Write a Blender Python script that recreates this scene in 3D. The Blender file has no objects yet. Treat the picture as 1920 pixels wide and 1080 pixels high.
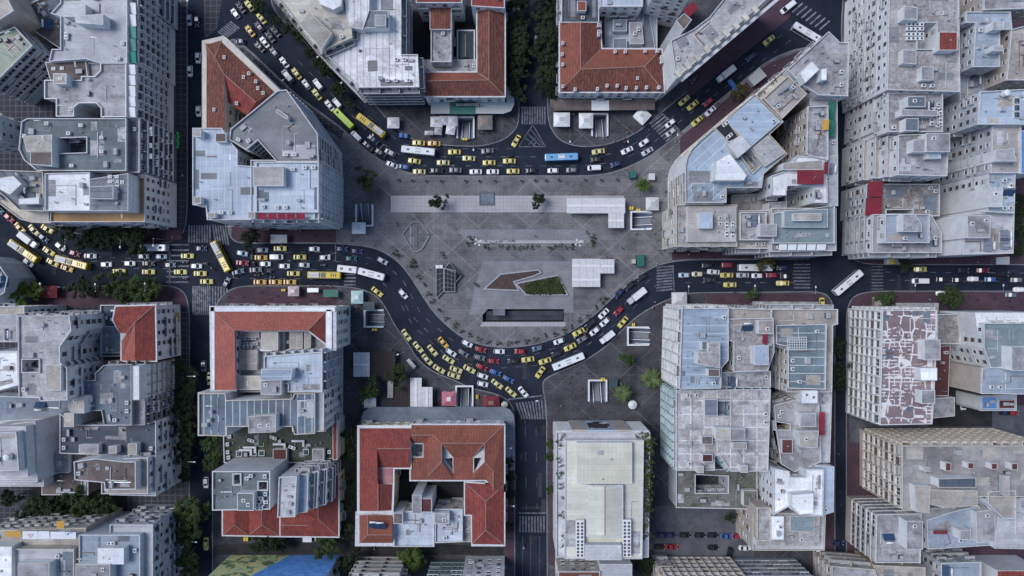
import bpy, bmesh, math, random
import numpy as np
from mathutils import Vector, Matrix
from mathutils.geometry import tessellate_polygon
random.seed(7)
SC = bpy.context.scene
COL = SC.collection
H, S = 250.0, 0.19          # flying height of the drone, metres per photo pixel on the ground
def P(px, py, z=0.0):
    k = S*(H-z)/H
    return Vector(((px-960)*k, (540-py)*k, z))
def pts(s): return [tuple(float(v) for v in p.split(',')) for p in s.split()]
def R(a): return math.radians(a)

# ------------------------------------------------------------------ materials
M = {}
def nodes_of(name):
    m = bpy.data.materials.new(name); m.use_nodes = True
    nt = m.node_tree; b = nt.nodes['Principled BSDF']
    return m, nt, b
def N(nt, t, **k):
    n = nt.nodes.new(t)
    for a, v in k.items(): setattr(n, a, v)
    return n
def mth(nt, op, a, b=None, c=None):
    n = N(nt, 'ShaderNodeMath', operation=op)
    for i, v in enumerate((a, b, c)):
        if v is None: continue
        if isinstance(v, (int, float)): n.inputs[i].default_value = v
        else: nt.links.new(v, n.inputs[i])
    return n.outputs[0]
def mixc(nt, f, a, b, mode='MIX'):
    n = N(nt, 'ShaderNodeMix', data_type='RGBA', blend_type=mode)
    if isinstance(f, (int, float)): n.inputs[0].default_value = f
    else: nt.links.new(f, n.inputs[0])
    for i, v in ((6, a), (7, b)):
        if isinstance(v, tuple): n.inputs[i].default_value = (*v[:3], 1)
        else: nt.links.new(v, n.inputs[i])
    return n.outputs[2]
def noise(nt, vec, scale, detail=4, rough=.6, lo=.35, hi=.65):
    n = N(nt, 'ShaderNodeTexNoise'); n.inputs['Scale'].default_value = scale
    n.inputs['Detail'].default_value = detail; n.inputs['Roughness'].default_value = rough
    nt.links.new(vec, n.inputs['Vector'])
    r = N(nt, 'ShaderNodeMapRange'); r.inputs[1].default_value = lo; r.inputs[2].default_value = hi
    nt.links.new(n.outputs[0], r.inputs[0]); return r.outputs[0]
def line(nt, c, period, width, off=0.0):
    f = mth(nt, 'FRACT', mth(nt, 'DIVIDE', mth(nt, 'ADD', c, 1000.0+off), period))
    return mth(nt, 'LESS_THAN', f, width/period)
GROUND = ('lotd', 'gridpave2', 'trench', 'asphalt', 'court', 'lot', 'pavers', 'gridpave', 'redpave', 'paint', 'paintfaint', 'kerb', 'lightpave', 'deckgrey', 'plaza')
def surf(name, c1, c2=None, sc=.12, fine=.18, stain=.0, stc=(.05, .045, .045), pat=None, pc=(.6, .6, .6), per=2.0, pw=.25,
         rot=0.0, rough=.85, pf=.8, spec=.3, stsc=.22, met=0.0, sh=None):
    m, nt, b = nodes_of(name)
    geo = N(nt, 'ShaderNodeNewGeometry')
    mp = N(nt, 'ShaderNodeMapping'); mp.inputs['Rotation'].default_value = (0, 0, R(rot))
    nt.links.new(geo.outputs['Position'], mp.inputs['Vector'])
    v = mp.outputs[0]
    c2 = c2 or tuple(x*.72 for x in c1)
    col = mixc(nt, noise(nt, v, sc, 5, .65), c1, c2)
    sep = N(nt, 'ShaderNodeSeparateXYZ'); nt.links.new(v, sep.inputs[0])
    x, y, z = sep.outputs
    if sh is None: sh = 0 if name[:2] == 'W_' or name in GROUND or name in ('tile', 'tiler', 'tileo', 'tilep', 'ridge', 'red', 'blk', 'blue') else .11
    if sh:      # sheets of roofing felt laid at different times, each a slightly different tone
        bt = N(nt, 'ShaderNodeTexBrick'); bt.inputs['Scale'].default_value = 1; bt.inputs['Mortar Size'].default_value = .05; bt.inputs['Mortar Smooth'].default_value = .3
        bt.inputs['Brick Width'].default_value = 7.3; bt.inputs['Row Height'].default_value = 1.9; bt.offset = .37; bt.squash = 1.4; bt.squash_frequency = 3
        bt.inputs['Color1'].default_value = (1-sh,)*3+(1,); bt.inputs['Color2'].default_value = (1+sh*.5,)*3+(1,); bt.inputs['Mortar'].default_value = (1-sh*2,)*3+(1,)
        nt.links.new(v, bt.inputs['Vector']); col = mixc(nt, 1.0, col, bt.outputs['Color'], 'MULTIPLY')
        big = noise(nt, v, .045, 4, .6, .38, .62); col = mixc(nt, 1.0, col, mixc(nt, big, (.82, .82, .83), (1.1, 1.1, 1.09)), 'MULTIPLY')
    if pat == 'strip': col = mixc(nt, mth(nt, 'MULTIPLY', line(nt, x, per, pw), pf), col, pc)
    if pat == 'stripy': col = mixc(nt, mth(nt, 'MULTIPLY', line(nt, y, per, pw), pf), col, pc)
    if pat == 'grid':
        g = mth(nt, 'MAXIMUM', line(nt, x, per, pw), line(nt, y, per, pw))
        col = mixc(nt, mth(nt, 'MULTIPLY', g, pf), col, pc)
    if pat == 'bond':
        bt = N(nt, 'ShaderNodeTexBrick'); bt.inputs['Scale'].default_value = 1.0/per
        bt.inputs['Mortar Size'].default_value = pw; bt.inputs['Mortar Smooth'].default_value = 0
        bt.inputs['Brick Width'].default_value = 1.9; bt.inputs['Row Height'].default_value = .7
        nt.links.new(v, bt.inputs['Vector'])
        col = mixc(nt, mth(nt, 'MULTIPLY', bt.outputs['Fac'], pf), col, pc)
    if pat == 'seal':      # white sealing strips painted along old roof joints
        dn = N(nt, 'ShaderNodeTexNoise'); dn.inputs['Scale'].default_value = .35
        nt.links.new(v, dn.inputs['Vector'])
        vv = mixc(nt, .12, v, dn.outputs[1])
        vo = N(nt, 'ShaderNodeTexVoronoi', feature='DISTANCE_TO_EDGE', distance='CHEBYCHEV') if False else N(nt, 'ShaderNodeTexVoronoi', feature='DISTANCE_TO_EDGE')
        vo.inputs['Scale'].default_value = 1.0/per; vo.inputs['Randomness'].default_value = .55; nt.links.new(vv, vo.inputs['Vector'])
        g = mth(nt, 'LESS_THAN', vo.outputs['Distance'], pw)
        g = mth(nt, 'MULTIPLY', g, noise(nt, v, .5, 2, .6, .38, .46))
        dens = noise(nt, v, .11, 2, .5, .47, .53)
        g2 = mth(nt, 'MULTIPLY', line(nt, y, 1.15, .34), mth(nt, 'MULTIPLY', noise(nt, v, .45, 3, .6, .46, .5), dens))
        g = mth(nt, 'MAXIMUM', g, g2)
        g = mth(nt, 'MAXIMUM', g, mth(nt, 'MULTIPLY', line(nt, x, 1.7, .3), mth(nt, 'MULTIPLY', noise(nt, v, .6, 3, .6, .52, .55), dens)))
        col = mixc(nt, mth(nt, 'MULTIPLY', g, pf), col, pc)
    if pat == 'tile':      # rows of clay tiles: fine rows plus streaks that differ tile to tile
        st = N(nt, 'ShaderNodeMapping'); st.inputs['Scale'].default_value = (3.2, .55, 1)
        nt.links.new(v, st.inputs[0])
        col = mixc(nt, mth(nt, 'MULTIPLY', noise(nt, st.outputs[0], .9, 3, .7, .42, .62), .75), col, pc)
        st2 = N(nt, 'ShaderNodeMapping'); st2.inputs['Scale'].default_value = (.6, 3.0, 1)
        nt.links.new(v, st2.inputs[0])
        col = mixc(nt, mth(nt, 'MULTIPLY', noise(nt, st2.outputs[0], .9, 3, .7, .5, .7), .45), col, tuple(q*.45 for q in c1))
        col = mixc(nt, mth(nt, 'MULTIPLY', line(nt, x, per, pw), pf), col, tuple(q*.55 for q in c1))
    if stain > 0:
        col = mixc(nt, mth(nt, 'MULTIPLY', noise(nt, v, stsc, 6, .72, .46, .66), min(1, stain*1.2)), col, stc)
    if fine > 0:
        f = noise(nt, v, 1.7, 4, .75, .3, .7)
        col = mixc(nt, 1.0, col, mixc(nt, f, (1-fine,)*3, (1+fine*.6,)*3), 'MULTIPLY')
    nt.links.new(col, b.inputs['Base Color'])
    b.inputs['Roughness'].default_value = rough; b.inputs['Specular IOR Level'].default_value = spec
    b.inputs['Metallic'].default_value = met
    M[name] = m; return m
def plain(name, c, rough=.5, spec=.4, met=0.0, vary=.12, coat=0.0):
    m, nt, b = nodes_of(name)
    geo = N(nt, 'ShaderNodeNewGeometry')
    f = noise(nt, geo.outputs['Position'], .9, 4, .7, .3, .7)
    col = mixc(nt, f, tuple(x*(1-vary) for x in c), tuple(min(1, x*(1+vary*.7)) for x in c))
    nt.links.new(col, b.inputs['Base Color'])
    b.inputs['Roughness'].default_value = rough; b.inputs['Specular IOR Level'].default_value = spec
    b.inputs['Metallic'].default_value = met; b.inputs['Coat Weight'].default_value = coat
    M[name] = m; return m
# ground
surf('asphalt', (.026, .033, .053), (.012, .017, .029), sc=.05, fine=.3, stain=.55, stc=(.009, .011, .018), stsc=.09, spec=.15)
surf('court', (.03, .03, .034), (.012, .012, .015), sc=.1, stain=.5)
surf('lotd', (.042, .047, .06), (.03, .034, .045), sc=.3); surf('gridpave2', (.03, .034, .045), (.02, .024, .032), sc=.3)
surf('lot', (.115, .12, .135), (.07, .075, .09), sc=.1, stain=.5, stc=(.04, .04, .05))
surf('gridpave', (.045, .043, .055), (.025, .024, .033), sc=.1, stain=.4, pat='grid', pc=(.12, .12, .14), per=2.1, pw=.3, pf=.7)
surf('redpave', (.088, .05, .068), (.058, .034, .046), sc=.1, fine=.22, stain=.4, stc=(.04, .03, .04), pat='strip', pc=(.06, .045, .06), per=9.0, pw=.5, pf=.6)
surf('paint', (.28, .29, .33), (.1, .11, .135), sc=.5, fine=.3, stain=.8, stc=(.06, .065, .08), stsc=.6)
surf('paintfaint', (.2, .21, .24), (.09, .1, .12), sc=.5, fine=.3, stain=.7, stc=(.04, .045, .06), stsc=.6)
surf('kerb', (.25, .25, .27), (.15, .15, .17), sc=.3)
surf('lightpave', (.43, .40, .41), (.34, .32, .33), sc=.1, fine=.12, pat='grid', pc=(.25, .24, .25), per=1.4, pw=.2, pf=.45)
surf('deckgrey', (.255, .25, .265), (.175, .172, .185), sc=.12, fine=.14, pat='stripy', pc=(.18, .18, .2), per=1.6, pw=.2, pf=.5, stain=.25, stc=(.12, .12, .13))
def plaza_mat(name, c1, c2, lc, amt):
    m = surf(name, c1, c2, sc=.05, fine=.24, stain=.55, stc=tuple(q*.42 for q in c2), stsc=.13, pat='bond', pc=tuple(q*.7 for q in c2), per=1.5, pw=.035, pf=.5, sh=.13, spec=.2)
    nt = m.node_tree; b = nt.nodes['Principled BSDF']
    old = b.inputs['Base Color'].links[0].from_socket
    geo = N(nt, 'ShaderNodeNewGeometry'); sep = N(nt, 'ShaderNodeSeparateXYZ'); nt.links.new(geo.outputs['Position'], sep.inputs[0])
    x, y = sep.outputs[0], sep.outputs[1]
    px, py = 98*S, 86*S
    a = mth(nt, 'DIVIDE', mth(nt, 'SUBTRACT', x, (749-960)*S), px); c = mth(nt, 'DIVIDE', mth(nt, 'SUBTRACT', y, (540-382)*S), py)
    g = None
    for q in (mth(nt, 'ADD', a, c), mth(nt, 'SUBTRACT', a, c)):
        f = mth(nt, 'FRACT', mth(nt, 'ADD', q, 100.012)); l = mth(nt, 'LESS_THAN', f, .024)
        g = l if g is None else mth(nt, 'MAXIMUM', g, l)
    for q, p in ((x, 24.3), (y, 28.5)): g = mth(nt, 'MAXIMUM', g, mth(nt, 'MULTIPLY', line(nt, q, p, .3), .4))
    g = mth(nt, 'MULTIPLY', g, noise(nt, geo.outputs['Position'], .04, 3, .5, .3, .55))
    nt.links.new(mixc(nt, mth(nt, 'MULTIPLY', g, amt), old, lc), b.inputs['Base Color'])
plaza_mat('plaza', (.232, .222, .228), (.142, .136, .146), (.34, .33, .34), .4)
plaza_mat('pavers', (.1, .097, .108), (.058, .057, .066), (.19, .185, .2), .4)
# roofs
surf('wht', (.9, .91, .93), (.76, .78, .81), sc=.1, pat='strip', pc=(.55, .56, .58), per=1.6, pw=.12, pf=.4, stain=.3, stc=(.36, .34, .33))
surf('wht2', (.62, .68, .78), (.5, .55, .64), sc=.14, stain=.35, stc=(.33, .32, .33), pat='grid', pc=(.7, .72, .76), per=2.3, pw=.2, pf=.3)
surf('wmt', (.92, .92, .94), (.72, .72, .75), sc=.12, pat='strip', pc=(.26, .26, .28), per=2.1, pw=.28, pf=.6, stain=.55, stc=(.24, .2, .18), stsc=.14)
surf('palegrey', (.55, .56, .59), (.44, .45, .48), sc=.08, stain=.3, stc=(.28, .26, .26))
surf('conc', (.44, .43, .44), (.29, .28, .295), sc=.13, stain=.6, stc=(.13, .115, .115))
surf('conc2', (.265, .275, .285), (.21, .215, .225), sc=.1, stain=.4, stc=(.15, .15, .15))
surf('conc3', (.5, .49, .49), (.36, .355, .36), sc=.2, fine=.3, stain=.55, stc=(.24, .23, .24), stsc=.7)
surf('conc4', (.4, .38, .37), (.3, .29, .285), sc=.06, stain=.75, stc=(.15, .14, .14), pat='stripy', pc=(.28, .27, .27), per=3.0, pw=.18, pf=.5, stsc=.07)
surf('pale', (.5, .56, .65), (.44, .5, .58), sc=.07, fine=.08, pat='strip', pc=(.6, .66, .74), per=1.9, pw=.16, pf=.6, stain=.2, stc=(.3, .31, .33))
surf('pale2', (.36, .44, .53), (.31, .385, .47), sc=.07, fine=.08, pat='stripy', pc=(.55, .6, .66), per=2.6, pw=.22, pf=.65, stain=.15)
surf('pale2d', (.36, .44, .53), (.31, .385, .47), sc=.07, fine=.08, pat='strip', pc=(.58, .62, .68), per=2.6, pw=.24, pf=.7, rot=48, stain=.15)
surf('pale3', (.45, .53, .63), (.4, .47, .56), sc=.08, stain=.2, stc=(.3, .32, .36))
surf('bgry', (.24, .28, .34), (.19, .22, .28), sc=.1, stain=.4, stc=(.12, .13, .15))
surf('bgry2', (.36, .42, .5), (.3, .35, .42), sc=.12, stain=.35, stc=(.22, .22, .24), pat='strip', pc=(.28, .33, .4), per=2.2, pw=.12, pf=.5)
surf('grn', (.17, .205, .215), (.13, .155, .165), sc=.07, stain=.55, stc=(.07, .075, .08), stsc=.12)
surf('bgrn', (.25, .31, .335), (.19, .24, .26), sc=.09, stain=.45, stc=(.14, .17, .18))
surf('slate', (.095, .115, .145), (.075, .09, .115), sc=.1, stain=.2, pat='strip', pc=(.05, .06, .075), per=2.2, pw=.16, pf=.6)
surf('slate2', (.19, .225, .27), (.15, .18, .22), sc=.1, stain=.3)
surf('strp', (.17, .215, .265), (.14, .18, .225), sc=.08, pat='strip', pc=(.58, .6, .62), per=2.3, pw=.28, pf=.8, stain=.2)
surf('strpy', (.19, .25, .285), (.155, .205, .24), sc=.08, pat='stripy', pc=(.6, .62, .64), per=2.6, pw=.26, pf=.8, stain=.25)
surf('deck', (.24, .265, .305), (.18, .2, .23), sc=.1, stain=.45, pat='stripy', pc=(.09, .1, .12), per=2.0, pw=.22, pf=.75)
surf('deckd', (.24, .265, .305), (.18, .2, .23), sc=.1, stain=.45, pat='stripy', pc=(.08, .09, .11), per=2.2, pw=.3, pf=.75, rot=45)
surf('wth', (.5, .5, .51), (.3, .29, .3), sc=.2, fine=.35, stain=.7, stc=(.15, .14, .14), stsc=.35)
surf('wth2', (.42, .39, .38), (.27, .245, .24), sc=.2, fine=.4, stain=.6, stc=(.5, .49, .5), stsc=.6)
surf('brn', (.2, .165, .15), (.13, .105, .1), sc=.15, fine=.3, stain=.4)
surf('brick', (.13, .045, .045), (.085, .03, .03), sc=.15, stain=.4)
surf('beige', (.47, .43, .39), (.37, .34, .31), sc=.15, fine=.25, stain=.5, stc=(.24, .2, .175))
surf('beige2', (.46, .43, .42), (.36, .335, .33), sc=.12, stain=.35, stc=(.24, .22, .21))
surf('cream', (.58, .54, .48), (.47, .44, .39), sc=.15, stain=.35, stc=(.33, .28, .22))
surf('orange', (.43, .27, .15), (.48, .26, .08), sc=.06, stain=.4, stc=(.3, .24, .21))
surf('tile', (.165, .054, .04), (.092, .034, .03), sc=.16, fine=.3, pat='tile', pc=(.3, .12, .08), per=.95, pw=.32, pf=.45, stain=.45, stc=(.085, .05, .045))
surf('tileo', (.255, .078, .055), (.165, .052, .04), sc=.12, fine=.2, pat='tile', pc=(.32, .115, .08), per=.95, pw=.3, pf=.4, stain=.5, stc=(.16, .07, .05))
surf('tiler', (.225, .048, .042), (.135, .034, .034), sc=.22, fine=.26, pat='tile', pc=(.33, .085, .06), per=.95, pw=.26, pf=.3, stain=.2, stc=(.14, .045, .04))
surf('tilep', (.31, .095, .078), (.225, .074, .062), sc=.16, fine=.2, pat='tile', pc=(.42, .13, .1), per=.95, pw=.2, pf=.2, stain=.2, stc=(.2, .09, .07))
surf('ridge', (.36, .23, .19), (.27, .16, .13), sc=.4)
surf('yel', (.66, .645, .53), (.55, .54, .45), sc=.05, fine=.08, pat='strip', pc=(.42, .43, .36), per=1.3, pw=.24, pf=.45, stain=.3, stc=(.62, .56, .42), stsc=.08)
surf('yel2', (.63, .625, .53), (.53, .53, .46), sc=.05, fine=.08, pat='stripy', pc=(.44, .46, .4), per=1.3, pw=.24, pf=.4, stain=.3, stc=(.68, .66, .58), stsc=.1)
surf('moss', (.21, .2, .185), (.12, .115, .11), sc=.25, fine=.4, stain=.7, stc=(.05, .065, .03), stsc=.16)
surf('mossd', (.085, .09, .08), (.05, .055, .05), sc=.2, fine=.4, stain=.7, stc=(.03, .05, .02), stsc=.25)
surf('red', (.33, .03, .06), (.28, .025, .05), sc=.2, fine=.1, pat='strip', pc=(.25, .02, .045), per=2.4, pw=.2, pf=.5)
surf('patch', (.29, .215, .215), (.24, .18, .185), sc=.12, fine=.15, pat='seal', pc=(.72, .7, .7), per=3.6, pw=.05, pf=.9)
surf('grid2', (.58, .56, .555), (.4, .385, .385), sc=.15, fine=.35, pat='grid', pc=(.74, .73, .72), per=4.3, pw=.35, pf=.75, stain=.5, stc=(.26, .21, .185), stsc=.3)
surf('junk', (.26, .235, .22), (.16, .14, .14), sc=.25, fine=.5, stain=.6, stc=(.45, .44, .43), stsc=.5)
surf('grnglass', (.12, .2, .14), (.075, .125, .1), sc=.12, stain=.3, pat='grid', pc=(.2, .27, .22), per=2.4, pw=.15, pf=.6, rot=45, rough=.35)
surf('blue', (.1, .23, .5), (.08, .19, .42), sc=.1, pat='grid', pc=(.16, .3, .55), per=1.8, pw=.12)
surf('pink', (.42, .2, .2), (.36, .17, .17), sc=.15)
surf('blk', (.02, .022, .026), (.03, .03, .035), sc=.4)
# walls
surf('W_white', (.68, .69, .7), (.58, .59, .61), sc=.15, fine=.1, stain=.25, stc=(.4, .38, .36), stsc=.3)
surf('W_cream', (.6, .56, .49), (.5, .46, .41), sc=.15, fine=.1, stain=.3, stc=(.32, .28, .24), stsc=.3)
surf('W_grey', (.5, .53, .57), (.4, .43, .47), sc=.15, fine=.12, stain=.3, stc=(.2, .2, .21))
surf('W_blue', (.4, .47, .55), (.33, .39, .47), sc=.15, fine=.1, stain=.2, stc=(.24, .26, .3))
surf('W_beige', (.5, .44, .39), (.42, .37, .33), sc=.15, fine=.12, stain=.35, stc=(.26, .22, .2))
surf('W_brown', (.29, .2, .17), (.22, .16, .14), sc=.2, fine=.15, stain=.3)
surf('W_yellow', (.62, .55, .33), (.54, .47, .28), sc=.2, fine=.1, stain=.2, stc=(.4, .34, .22))
surf('W_dark', (.16, .17, .19), (.11, .12, .14), sc=.2, fine=.12, stain=.3)
surf('W_glass', (.1, .13, .16), (.06, .08, .1), sc=.2, pat='grid', pc=(.35, .37, .4), per=3.2, pw=.25, rough=.3)
plain('trim', (.55, .55, .565), .7, vary=.25); plain('trimcream', (.52, .47, .41), .7, vary=.25); plain('trimgrey', (.33, .34, .36), .7, vary=.2)
plain('glass', (.028, .034, .044), .12, .6, vary=.3); plain('glass2', (.06, .075, .09), .15, .6, vary=.3)
plain('frame_w', (.62, .62, .62), .5); plain('frame_g', (.3, .31, .33), .5); plain('blind', (.5, .49, .45), .7); plain('frame_b', (.16, .1, .07), .6)
plain('steel', (.42, .44, .46), .35, .5, .6); plain('steeld', (.09, .1, .115), .4, .5, .4); plain('acw', (.68, .69, .69), .5); plain('fan', (.025, .026, .03), .5)
plain('awn_w', (.7, .71, .73), .7); plain('awn_g', (.025, .24, .17), .8, vary=.2); plain('awn_t', (.1, .25, .235), .8, vary=.2); surf('awn_r', (.27, .03, .05), (.2, .022, .04), sc=.3, fine=.2, pat='strip', pc=(.17, .02, .035), per=1.3, pw=.12, pf=.7, stain=.3, stc=(.16, .06, .06))
plain('awn_o', (.55, .31, .06), .7); plain('awn_d', (.025, .15, .1), .8, vary=.3); plain('awn_b', (.13, .3, .62), .7); plain('awn_grey', (.4, .41, .43), .7)
plain('rust', (.2, .09, .05), .8, vary=.4); plain('solar', (.025, .055, .12), .35, .3); plain('glassroof', (.045, .07, .085), .4, .3, vary=.3); plain('escal', (.06, .09, .17), .4); plain('stepc', (.22, .23, .26), .7)
plain('tyre', (.02, .02, .02), .8); plain('carglass', (.012, .015, .02), .06, .7); plain('rubber', (.03, .03, .035), .7)
surf('soil', (.085, .05, .043), (.05, .035, .033), sc=.5, fine=.4, stain=.6, stc=(.12, .1, .085), stsc=.5, sh=0); plain('wood', (.22, .13, .07), .8); plain('bark', (.085, .062, .046), .9); plain('pot', (.16, .16, .17), .8)
plain('sign_y', (.72, .55, .05), .5); plain('sign_g', (.03, .45, .12), .5); plain('sign_r', (.5, .03, .04), .5); plain('sign_b', (.05, .15, .5), .5); plain('booth_g', (.02, .12, .1), .5); plain('kpink', (.44, .15, .2), .7, vary=.2); plain('kred', (.15, .02, .03), .7, vary=.25); plain('kpale', (.55, .45, .47), .6)
plain('kwhite', (.66, .67, .68), .5); plain('kgrey', (.4, .4, .42), .55); plain('kbrown', (.2, .18, .17), .6); plain('kteal', (.42, .56, .58), .5); plain('tarp', (.55, .54, .55), .7); surf('trench', (.07, .075, .09), (.035, .04, .05), sc=.3, pat='stripy', pc=(.03, .035, .045), per=.9, pw=.3); plain('trimteal', (.36, .46, .47), .5, vary=.3); plain('pergola', (.035, .026, .028), .8)
for n_, c_ in dict(yel=(.6, .52, .13), yelp=(.6, .54, .23), yelo=(.6, .37, .07), white=(.72, .73, .74), silver=(.46, .48, .5), grey=(.16, .17, .19), black=(.018, .019, .023), navy=(.025, .04, .11),
                   blue=(.05, .12, .32), ltblue=(.4, .52, .62), red=(.32, .025, .04), dkred=(.2, .015, .03), teal=(.02, .1, .12), cream=(.6, .58, .44), purple=(.1, .06, .11), slate=(.1, .14, .19),
                   lime=(.4, .6, .03), bus_y=(.62, .44, .03), bus_b=(.16, .36, .6), green=(.05, .25, .12)).items():
    plain('car_'+n_, c_, .28, .5, 0, .05, .35)
def leafmat(name, c1, c2):
    m, nt, b = nodes_of(name)
    geo = N(nt, 'ShaderNodeNewGeometry'); oi = N(nt, 'ShaderNodeObjectInfo')
    f = noise(nt, geo.outputs['Position'], .55, 3, .6, .35, .65)
    col = mixc(nt, f, c1, c2)
    v = mth(nt, 'ADD', mth(nt, 'MULTIPLY', oi.outputs['Random'], .5), .75)
    hs = N(nt, 'ShaderNodeHueSaturation'); nt.links.new(col, hs.inputs['Color']); nt.links.new(v, hs.inputs['Value'])
    nt.links.new(hs.outputs[0], b.inputs['Base Color']); b.inputs['Roughness'].default_value = .75
    b.inputs['Specular IOR Level'].default_value = .2
    M[name] = m
leafmat('leaf_dark', (0.0136, 0.0236, 0.0124), (0.0264, 0.0396, 0.0178)); leafmat('leaf', (0.0248, 0.0465, 0.0155), (0.0462, 0.0726, 0.0231)); leafmat('leaf_bright', (0.0465, 0.0868, 0.0155), (0.0858, 0.1320, 0.0264)); leafmat('leaf_olive', (0.0527, 0.0527, 0.0186), (0.0858, 0.0759, 0.0264))
leafmat('leaf_dry', (0.0620, 0.0620, 0.0403), (0.0462, 0.0561, 0.0330)); leafmat('leaf_palm', (0.0620, 0.0992, 0.0310), (0.1320, 0.1650, 0.0660))

# ------------------------------------------------------------------ mesh helpers
class MB:
    def __init__(s): s.v = []; s.f = []; s.m = []
    def add(s, vs, fs, mi=0):
        o = len(s.v); s.v += [tuple(v) for v in vs]
        s.f += [tuple(i+o for i in f) for f in fs]; s.m += [mi]*len(fs)
    def quad(s, a, b, c, d, mi=0): s.add([a, b, c, d], [(0, 1, 2, 3)], mi)
    def box(s, x0, x1, y0, y1, z0, z1, mi=0, mat=None):
        v = [Vector((x, y, z)) for z in (z0, z1) for x, y in ((x0, y0), (x1, y0), (x1, y1), (x0, y1))]
        if mat: v = [mat @ q for q in v]
        s.add(v, [(3, 2, 1, 0), (4, 5, 6, 7), (0, 1, 5, 4), (1, 2, 6, 5), (2, 3, 7, 6), (3, 0, 4, 7)], mi)
    def prism(s, poly, z0, z1, mi=0, top=None, holes=()):
        n = len(poly); top = mi if top is None else top
        for ring in [poly]+list(holes):
            k = len(ring)
            s.add([(x, y, z0) for x, y in ring]+[(x, y, z1) for x, y in ring], [(i, (i+1) % k, (i+1) % k+k, i+k) for i in range(k)], mi)
        s.flat(poly, z1, top, holes)
    def flat(s, poly, z, mi=0, holes=()):
        rings = [[Vector((x, y, 0)) for x, y in r] for r in [poly]+list(holes)]
        tr = tessellate_polygon(rings); flatv = [v for r in rings for v in r]
        fs = []
        for a, b, c in tr:
            A, B, C_ = flatv[a], flatv[b], flatv[c]
            fs.append((a, b, c) if (B-A).cross(C_-A).z > 0 else (a, c, b))
        s.add([(v.x, v.y, z) for v in flatv], fs, mi)
    def cyl(s, p0, p1, r0, r1, n=8, mi=0, cap=True):
        p0, p1 = Vector(p0), Vector(p1); d = (p1-p0).normalized()
        a = d.orthogonal().normalized(); b = d.cross(a)
        ring = lambda p, r: [p+a*r*math.cos(t*2*math.pi/n)+b*r*math.sin(t*2*math.pi/n) for t in range(n)]
        fs = [(i, (i+1) % n, (i+1) % n+n, i+n) for i in range(n)]
        if cap: fs += [tuple(range(n))[::-1], tuple(range(n, 2*n))]
        s.add(ring(p0, r0)+ring(p1, r1), fs, mi)
    def mesh(s, name, mats, smooth=False):
        me = bpy.data.meshes.new(name); me.from_pydata(s.v, [], s.f)
        for k in mats: me.materials.append(M[k])
        if len(mats) > 1: me.polygons.foreach_set('material_index', s.m)
        if smooth: me.polygons.foreach_set('use_smooth', [True]*len(s.f))
        me.update(); return me
    def build(s, name, mats, parent=None, smooth=False):
        if isinstance(mats, str): mats = [mats]
        return link(name, s.mesh(name, mats, smooth), parent)
def link(name, data, parent=None, loc=None, rz=0, scale=None):
    o = bpy.data.objects.new(name, data); COL.objects.link(o)
    if parent: o.parent = parent
    if loc is not None: o.location = loc
    if rz: o.rotation_euler = (0, 0, rz)
    if scale is not None: o.scale = scale
    return o
def tag(o, label, cat, group=None, kind=None):
    o['label'] = label; o['category'] = cat
    if group: o['group'] = group
    if kind: o['kind'] = kind
    return o
def struct(o): o['kind'] = 'structure'; return o
def empty(name, loc, label=None, cat=None, group=None, rz=0):
    o = bpy.data.objects.new(name, None); COL.objects.link(o); o.location = loc; o.rotation_euler = (0, 0, rz)
    o.empty_display_size = .5
    if label: tag(o, label, cat, group)
    return o
def copy_tree(src, loc, rz, kids=None, mat=None):
    r = src.copy(); COL.objects.link(r); r.location = loc; r.rotation_euler = (0, 0, rz)
    for ch in KIDS.get(src.name, []):
        c = ch.copy(); COL.objects.link(c); c.parent = r
        for g in KIDS.get(ch.name, []):
            d = g.copy(); COL.objects.link(d); d.parent = c
    return r
KIDS = {}
def kid(o, parent): KIDS.setdefault(parent.name, []).append(o); return o
ORD = ['first', 'second', 'third', 'fourth', 'fifth', 'sixth', 'seventh', 'eighth', 'ninth', 'tenth', 'eleventh', 'twelfth', 'thirteenth', 'fourteenth', 'fifteenth', 'sixteenth', 'seventeenth', 'eighteenth', 'nineteenth', 'twentieth', 'twenty-first', 'twenty-second', 'twenty-third', 'twenty-fourth', 'twenty-fifth', 'twenty-sixth', 'twenty-seventh', 'twenty-eighth']
def area(p): return sum(p[i][0]*p[(i+1) % len(p)][1]-p[(i+1) % len(p)][0]*p[i][1] for i in range(len(p)))/2
def ccw(p): return p if area(p) > 0 else p[::-1]
def offset(poly, d):          # ccw polygon, d>0 shrinks it
    n = len(poly); out = []
    for i in range(n):
        a, b, c = Vector(poly[i-1]), Vector(poly[i]), Vector(poly[(i+1) % n])
        e1, e2 = (b-a).normalized(), (c-b).normalized()
        n1, n2 = Vector((-e1.y, e1.x)), Vector((-e2.y, e2.x))
        k = n1+n2; den = 1+n1.dot(n2)
        k = k/den if den > .25 else (n1+n2)*2
        out.append(tuple(b+k*d))
    return out
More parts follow.
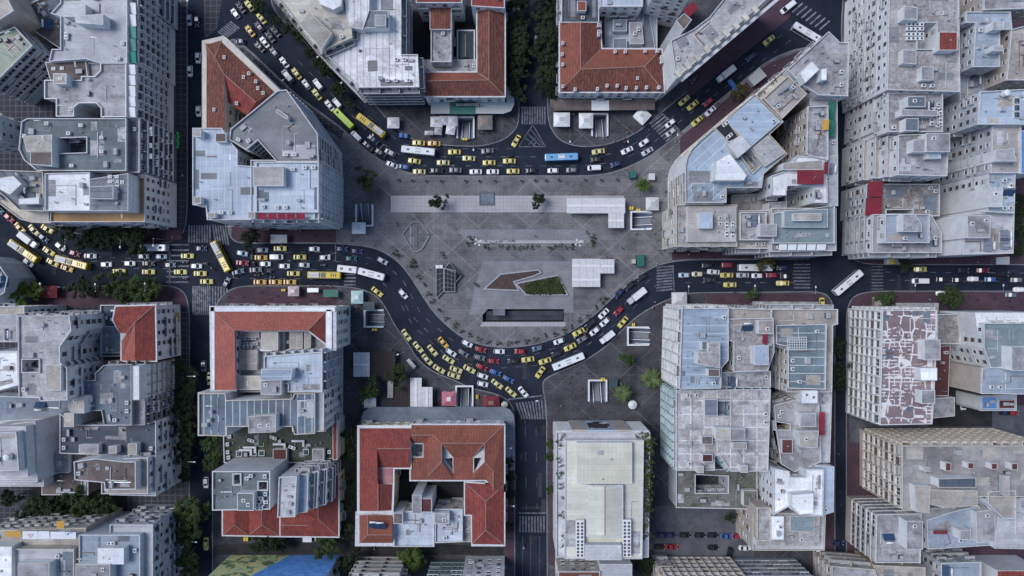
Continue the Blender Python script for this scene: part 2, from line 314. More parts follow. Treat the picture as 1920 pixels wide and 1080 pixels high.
# ------------------------------------------------------------------ buildings
BLD = []; VOLS = []
def V(z, roof, s, f='n', hole=None, w=None, par=.75, base=0.0, bay=3.1):
    d = dict(z=z, roof=roof, px=pts(s), f=f, w=w, par=par, base=base, bay=bay, faces=None)
    raw = [tuple(P(x, y, z)[:2]) for x, y in d['px']]; d['rev'] = area(raw) < 0; d['poly'] = ccw(raw)
    d['hole'] = [ccw([tuple(P(x, y, z)[:2]) for x, y in pts(h)])[::-1] for h in (hole.split('|') if hole else [])]
    return d
def T(z, s, faces, ridges=(), f='n', w=None, hole=None):
    d = V(z, 'tile', s, f, hole, w); d['faces'] = faces; d['ridges'] = ridges; return d
def B(name, ref, cat, wall, vols, trim='trim', nac=0, nvent=0, awn=(), extra=None, hut='W_white', ftrim=None):
    b = dict(name=name, ref=ref, cat=cat, wall=wall, vols=vols, trim=trim, nac=nac, nvent=nvent, awn=awn, extra=extra, hut=hut, ftrim=ftrim)
    BLD.append(b); VOLS.extend(vols); return b
GX, GY, GC = -260.0, -160.0, .5
HM = np.zeros((1040, 640), np.float32)
def raster():
    for v in VOLS:
        p = np.array(v['poly'])
        i0, j0 = [max(0, int((p[:, k].min()-(GX, GY)[k])/GC)-1) for k in (0, 1)]
        i1, j1 = min(1039, int((p[:, 0].max()-GX)/GC)+2), min(639, int((p[:, 1].max()-GY)/GC)+2)
        if i1 <= i0 or j1 <= j0: continue
        X, Y = np.meshgrid(GX+(np.arange(i0, i1)+.5)*GC, GY+(np.arange(j0, j1)+.5)*GC, indexing='ij')
        ins = np.zeros(X.shape, bool)
        for ring in [v['poly']]+v['hole']:
            n = len(ring)
            for a in range(n):
                (x0, y0), (x1, y1) = ring[a], ring[(a+1) % n]
                if y0 == y1: continue
                c = ((y0 > Y) != (y1 > Y)) & (X < (x1-x0)*(Y-y0)/(y1-y0)+x0)
                ins ^= c
        sub = HM[i0:i1, j0:j1]; sub[ins] = np.maximum(sub[ins], v['z'])
def hgt(x, y):
    i, j = int((x-GX)/GC), int((y-GY)/GC)
    return float(HM[i, j]) if 0 <= i < 1040 and 0 <= j < 640 else 0.0
def seen(p):
    if abs(p.x) > 215*(H-p.z)/H or abs(p.y) > 122*(H-p.z)/H: return False
    d = Vector((-p.x, -p.y, H-p.z)); d /= d.z
    k = .6
    while p.z+k < 38:
        q = p+d*k
        if hgt(q.x, q.y) > q.z+.25: return False
        k += 1.6
    return True
# window variants: a unit pane in a frame with a sill, width along x, outward along +y
def window_mesh(frame, pane, blind, mull):
    m = MB(); t = .09
    m.quad((.5, .02, 0), (-.5, .02, 0), (-.5, .02, 1), (.5, .02, 1), 0)
    for a in ((-.5, -.5+t, 0, 1), (.5-t, .5, 0, 1), (-.5+t, .5-t, 0, .06), (-.5+t, .5-t, .94, 1)): m.box(a[0], a[1], 0, .07, a[2], a[3], 1)
    if mull: m.box(-.03, .03, 0, .06, .06, .94, 1)
    if blind: m.box(-.5+t, .5-t, .015, .045, 1-blind, .94, 2)
    m.box(-.58, .58, 0, .2, -.07, 0, 1)
    return m.mesh('window', [pane, frame, 'blind'])
WIN = [window_mesh('frame_w', 'glass', 0, 1), window_mesh('frame_w', 'glass2', .45, 1), window_mesh('frame_g', 'glass', 0, 1), window_mesh('frame_g', 'glass2', .7, 0), window_mesh('frame_b', 'glass', .3, 1), window_mesh('frame_w', 'glass', .25, 0)]
FH = 3.35
BALC = {}
def balc_mesh(t):
    if t not in BALC:
        m = MB(); m.box(-.5, .5, -1.0, -.01, -.14, 0); m.box(-.5, .5, -1.0, -.94, 0, .9, 1); m.box(-.5, -.48, -.94, -.01, 0, .9, 1); m.box(.48, .5, -.94, -.01, 0, .9, 1)
        BALC[t] = m.mesh('balcony', ['trimgrey', t])
    return BALC[t]
def facade(b, root, a, c, z0, z1, style, bay, wins, rng):
    a, c = Vector((*a, 0)), Vector((*c, 0)); L = (c-a).length
    if L < 2.6 or style == 'n' or z1-z0 < 4: return
    d = (c-a)/L; n = Vector((d.y, -d.x, 0)); mid = (a+c)/2
    if n.dot(-mid) < -.12*mid.length: return
    ang = math.atan2(d.y, d.x)+math.pi
    nb = max(1, int((L-.6)/bay)); bw = (L-.6)/nb; nf = int((z1-z0-1.0-1.2)/FH)
    if nf < 1: return
    top = z1-1.0-.1
    W_ = {'w': 1.35, 'b': 1.9, 'g': bw-.5, 'r': bw-.12, 'd': 1.5}[style]; HH = {'w': 1.7, 'b': 2.15, 'g': 2.3, 'r': 1.6, 'd': 2.2}[style]
    gm = MB()
    loc = Matrix.Translation(a) @ Matrix.Rotation(math.atan2(d.y, d.x), 4, 'Z')   # x along wall, -y outward
    for fl in range(nf):
        zt = top-fl*FH; zb = zt-HH
        if zb < z0+.4: break
        vis_any = False
        for k in range(nb):
            p = a+d*(.3+bw*(k+.5))+n*.06
            q = Vector((p.x+n.x*.9, p.y+n.y*.9, zb+HH*.6))
            if hgt(q.x, q.y) > zb+HH*.5: continue
            if not seen(q): continue
            vis_any = True
            if style == 'd' and rng.random() < .12: continue
            wv = rng.choices(range(6), (5, 3, 4, 2, 2, 3))[0] if style != 'r' else rng.choice((2, 2, 0, 3))
            wins.append((p.x-n.x*.06+n.x*.015, p.y-n.y*.06+n.y*.015, zb, ang, W_, HH, wv))
        if not vis_any: continue
        zs = zb-.12
        if style == 'b':
            m = MB(); dep = 1.35
            m.box(.25, L-.25, -dep, -.01, zs-.16, zs, 0, loc)
            m.box(.25, L-.25, -dep-.06, -dep+.06, zs, zs+.95, 1, loc)
            m.box(.25, .35, -dep+.06, -.01, zs, zs+.95, 1, loc); m.box(L-.35, L-.25, -dep+.06, -.01, zs, zs+.95, 1, loc)
            for k in range(2, nb, 2): m.box(.3+bw*k-.06, .3+bw*k+.06, -dep+.06, -.01, zs, zs+2.0, 1, loc)
            m.build('balcony', ['trimgrey', b['trim']], root)
        elif style == 'g':
            gm.box(0, L, -.85, -.01, zs-.2, zs, 0, loc)
        elif style == 'w':
            for k in range(nb):
                if rng.random() < .16: q = loc @ Vector((.3+bw*(k+.5), 0, 0)); link('balcony', balc_mesh(b['trim']), root, (q.x, q.y, zs-.5), math.atan2(d.y, d.x), (bw-.5, 1, 1))
        elif style == 'r':
            gm.box(0, L, -.4, -.01, zs-.25, zs-.02, 0, loc)
        elif style == 'd':
            for k in range(nb):
                if rng.random() < .5: continue
                q = loc @ Vector((.3+bw*(k+.5), 0, 0)); ob = link('balcony', balc_mesh(b['trim']), root, (q.x, q.y, zs), math.atan2(d.y, d.x), (bw-.4, 1, 1))
    if style == 'g' and gm.v:
        zl = min(q[2] for q in gm.v)
        for k in range(nb+1): gm.box(.3+bw*k-.14, .3+bw*k+.14, -.95, -.02, zl, top+.35, 0, loc)
    if gm.v: gm.build('facade_grid', [b['ftrim'] or b['trim']], root)
def flat_at(v, *qs): return all(abs(hgt(q.x+ex, q.y+ey)-v['z']) < .1 for q in qs for ex in (-.6, .6) for ey in (-.6, .6))
def patches(v, rf, z, rng, root):
    p = v['poly']; A = abs(area(p)); done = 0
    for t in range(60):
        i = rng.randrange(len(p)); a, c = Vector(p[i]), Vector(p[(i+1) % len(p)]); L = (c-a).length
        if L < 5: continue
        d = (c-a)/L; n = Vector((-d.y, d.x)); w, h = rng.uniform(1.2, min(8, L*.6)), rng.uniform(.8, 4.5)
        o = a+d*rng.uniform(.6, max(.7, L-w-.6))+n*rng.choice((.5, .6, rng.uniform(.6, 14)))
        qs = [o, o+d*w, o+d*w+n*h, o+n*h]
        if not flat_at(v, *qs, (qs[0]+qs[2])/2): continue
        rf.add([(q.x, q.y, z+.004*done) for q in qs], [(0, 1, 2, 3)], 1); done += 1
        if done > min(7, A/140): break
    for t in range(rng.randrange(2, 5)):
        for k in range(12):
            i = rng.randrange(len(p)); a, c = Vector(p[i]), Vector(p[(i+1) % len(p)]); L = (c-a).length
            if L < 6: continue
            d = (c-a)/L; n = Vector((-d.y, d.x)); o = a+d*rng.uniform(1, L-2)+n*rng.uniform(.7, 6); e = o+n*rng.uniform(2, 9); f = e+d*rng.uniform(-7, 7)
            if flat_at(v, o, e, f, (o+e)/2, (e+f)/2):
                m = MB(); r = rng.choice((.06, .09, .13))
                for s_, e_ in ((o, e), (e, f)): m.cyl((s_.x, s_.y, z+r+.02), (e_.x, e_.y, z+r+.02), r, r, 6)
                m.build('roof_pipe', [rng.choice(['frame_w', 'steel', 'frame_g', 'rust'])], root); break
def build(b):
    rng = random.Random(b['ref'])
    v0 = b['vols'][0]; cx = sum(p[0] for p in v0['poly'])/len(v0['poly']); cy = sum(p[1] for p in v0['poly'])/len(v0['poly'])
    root = empty(b['name'], (0, 0, 0), b['ref'], b['cat'])
    wins = []
    for v in b['vols']:
        z, poly = v['z'], v['poly']; wm = v['w'] or b['wall']
        is_hut = v is not v0 and abs(area(poly)) < 260 and v['f'] == 'n' and v['faces'] is None and v['w'] is None and z > 5
        if is_hut: wm = b['hut']
        par = .14 if is_hut else v['par']
        zt = z-par if v['faces'] is None else z
        w = MB()
        for ring in [poly]+v['hole']:
            k = len(ring)
            w.add([(x, y, v['base']) for x, y in ring]+[(x, y, zt) for x, y in ring], [(i, (i+1) % k, (i+1) % k+k, i+k) for i in range(k)])
        for h in v['hole']:
            if abs(area(h)) < 60: w.flat(offset(h, -.02)[::-1], max(.5, z-6.5), 0)
        wo = w.build('penthouse' if is_hut else 'wall', [wm], root)
        if v['faces'] is None:
            ou, inn = offset(poly, -.06), offset(poly, .2 if not is_hut else .12)
            pr = MB(); n = len(ou)
            def ring_par(o_, i_, ):
                n = len(o_)
                vs = [(x, y, zt-.03) for x, y in o_]+[(x, y, z) for x, y in o_]+[(x, y, z) for x, y in i_]+[(x, y, zt-.03) for x, y in i_]
                fs = []
                for i in range(n):
                    j = (i+1) % n
                    fs += [(i, j, j+n, i+n), (i+n, j+n, j+2*n, i+2*n), (i+2*n, j+2*n, j+3*n, i+3*n), (j, i, i+3*n, j+3*n)]
                pr.add(vs, fs)
            ring_par(ou, inn); rh = []
            for h in v['hole']:
                ring_par(offset(h, -.06), offset(h, .2)); rh.append(offset(h, .3))
            pr.build('parapet', [b['trim']], wo if is_hut else root)
            rf = MB(); rf.flat(offset(poly, .12 if not is_hut else .1), zt+.02 if not is_hut else zt+.1, 0, rh)
            pm = rng.choice(['conc', 'palegrey', 'slate2', 'wth', 'beige', 'conc2'])
            if not is_hut and abs(area(poly)) > 90: patches(v, rf, zt+.03, rng, root)
            rf.build('roof', [v['roof'], pm], wo if is_hut else root)
        else:
            ev = MB(); e1 = offset(poly, -.45)
            ev.prism(e1, z-.35, z-.05, 0, holes=[offset(h, -.1) for h in v['hole']]); ev.build('eaves', [b['trim']], root)
            by = {}
            for mat, s in v['faces']:
                q = [tuple(float(t) for t in c.split(',')) for c in s.split()]
                vs = [P(x, y, z+(dz[0] if dz else 0)) for x, y, *dz in q]
                nrm = sum(((vs[i]-vs[0]).cross(vs[i+1]-vs[0]) for i in range(1, len(vs)-1)), Vector())
                if nrm.z < 0: vs = vs[::-1]
                m = by.setdefault(mat, MB()); m.add(vs, [tuple(range(len(vs)))])
            for mat, m in by.items(): m.build('roof', [mat], root)
            if v['ridges']:
                rg = MB()
                for s in v['ridges']:
                    q = [P(*[float(t) for t in c.split(',')][:2], z+float(c.split(',')[2])+.05) for c in s.split()]
                    for i in range(len(q)-1): rg.cyl(q[i], q[i+1], .15, .15, 6)
                rg.build('ridge_cap', ['ridge'], root)
        for ri, ring in enumerate([poly]+v['hole']):
            k = len(ring)
            st = v['f'] if ri == 0 else ('w' if z > 9 else 'n')
            # per-edge styles follow the order the points were written in
            for i in range(k):
                s_ = st if len(st) == 1 else st[min(((k-2-i) % k if v['rev'] and ri == 0 else i), len(st)-1)]
                facade(b, root, ring[i], ring[(i+1) % k], v['base'], z, s_, v['bay'], wins, rng)
    wins.sort(key=lambda t: -t[4]*t[5])
    if len(wins) > 100: rng.shuffle(wins); wins.sort(key=lambda t: -round(t[4]*t[5], 1))
    for (x, y, z, ang, w_, h_, k) in wins[:100]: link('window', WIN[k], root, (x, y, z), ang, (w_, 1, h_))
    if len(wins) > 100:
        by = {}; allm = MB(); mats = ['glass', 'frame_w', 'blind', 'glass2', 'frame_g', 'frame_b']
        for (x, y, z, ang, w_, h_, k) in wins[100:]:
            mt = Matrix.Translation((x, y, z)) @ Matrix.Rotation(ang, 4, 'Z') @ Matrix.Diagonal((w_, 1, h_, 1))
            me = WIN[k]; names = [q.name for q in me.materials]
            ix = [mats.index(nm) for nm in names]
            o = len(allm.v); allm.v += [tuple(mt @ q.co) for q in me.vertices]
            for f in me.polygons: allm.f.append(tuple(i+o for i in f.vertices)); allm.m.append(ix[f.material_index])
        ob = allm.build('window', mats, root); ob['kind'] = 'stuff'
    for (s, z, mat, drop) in b['awn']:
        q = [P(x, y, z) for x, y in pts(s)]
        for i in range(len(q)//2, len(q)): q[i].z -= drop
        cen = sum(q, Vector())/len(q)
        m = MB(); lo = [p-Vector((0, 0, .12)) for p in q]; n = len(q)
        if sum(((q[i]-q[0]).cross(q[i+1]-q[0]) for i in range(1, n-1)), Vector()).z < 0: q = q[::-1]; lo = lo[::-1]
        m.add(q+lo, [tuple(range(n)), tuple(range(n, 2*n))[::-1]]+[((i+1) % n, i, i+n, (i+1) % n+n) for i in range(n)])
        m.build('awning', [mat], root)
    b['root'] = root
    # small equipment left on the flat roofs
    res = b['cat'] in ('building', 'office block')
    for kind, cnt, lab in (('roof_box', rng.randrange(2, 5) if res else 1, ' box on '), ('aerial', rng.randrange(1, 4) if res else 1, 'thin television aerial on '), ('solar_heater', rng.choice((0, 0, 0, 1)) if b['cat'] == 'building' else 0, 'solar water heater on '), ('condenser', int(b['nac']*.6+.5), 'white condenser on '), ('roof_vent', b['nvent'], 'metal vent on ')):
        made = 0; tries = 0
        flats = [v for v in b['vols'] if v['faces'] is None]
        wts = [max(1, abs(area(v['poly']))) for v in flats]
        while made < cnt and tries < 400 and flats:
            tries += 1
            v = rng.choices(flats, wts)[0]; p = v['poly']
            i = rng.randrange(len(p)); a, c = Vector(p[i]), Vector(p[(i+1) % len(p)])
            L = (c-a).length
            if L < 4: continue
            d = (c-a)/L; n = Vector((-d.y, d.x))
            off = rng.choice((1.4, 1.6, 2.2)) if kind == 'condenser' else rng.uniform(1.2, 9)
            q = a+d*rng.uniform(1.5, L-1.5)+n*off
            if any(abs(hgt(q.x+ex, q.y+ey)-v['z']) > .1 for ex in (-1, 0, 1) for ey in (-1, 0, 1)): continue
            run = rng.choice((1, 2, 3, 4)) if kind == 'condenser' else 1
            for r in range(run):
                t = q+d*(1.35*r)
                if made >= cnt or any(abs(hgt(t.x+ex, t.y+ey)-v['z']) > .1 for ex in (-1, 1) for ey in (-1, 1)): break
                if any((t-u).length < 1.5 for u in USED): continue
                USED.append(t)
                if kind == 'roof_box':
                    bc = rng.choice(['grey', 'white', 'brown', 'pale', 'dark']); o = place(kind, (t.x, t.y, v['z']-v['par']+.02), math.atan2(d.y, d.x), bc+lab+b['ref'], bc+' boxes on '+b['ref']); o.scale = (rng.uniform(.5, 1.7), rng.uniform(.5, 1.3), rng.uniform(.4, 1.5))
                    o.material_slots[0].link = 'OBJECT'; o.material_slots[0].material = M[{'grey': 'kgrey', 'white': 'acw', 'brown': 'rust', 'pale': 'tarp', 'dark': 'steeld'}[bc]]; made += 1; continue
                place(kind, (t.x, t.y, v['z']-v['par']+.02), math.atan2(d.y, d.x)+rng.choice((0, math.pi)), lab+b['ref'], kind.replace('_', ' ')+'s on '+b['ref']); made += 1
USED = []
# ------------------------------------------------------------------ small roof things
PROTO = {}
def fan(m, x, y, z, r, mi=0):
    m.cyl((x, y, z), (x, y, z+.05), r, r, 14, mi)
def mk_condenser(n=1, wide=1.15):
    m = MB(); W2 = wide*n/2
    m.box(-W2, W2, -.5, .5, .16, 1.0)
    o = m.build('condenser', 'acw')
    for i in range(n):
        x = -W2+wide*(i+.5)
        f = MB(); fan(f, x, 0, 1.0, .36); kid(f.build('fan', 'fan', o), o)
        g = MB(); g.cyl((x, 0, 1.05), (x, 0, 1.08), .1, .1, 8); kid(g.build('hub', 'steel', o), o)
    f = MB()
    for sx in (-1, 1): f.box(sx*W2*.8-.08, sx*W2*.8+.08, -.48, .48, 0, .16)
    kid(f.build('foot', 'steeld', o), o)
    return o
def mk_vent():
    m = MB(); m.cyl((0, 0, 0), (0, 0, .75), .13, .13, 8); o = m.build('roof_vent', 'steel')
    c = MB(); c.cyl((0, 0, .75), (0, 0, .95), .28, .05, 8); kid(c.build('cap', 'steel', o), o); return o
def mk_solar():
    o = empty('solar_heater', (0, 0, 0))
    m = MB(); t = Matrix.Rotation(R(32), 4, 'X')
    for x in (-.95, .95): m.box(x-.88, x+.88, -1.1, 1.1, .75, .85, 0, t)
    kid(m.build('panel', 'solar', o), o)
    k = MB(); k.cyl((-1.3, -1.25, 1.75), (1.3, -1.25, 1.75), .3, .3, 12) if False else k.cyl((-1.3, 1.15, 1.55), (1.3, 1.15, 1.55), .3, .3, 12); kid(k.build('tank', 'acw', o, True), o)
    f = MB()
    for x in (-1.2, 1.2): f.box(x-.05, x+.05, .9, 1.0, 0, 1.5); f.box(x-.05, x+.05, -1.0, -.9, 0, .4)
    kid(f.build('frame', 'steeld', o), o); return o
def mk_dish():
    m = MB(); n = 14; rings = []
    for j in range(4):
        r = .2+.23*j; h = .5*(r/.9)**2
        rings.append([Vector((r*math.cos(t*2*math.pi/n), r*math.sin(t*2*math.pi/n), h)) for t in range(n)])
    t = Matrix.Translation((0, 0, 1.0)) @ Matrix.Rotation(R(40), 4, 'X')
    vs = [t @ q for r in rings for q in r]
    m.add(vs, [(j*n+i, j*n+(i+1) % n, (j+1)*n+(i+1) % n, (j+1)*n+i) for j in range(3) for i in range(n)]+[tuple(range(n))[::-1]])
    o = m.build('satellite_dish', 'acw', None, True)
    p = MB(); p.cyl((0, 0, 0), (0, 0, 1.0), .05, .05, 6); kid(p.build('pole', 'steeld', o), o); return o
def mk_tank():
    m = MB(); m.cyl((0, 0, .25), (0, 0, 2.2), .95, .95, 20); m.cyl((0, 0, 2.2), (0, 0, 2.5), .95, .3, 20); o = m.build('water_tank', 'acw', None, False)
    f = MB(); f.box(-.8, .8, -.8, .8, 0, .25); kid(f.build('base', 'steeld', o), o); return o
def mk_skylight():
    m = MB(); m.box(-1, 1, -1, 1, 0, .45); o = m.build('skylight', 'acw')
    g = MB(); g.add([(-.85, -.85, .45), (.85, -.85, .45), (.85, .85, .45), (-.85, .85, .45), (0, 0, .8)], [(0, 1, 4), (1, 2, 4), (2, 3, 4), (3, 0, 4)]); kid(g.build('pane', 'glassroof', o), o); return o
def mk_duct():
    m = MB(); m.box(-2.2, 2.2, -.35, .35, .3, .95); m.box(1.5, 2.2, -1.9, -.35, .3, .95)
    o = m.build('air_duct', 'steel')
    f = MB()
    for x in (-1.6, 0, 1.6): f.box(x-.06, x+.06, -.3, .3, 0, .3)
    kid(f.build('foot', 'steeld', o), o); return o
def mk_chiller():
    m = MB(); m.box(-1.1, 1.1, -3.2, 3.2, .3, 2.2); o = m.build('chiller', 'kgrey')
    for i in range(5):
        f = MB(); f.box(-.9, .9, -3.0+i*1.22, -3.0+i*1.22+1.1, 2.2, 2.26); kid(f.build('grille', 'beige', o), o)
    f = MB()
    for x in (-.9, .9): f.box(x-.1, x+.1, -3, 3, 0, .3)
    kid(f.build('base', 'steeld', o), o); return o
def mk_chimney():
    m = MB(); m.box(-.35, .35, -.45, .45, -.8, 1.3); m.box(-.45, .45, -.55, .55, 1.3, 1.45); o = m.build('chimney', 'W_white')
    f = MB(); f.box(-.2, .2, -.3, .3, 1.45, 1.62); kid(f.build('flue', 'W_brown', o), o); return o
def mk_box():
    m = MB(); m.box(-.6, .6, -.6, .6, 0, 1.0); o = m.build('roof_box', 'kgrey'); l = MB(); l.box(-.64, .64, -.64, .64, 1.0, 1.06); kid(l.build('lid', 'trimgrey', o), o); return o
def mk_aerial():
    m = MB(); m.cyl((0, 0, 0), (0, 0, 3.6), .05, .04, 6); o = m.build('aerial', 'steel')
    for z, l in ((3.5, .9), (3.2, .7), (2.9, 1.1)): h = MB(); h.cyl((-l, 0, z), (l, 0, z), .035, .035, 5); kid(h.build('crossbar', 'steel', o), o)
    return o
MK = {'roof_box': mk_box, 'aerial': mk_aerial, 'condenser': mk_condenser, 'double_condenser': lambda: mk_condenser(2), 'condenser_row': lambda: mk_condenser(4, 1.35), 'roof_vent': mk_vent, 'solar_heater': mk_solar, 'satellite_dish': mk_dish, 'water_tank': mk_tank, 'skylight': mk_skylight, 'air_duct': mk_duct, 'chiller': mk_chiller}
CATN = {'roof_box': 'box', 'aerial': 'aerial', 'condenser': 'air conditioner', 'double_condenser': 'air conditioner', 'condenser_row': 'air conditioner', 'roof_vent': 'vent', 'solar_heater': 'solar heater', 'satellite_dish': 'satellite dish', 'water_tank': 'water tank', 'skylight': 'skylight', 'air_duct': 'air duct', 'chiller': 'chiller'}
def place(kind, loc, rz, label, group):
    if kind not in PROTO:
        o = MK[kind](); PROTO[kind] = o; o.location = loc; o.rotation_euler = (0, 0, rz)
    else: o = copy_tree(PROTO[kind], loc, rz)
    if o.type == 'EMPTY': o.name = kind
    w = label.split()
    if len(w) > 16: label = ' '.join(w[:16])
    o['label'] = label; o['category'] = CATN[kind]; o['group'] = group
    return o
def on_roof(kind, s, z, label, group, rz=0):
    for px, py in pts(s):
        p = P(px, py, z); place(kind, p, R(-rz), label, group); USED.append(Vector(p[:2]))
def wall_seen(): pass
# ------------------------------------------------------------------ the blocks, north west first
B('office_block', 'tall pale office block with green awnings along its terrace', 'office block', 'W_white', [
  V(28, 'palegrey', '113,-30 238,-30 238,118 188,118 160,110 92,115 97,92 113,92 113,30 95,25 113,5'),
  V(25.3, 'conc', '150,-40 258,-40 258,118 150,118', 'g', bay=2.5), V(31, 'palegrey', '118,10 160,8 160,31 118,31'), V(31.5, 'palegrey', '140,30 193,26 193,46 142,43')],
  ftrim='frame_w', nac=3, nvent=5, awn=[('242,5 254,5 254,26 242,24', 27.2, 'awn_w', .5), ('242,27 254,27 254,48 242,48', 27.2, 'awn_w', .5), ('242,49 254,49 254,71 242,71', 27.2, 'awn_t', .5), ('242,73 254,73 254,95 242,95', 27.2, 'awn_t', .5), ('242,97 254,97 254,118 242,117', 27.2, 'awn_g', .5)])
B('tiled_house', 'brown tiled roof house at the top edge of the photo', 'house', 'W_grey', [V(15, 'tile', '245,-30 294,-30 294,27 245,0', 'b')])
B('office_block', 'grey stained roof block with white rim and rounded light notch', 'office block', 'W_white', [
  V(28, 'conc', '83,150 83,185 105,185 105,218 138,218 138,201 148,193 180,193 189,202 189,219 236,219 236,118 188,118 188,132 177,143 152,143 152,150', 'n'),
  V(25.3, 'conc', '130,118 255,118 255,221 192,221 192,200 180,191 147,191 136,200 130,221', 'g', bay=2.5), V(26, 'brn', '85,117 160,113 165,150 95,152', 'n'), V(30.5, 'beige', '100,138 124,138 124,157 100,157')],
  trim='frame_w', ftrim='frame_w', nac=6, nvent=3, awn=[('239,121 253,121 253,139 239,139', 27.2, 'awn_w', .4), ('239,141 253,141 253,159 239,159', 27.2, 'awn_w', .4), ('239,161 253,161 253,180 239,180', 27.2, 'awn_w', .4), ('239,181 253,181 253,199 239,199', 27.2, 'awn_w', .4), ('239,201 253,201 253,219 239,219', 27.2, 'awn_w', .4)])
B('office_block', 'green grey flat roof block with a long rectangular light well', 'office block', 'W_dark', [
  V(28, 'grn', '40,228 50,222 236,222 236,320 70,320 45,300 35,280', 'n', hole='97,259 162,257 162,286 97,288'),
  V(25.3, 'conc', '165,222 261,222 261,323 165,323', 'b'), V(31, 'beige', '43,255 97,253 97,285 50,285'), V(31, 'brn', '57,285 97,285 97,311 57,308')], nac=9, nvent=6)
B('office_block', 'white roofed block with orange terrace and punched window grid', 'office block', 'W_white', [
  V(28, 'wht', '84,325 168,323 168,395 84,395', 'n'), V(28.3, 'deck', '168,336 240,325 240,395 168,395', 'n'), V(22, 'orange', '90,325 271,325 271,416 90,416', 'w', bay=2.8),
  V(31, 'deck', '168,350 212,348 212,373 168,372')], nac=0, nvent=4,
  awn=[('241,332 251,332 251,341 241,341', 25.5, 'awn_w', .5), ('241,345 251,345 251,354 241,354', 25.5, 'awn_w', .5), ('241,358 251,358 251,367 241,367', 25.5, 'awn_w', .5), ('241,371 251,371 251,380 241,380', 25.5, 'awn_w', .5), ('241,384 251,384 251,393 241,393', 25.5, 'awn_w', .5)])
B('apartment_building', 'dark striped deck building with curved cream corner wall', 'building', 'W_cream', [
  V(26, 'deckd', '-20,318 80,322 82,396 36,394 12,372 -20,345'), V(22, 'cream', '-20,320 95,322 95,418 60,417 38,411 15,394 -20,366'),
  V(29, 'wht', '-10,335 25,330 40,345 18,365 -10,350'), V(28.5, 'wht', '35,373 73,370 73,382 35,383')], trim='trimcream', nac=2)
B('office_block', 'green glass roofed block with slanting ribbon windows', 'office block', 'W_blue', [V(22, 'grnglass', '-20,70 27,50 60,85 -20,165', 'r')], nac=2)
B('apartment_building', 'beige blank walled building in the far upper corner', 'building', 'W_beige', [V(26, 'beige', '-60,-30 0,-30 25,20 -15,45 -60,40')])
B('apartment_building', 'grey windowed building behind the green grey roof block', 'building', 'W_grey', [V(28, 'conc', '-50,205 -5,215 0,262 -50,268', 'w')])
B('low_building', 'low dark brown roof wedged behind the pale office block', 'building', 'W_brown', [V(13, 'brn', '35,15 115,-20 118,95 60,55')], nvent=3)
# corner block between the avenue and the diagonal street
B('tiled_house', 'red tiled corner house with white roof boxes and stone cornice', 'house', 'W_cream', [
  T(21, '381,78 418,70 516,168 466,218 455,196 428,195 424,244 381,244',
    [('tile', '381,78 403,108,2.5 421,140,3 422,244,2.5 381,244'), ('tile', '381,78 418,70 403,108,2.5'), ('tile', '418,70 516,168 480,192,3 421,140,3 403,108,2.5'), ('tiler', '421,140,3 480,192,3 463,216 428,192'), ('tiler', '480,192,3 516,168 466,218'), ('W_cream', '421,140,3 428,192 424,244 422,244,2.5')],
    ['403,108,2.5 421,140,3 480,192,3', '381,78,0 403,108,2.5 418,70,0'], 'w'),
  V(21.5, 'W_cream', '379,77 387,79 387,243 379,243', par=.1), V(21.5, 'W_cream', '418,67 426,72 524,168 516,173 413,76', par=.1), V(21.45, 'W_cream', '379,77 419,67 421,73 386,84', par=.1)], trim='trimcream',
  extra=('chimney', '421,108 413,122 467,138 457,145 480,153 484,166 494,175 444,194 402,206 461,179', 21.6))
B('office_block', 'grey roofed angular office with long street ribbon windows', 'office block', 'W_white', [
  V(32, 'conc2', '432,242 520,170 537,168 595,250 597,303 519,303 483,262 462,280 430,262', 'r'), V(34, 'conc', '520,205 540,218 538,224 517,210')], nac=6, nvent=4)
B('office_block', 'pale blue roofed corner block with five crimson awnings', 'office block', 'W_white', [
  V(31.5, 'pale', '361,240 415,240 430,264 445,281 445,310 475,312 533,310 535,304 590,304 590,411 388,412 386,386 361,384', 'w'),
  V(32.5, 'pale', '480,304 597,304 597,398 480,398', 'n'), V(31.2, 'palegrey', '470,300 598,300 598,411 470,411', 'g', bay=3.0), V(35, 'beige2', '475,313 531,312 531,348 475,348'), V(34, 'beige', '364,243 376,243 376,256 364,256'), V(33, 'brn', '404,250 424,250 424,266 404,266'), V(33.5, 'beige', '364,369 376,369 376,382 364,382'), V(33.5, 'beige', '389,399 403,399 403,408 389,408'), V(33.5, 'beige', '465,397 478,397 478,409 465,409')],
  nac=14, nvent=5, awn=[('483,400 500,400 500,411 483,411', 33.4, 'awn_r', .4), ('502,400 518,400 518,411 502,411', 33.4, 'awn_r', .4), ('520,400 535,400 535,411 520,411', 33.4, 'awn_r', .4), ('537,400 553,400 553,411 537,411', 33.4, 'awn_r', .4), ('555,400 571,400 571,411 555,411', 33.4, 'awn_r', .4)])
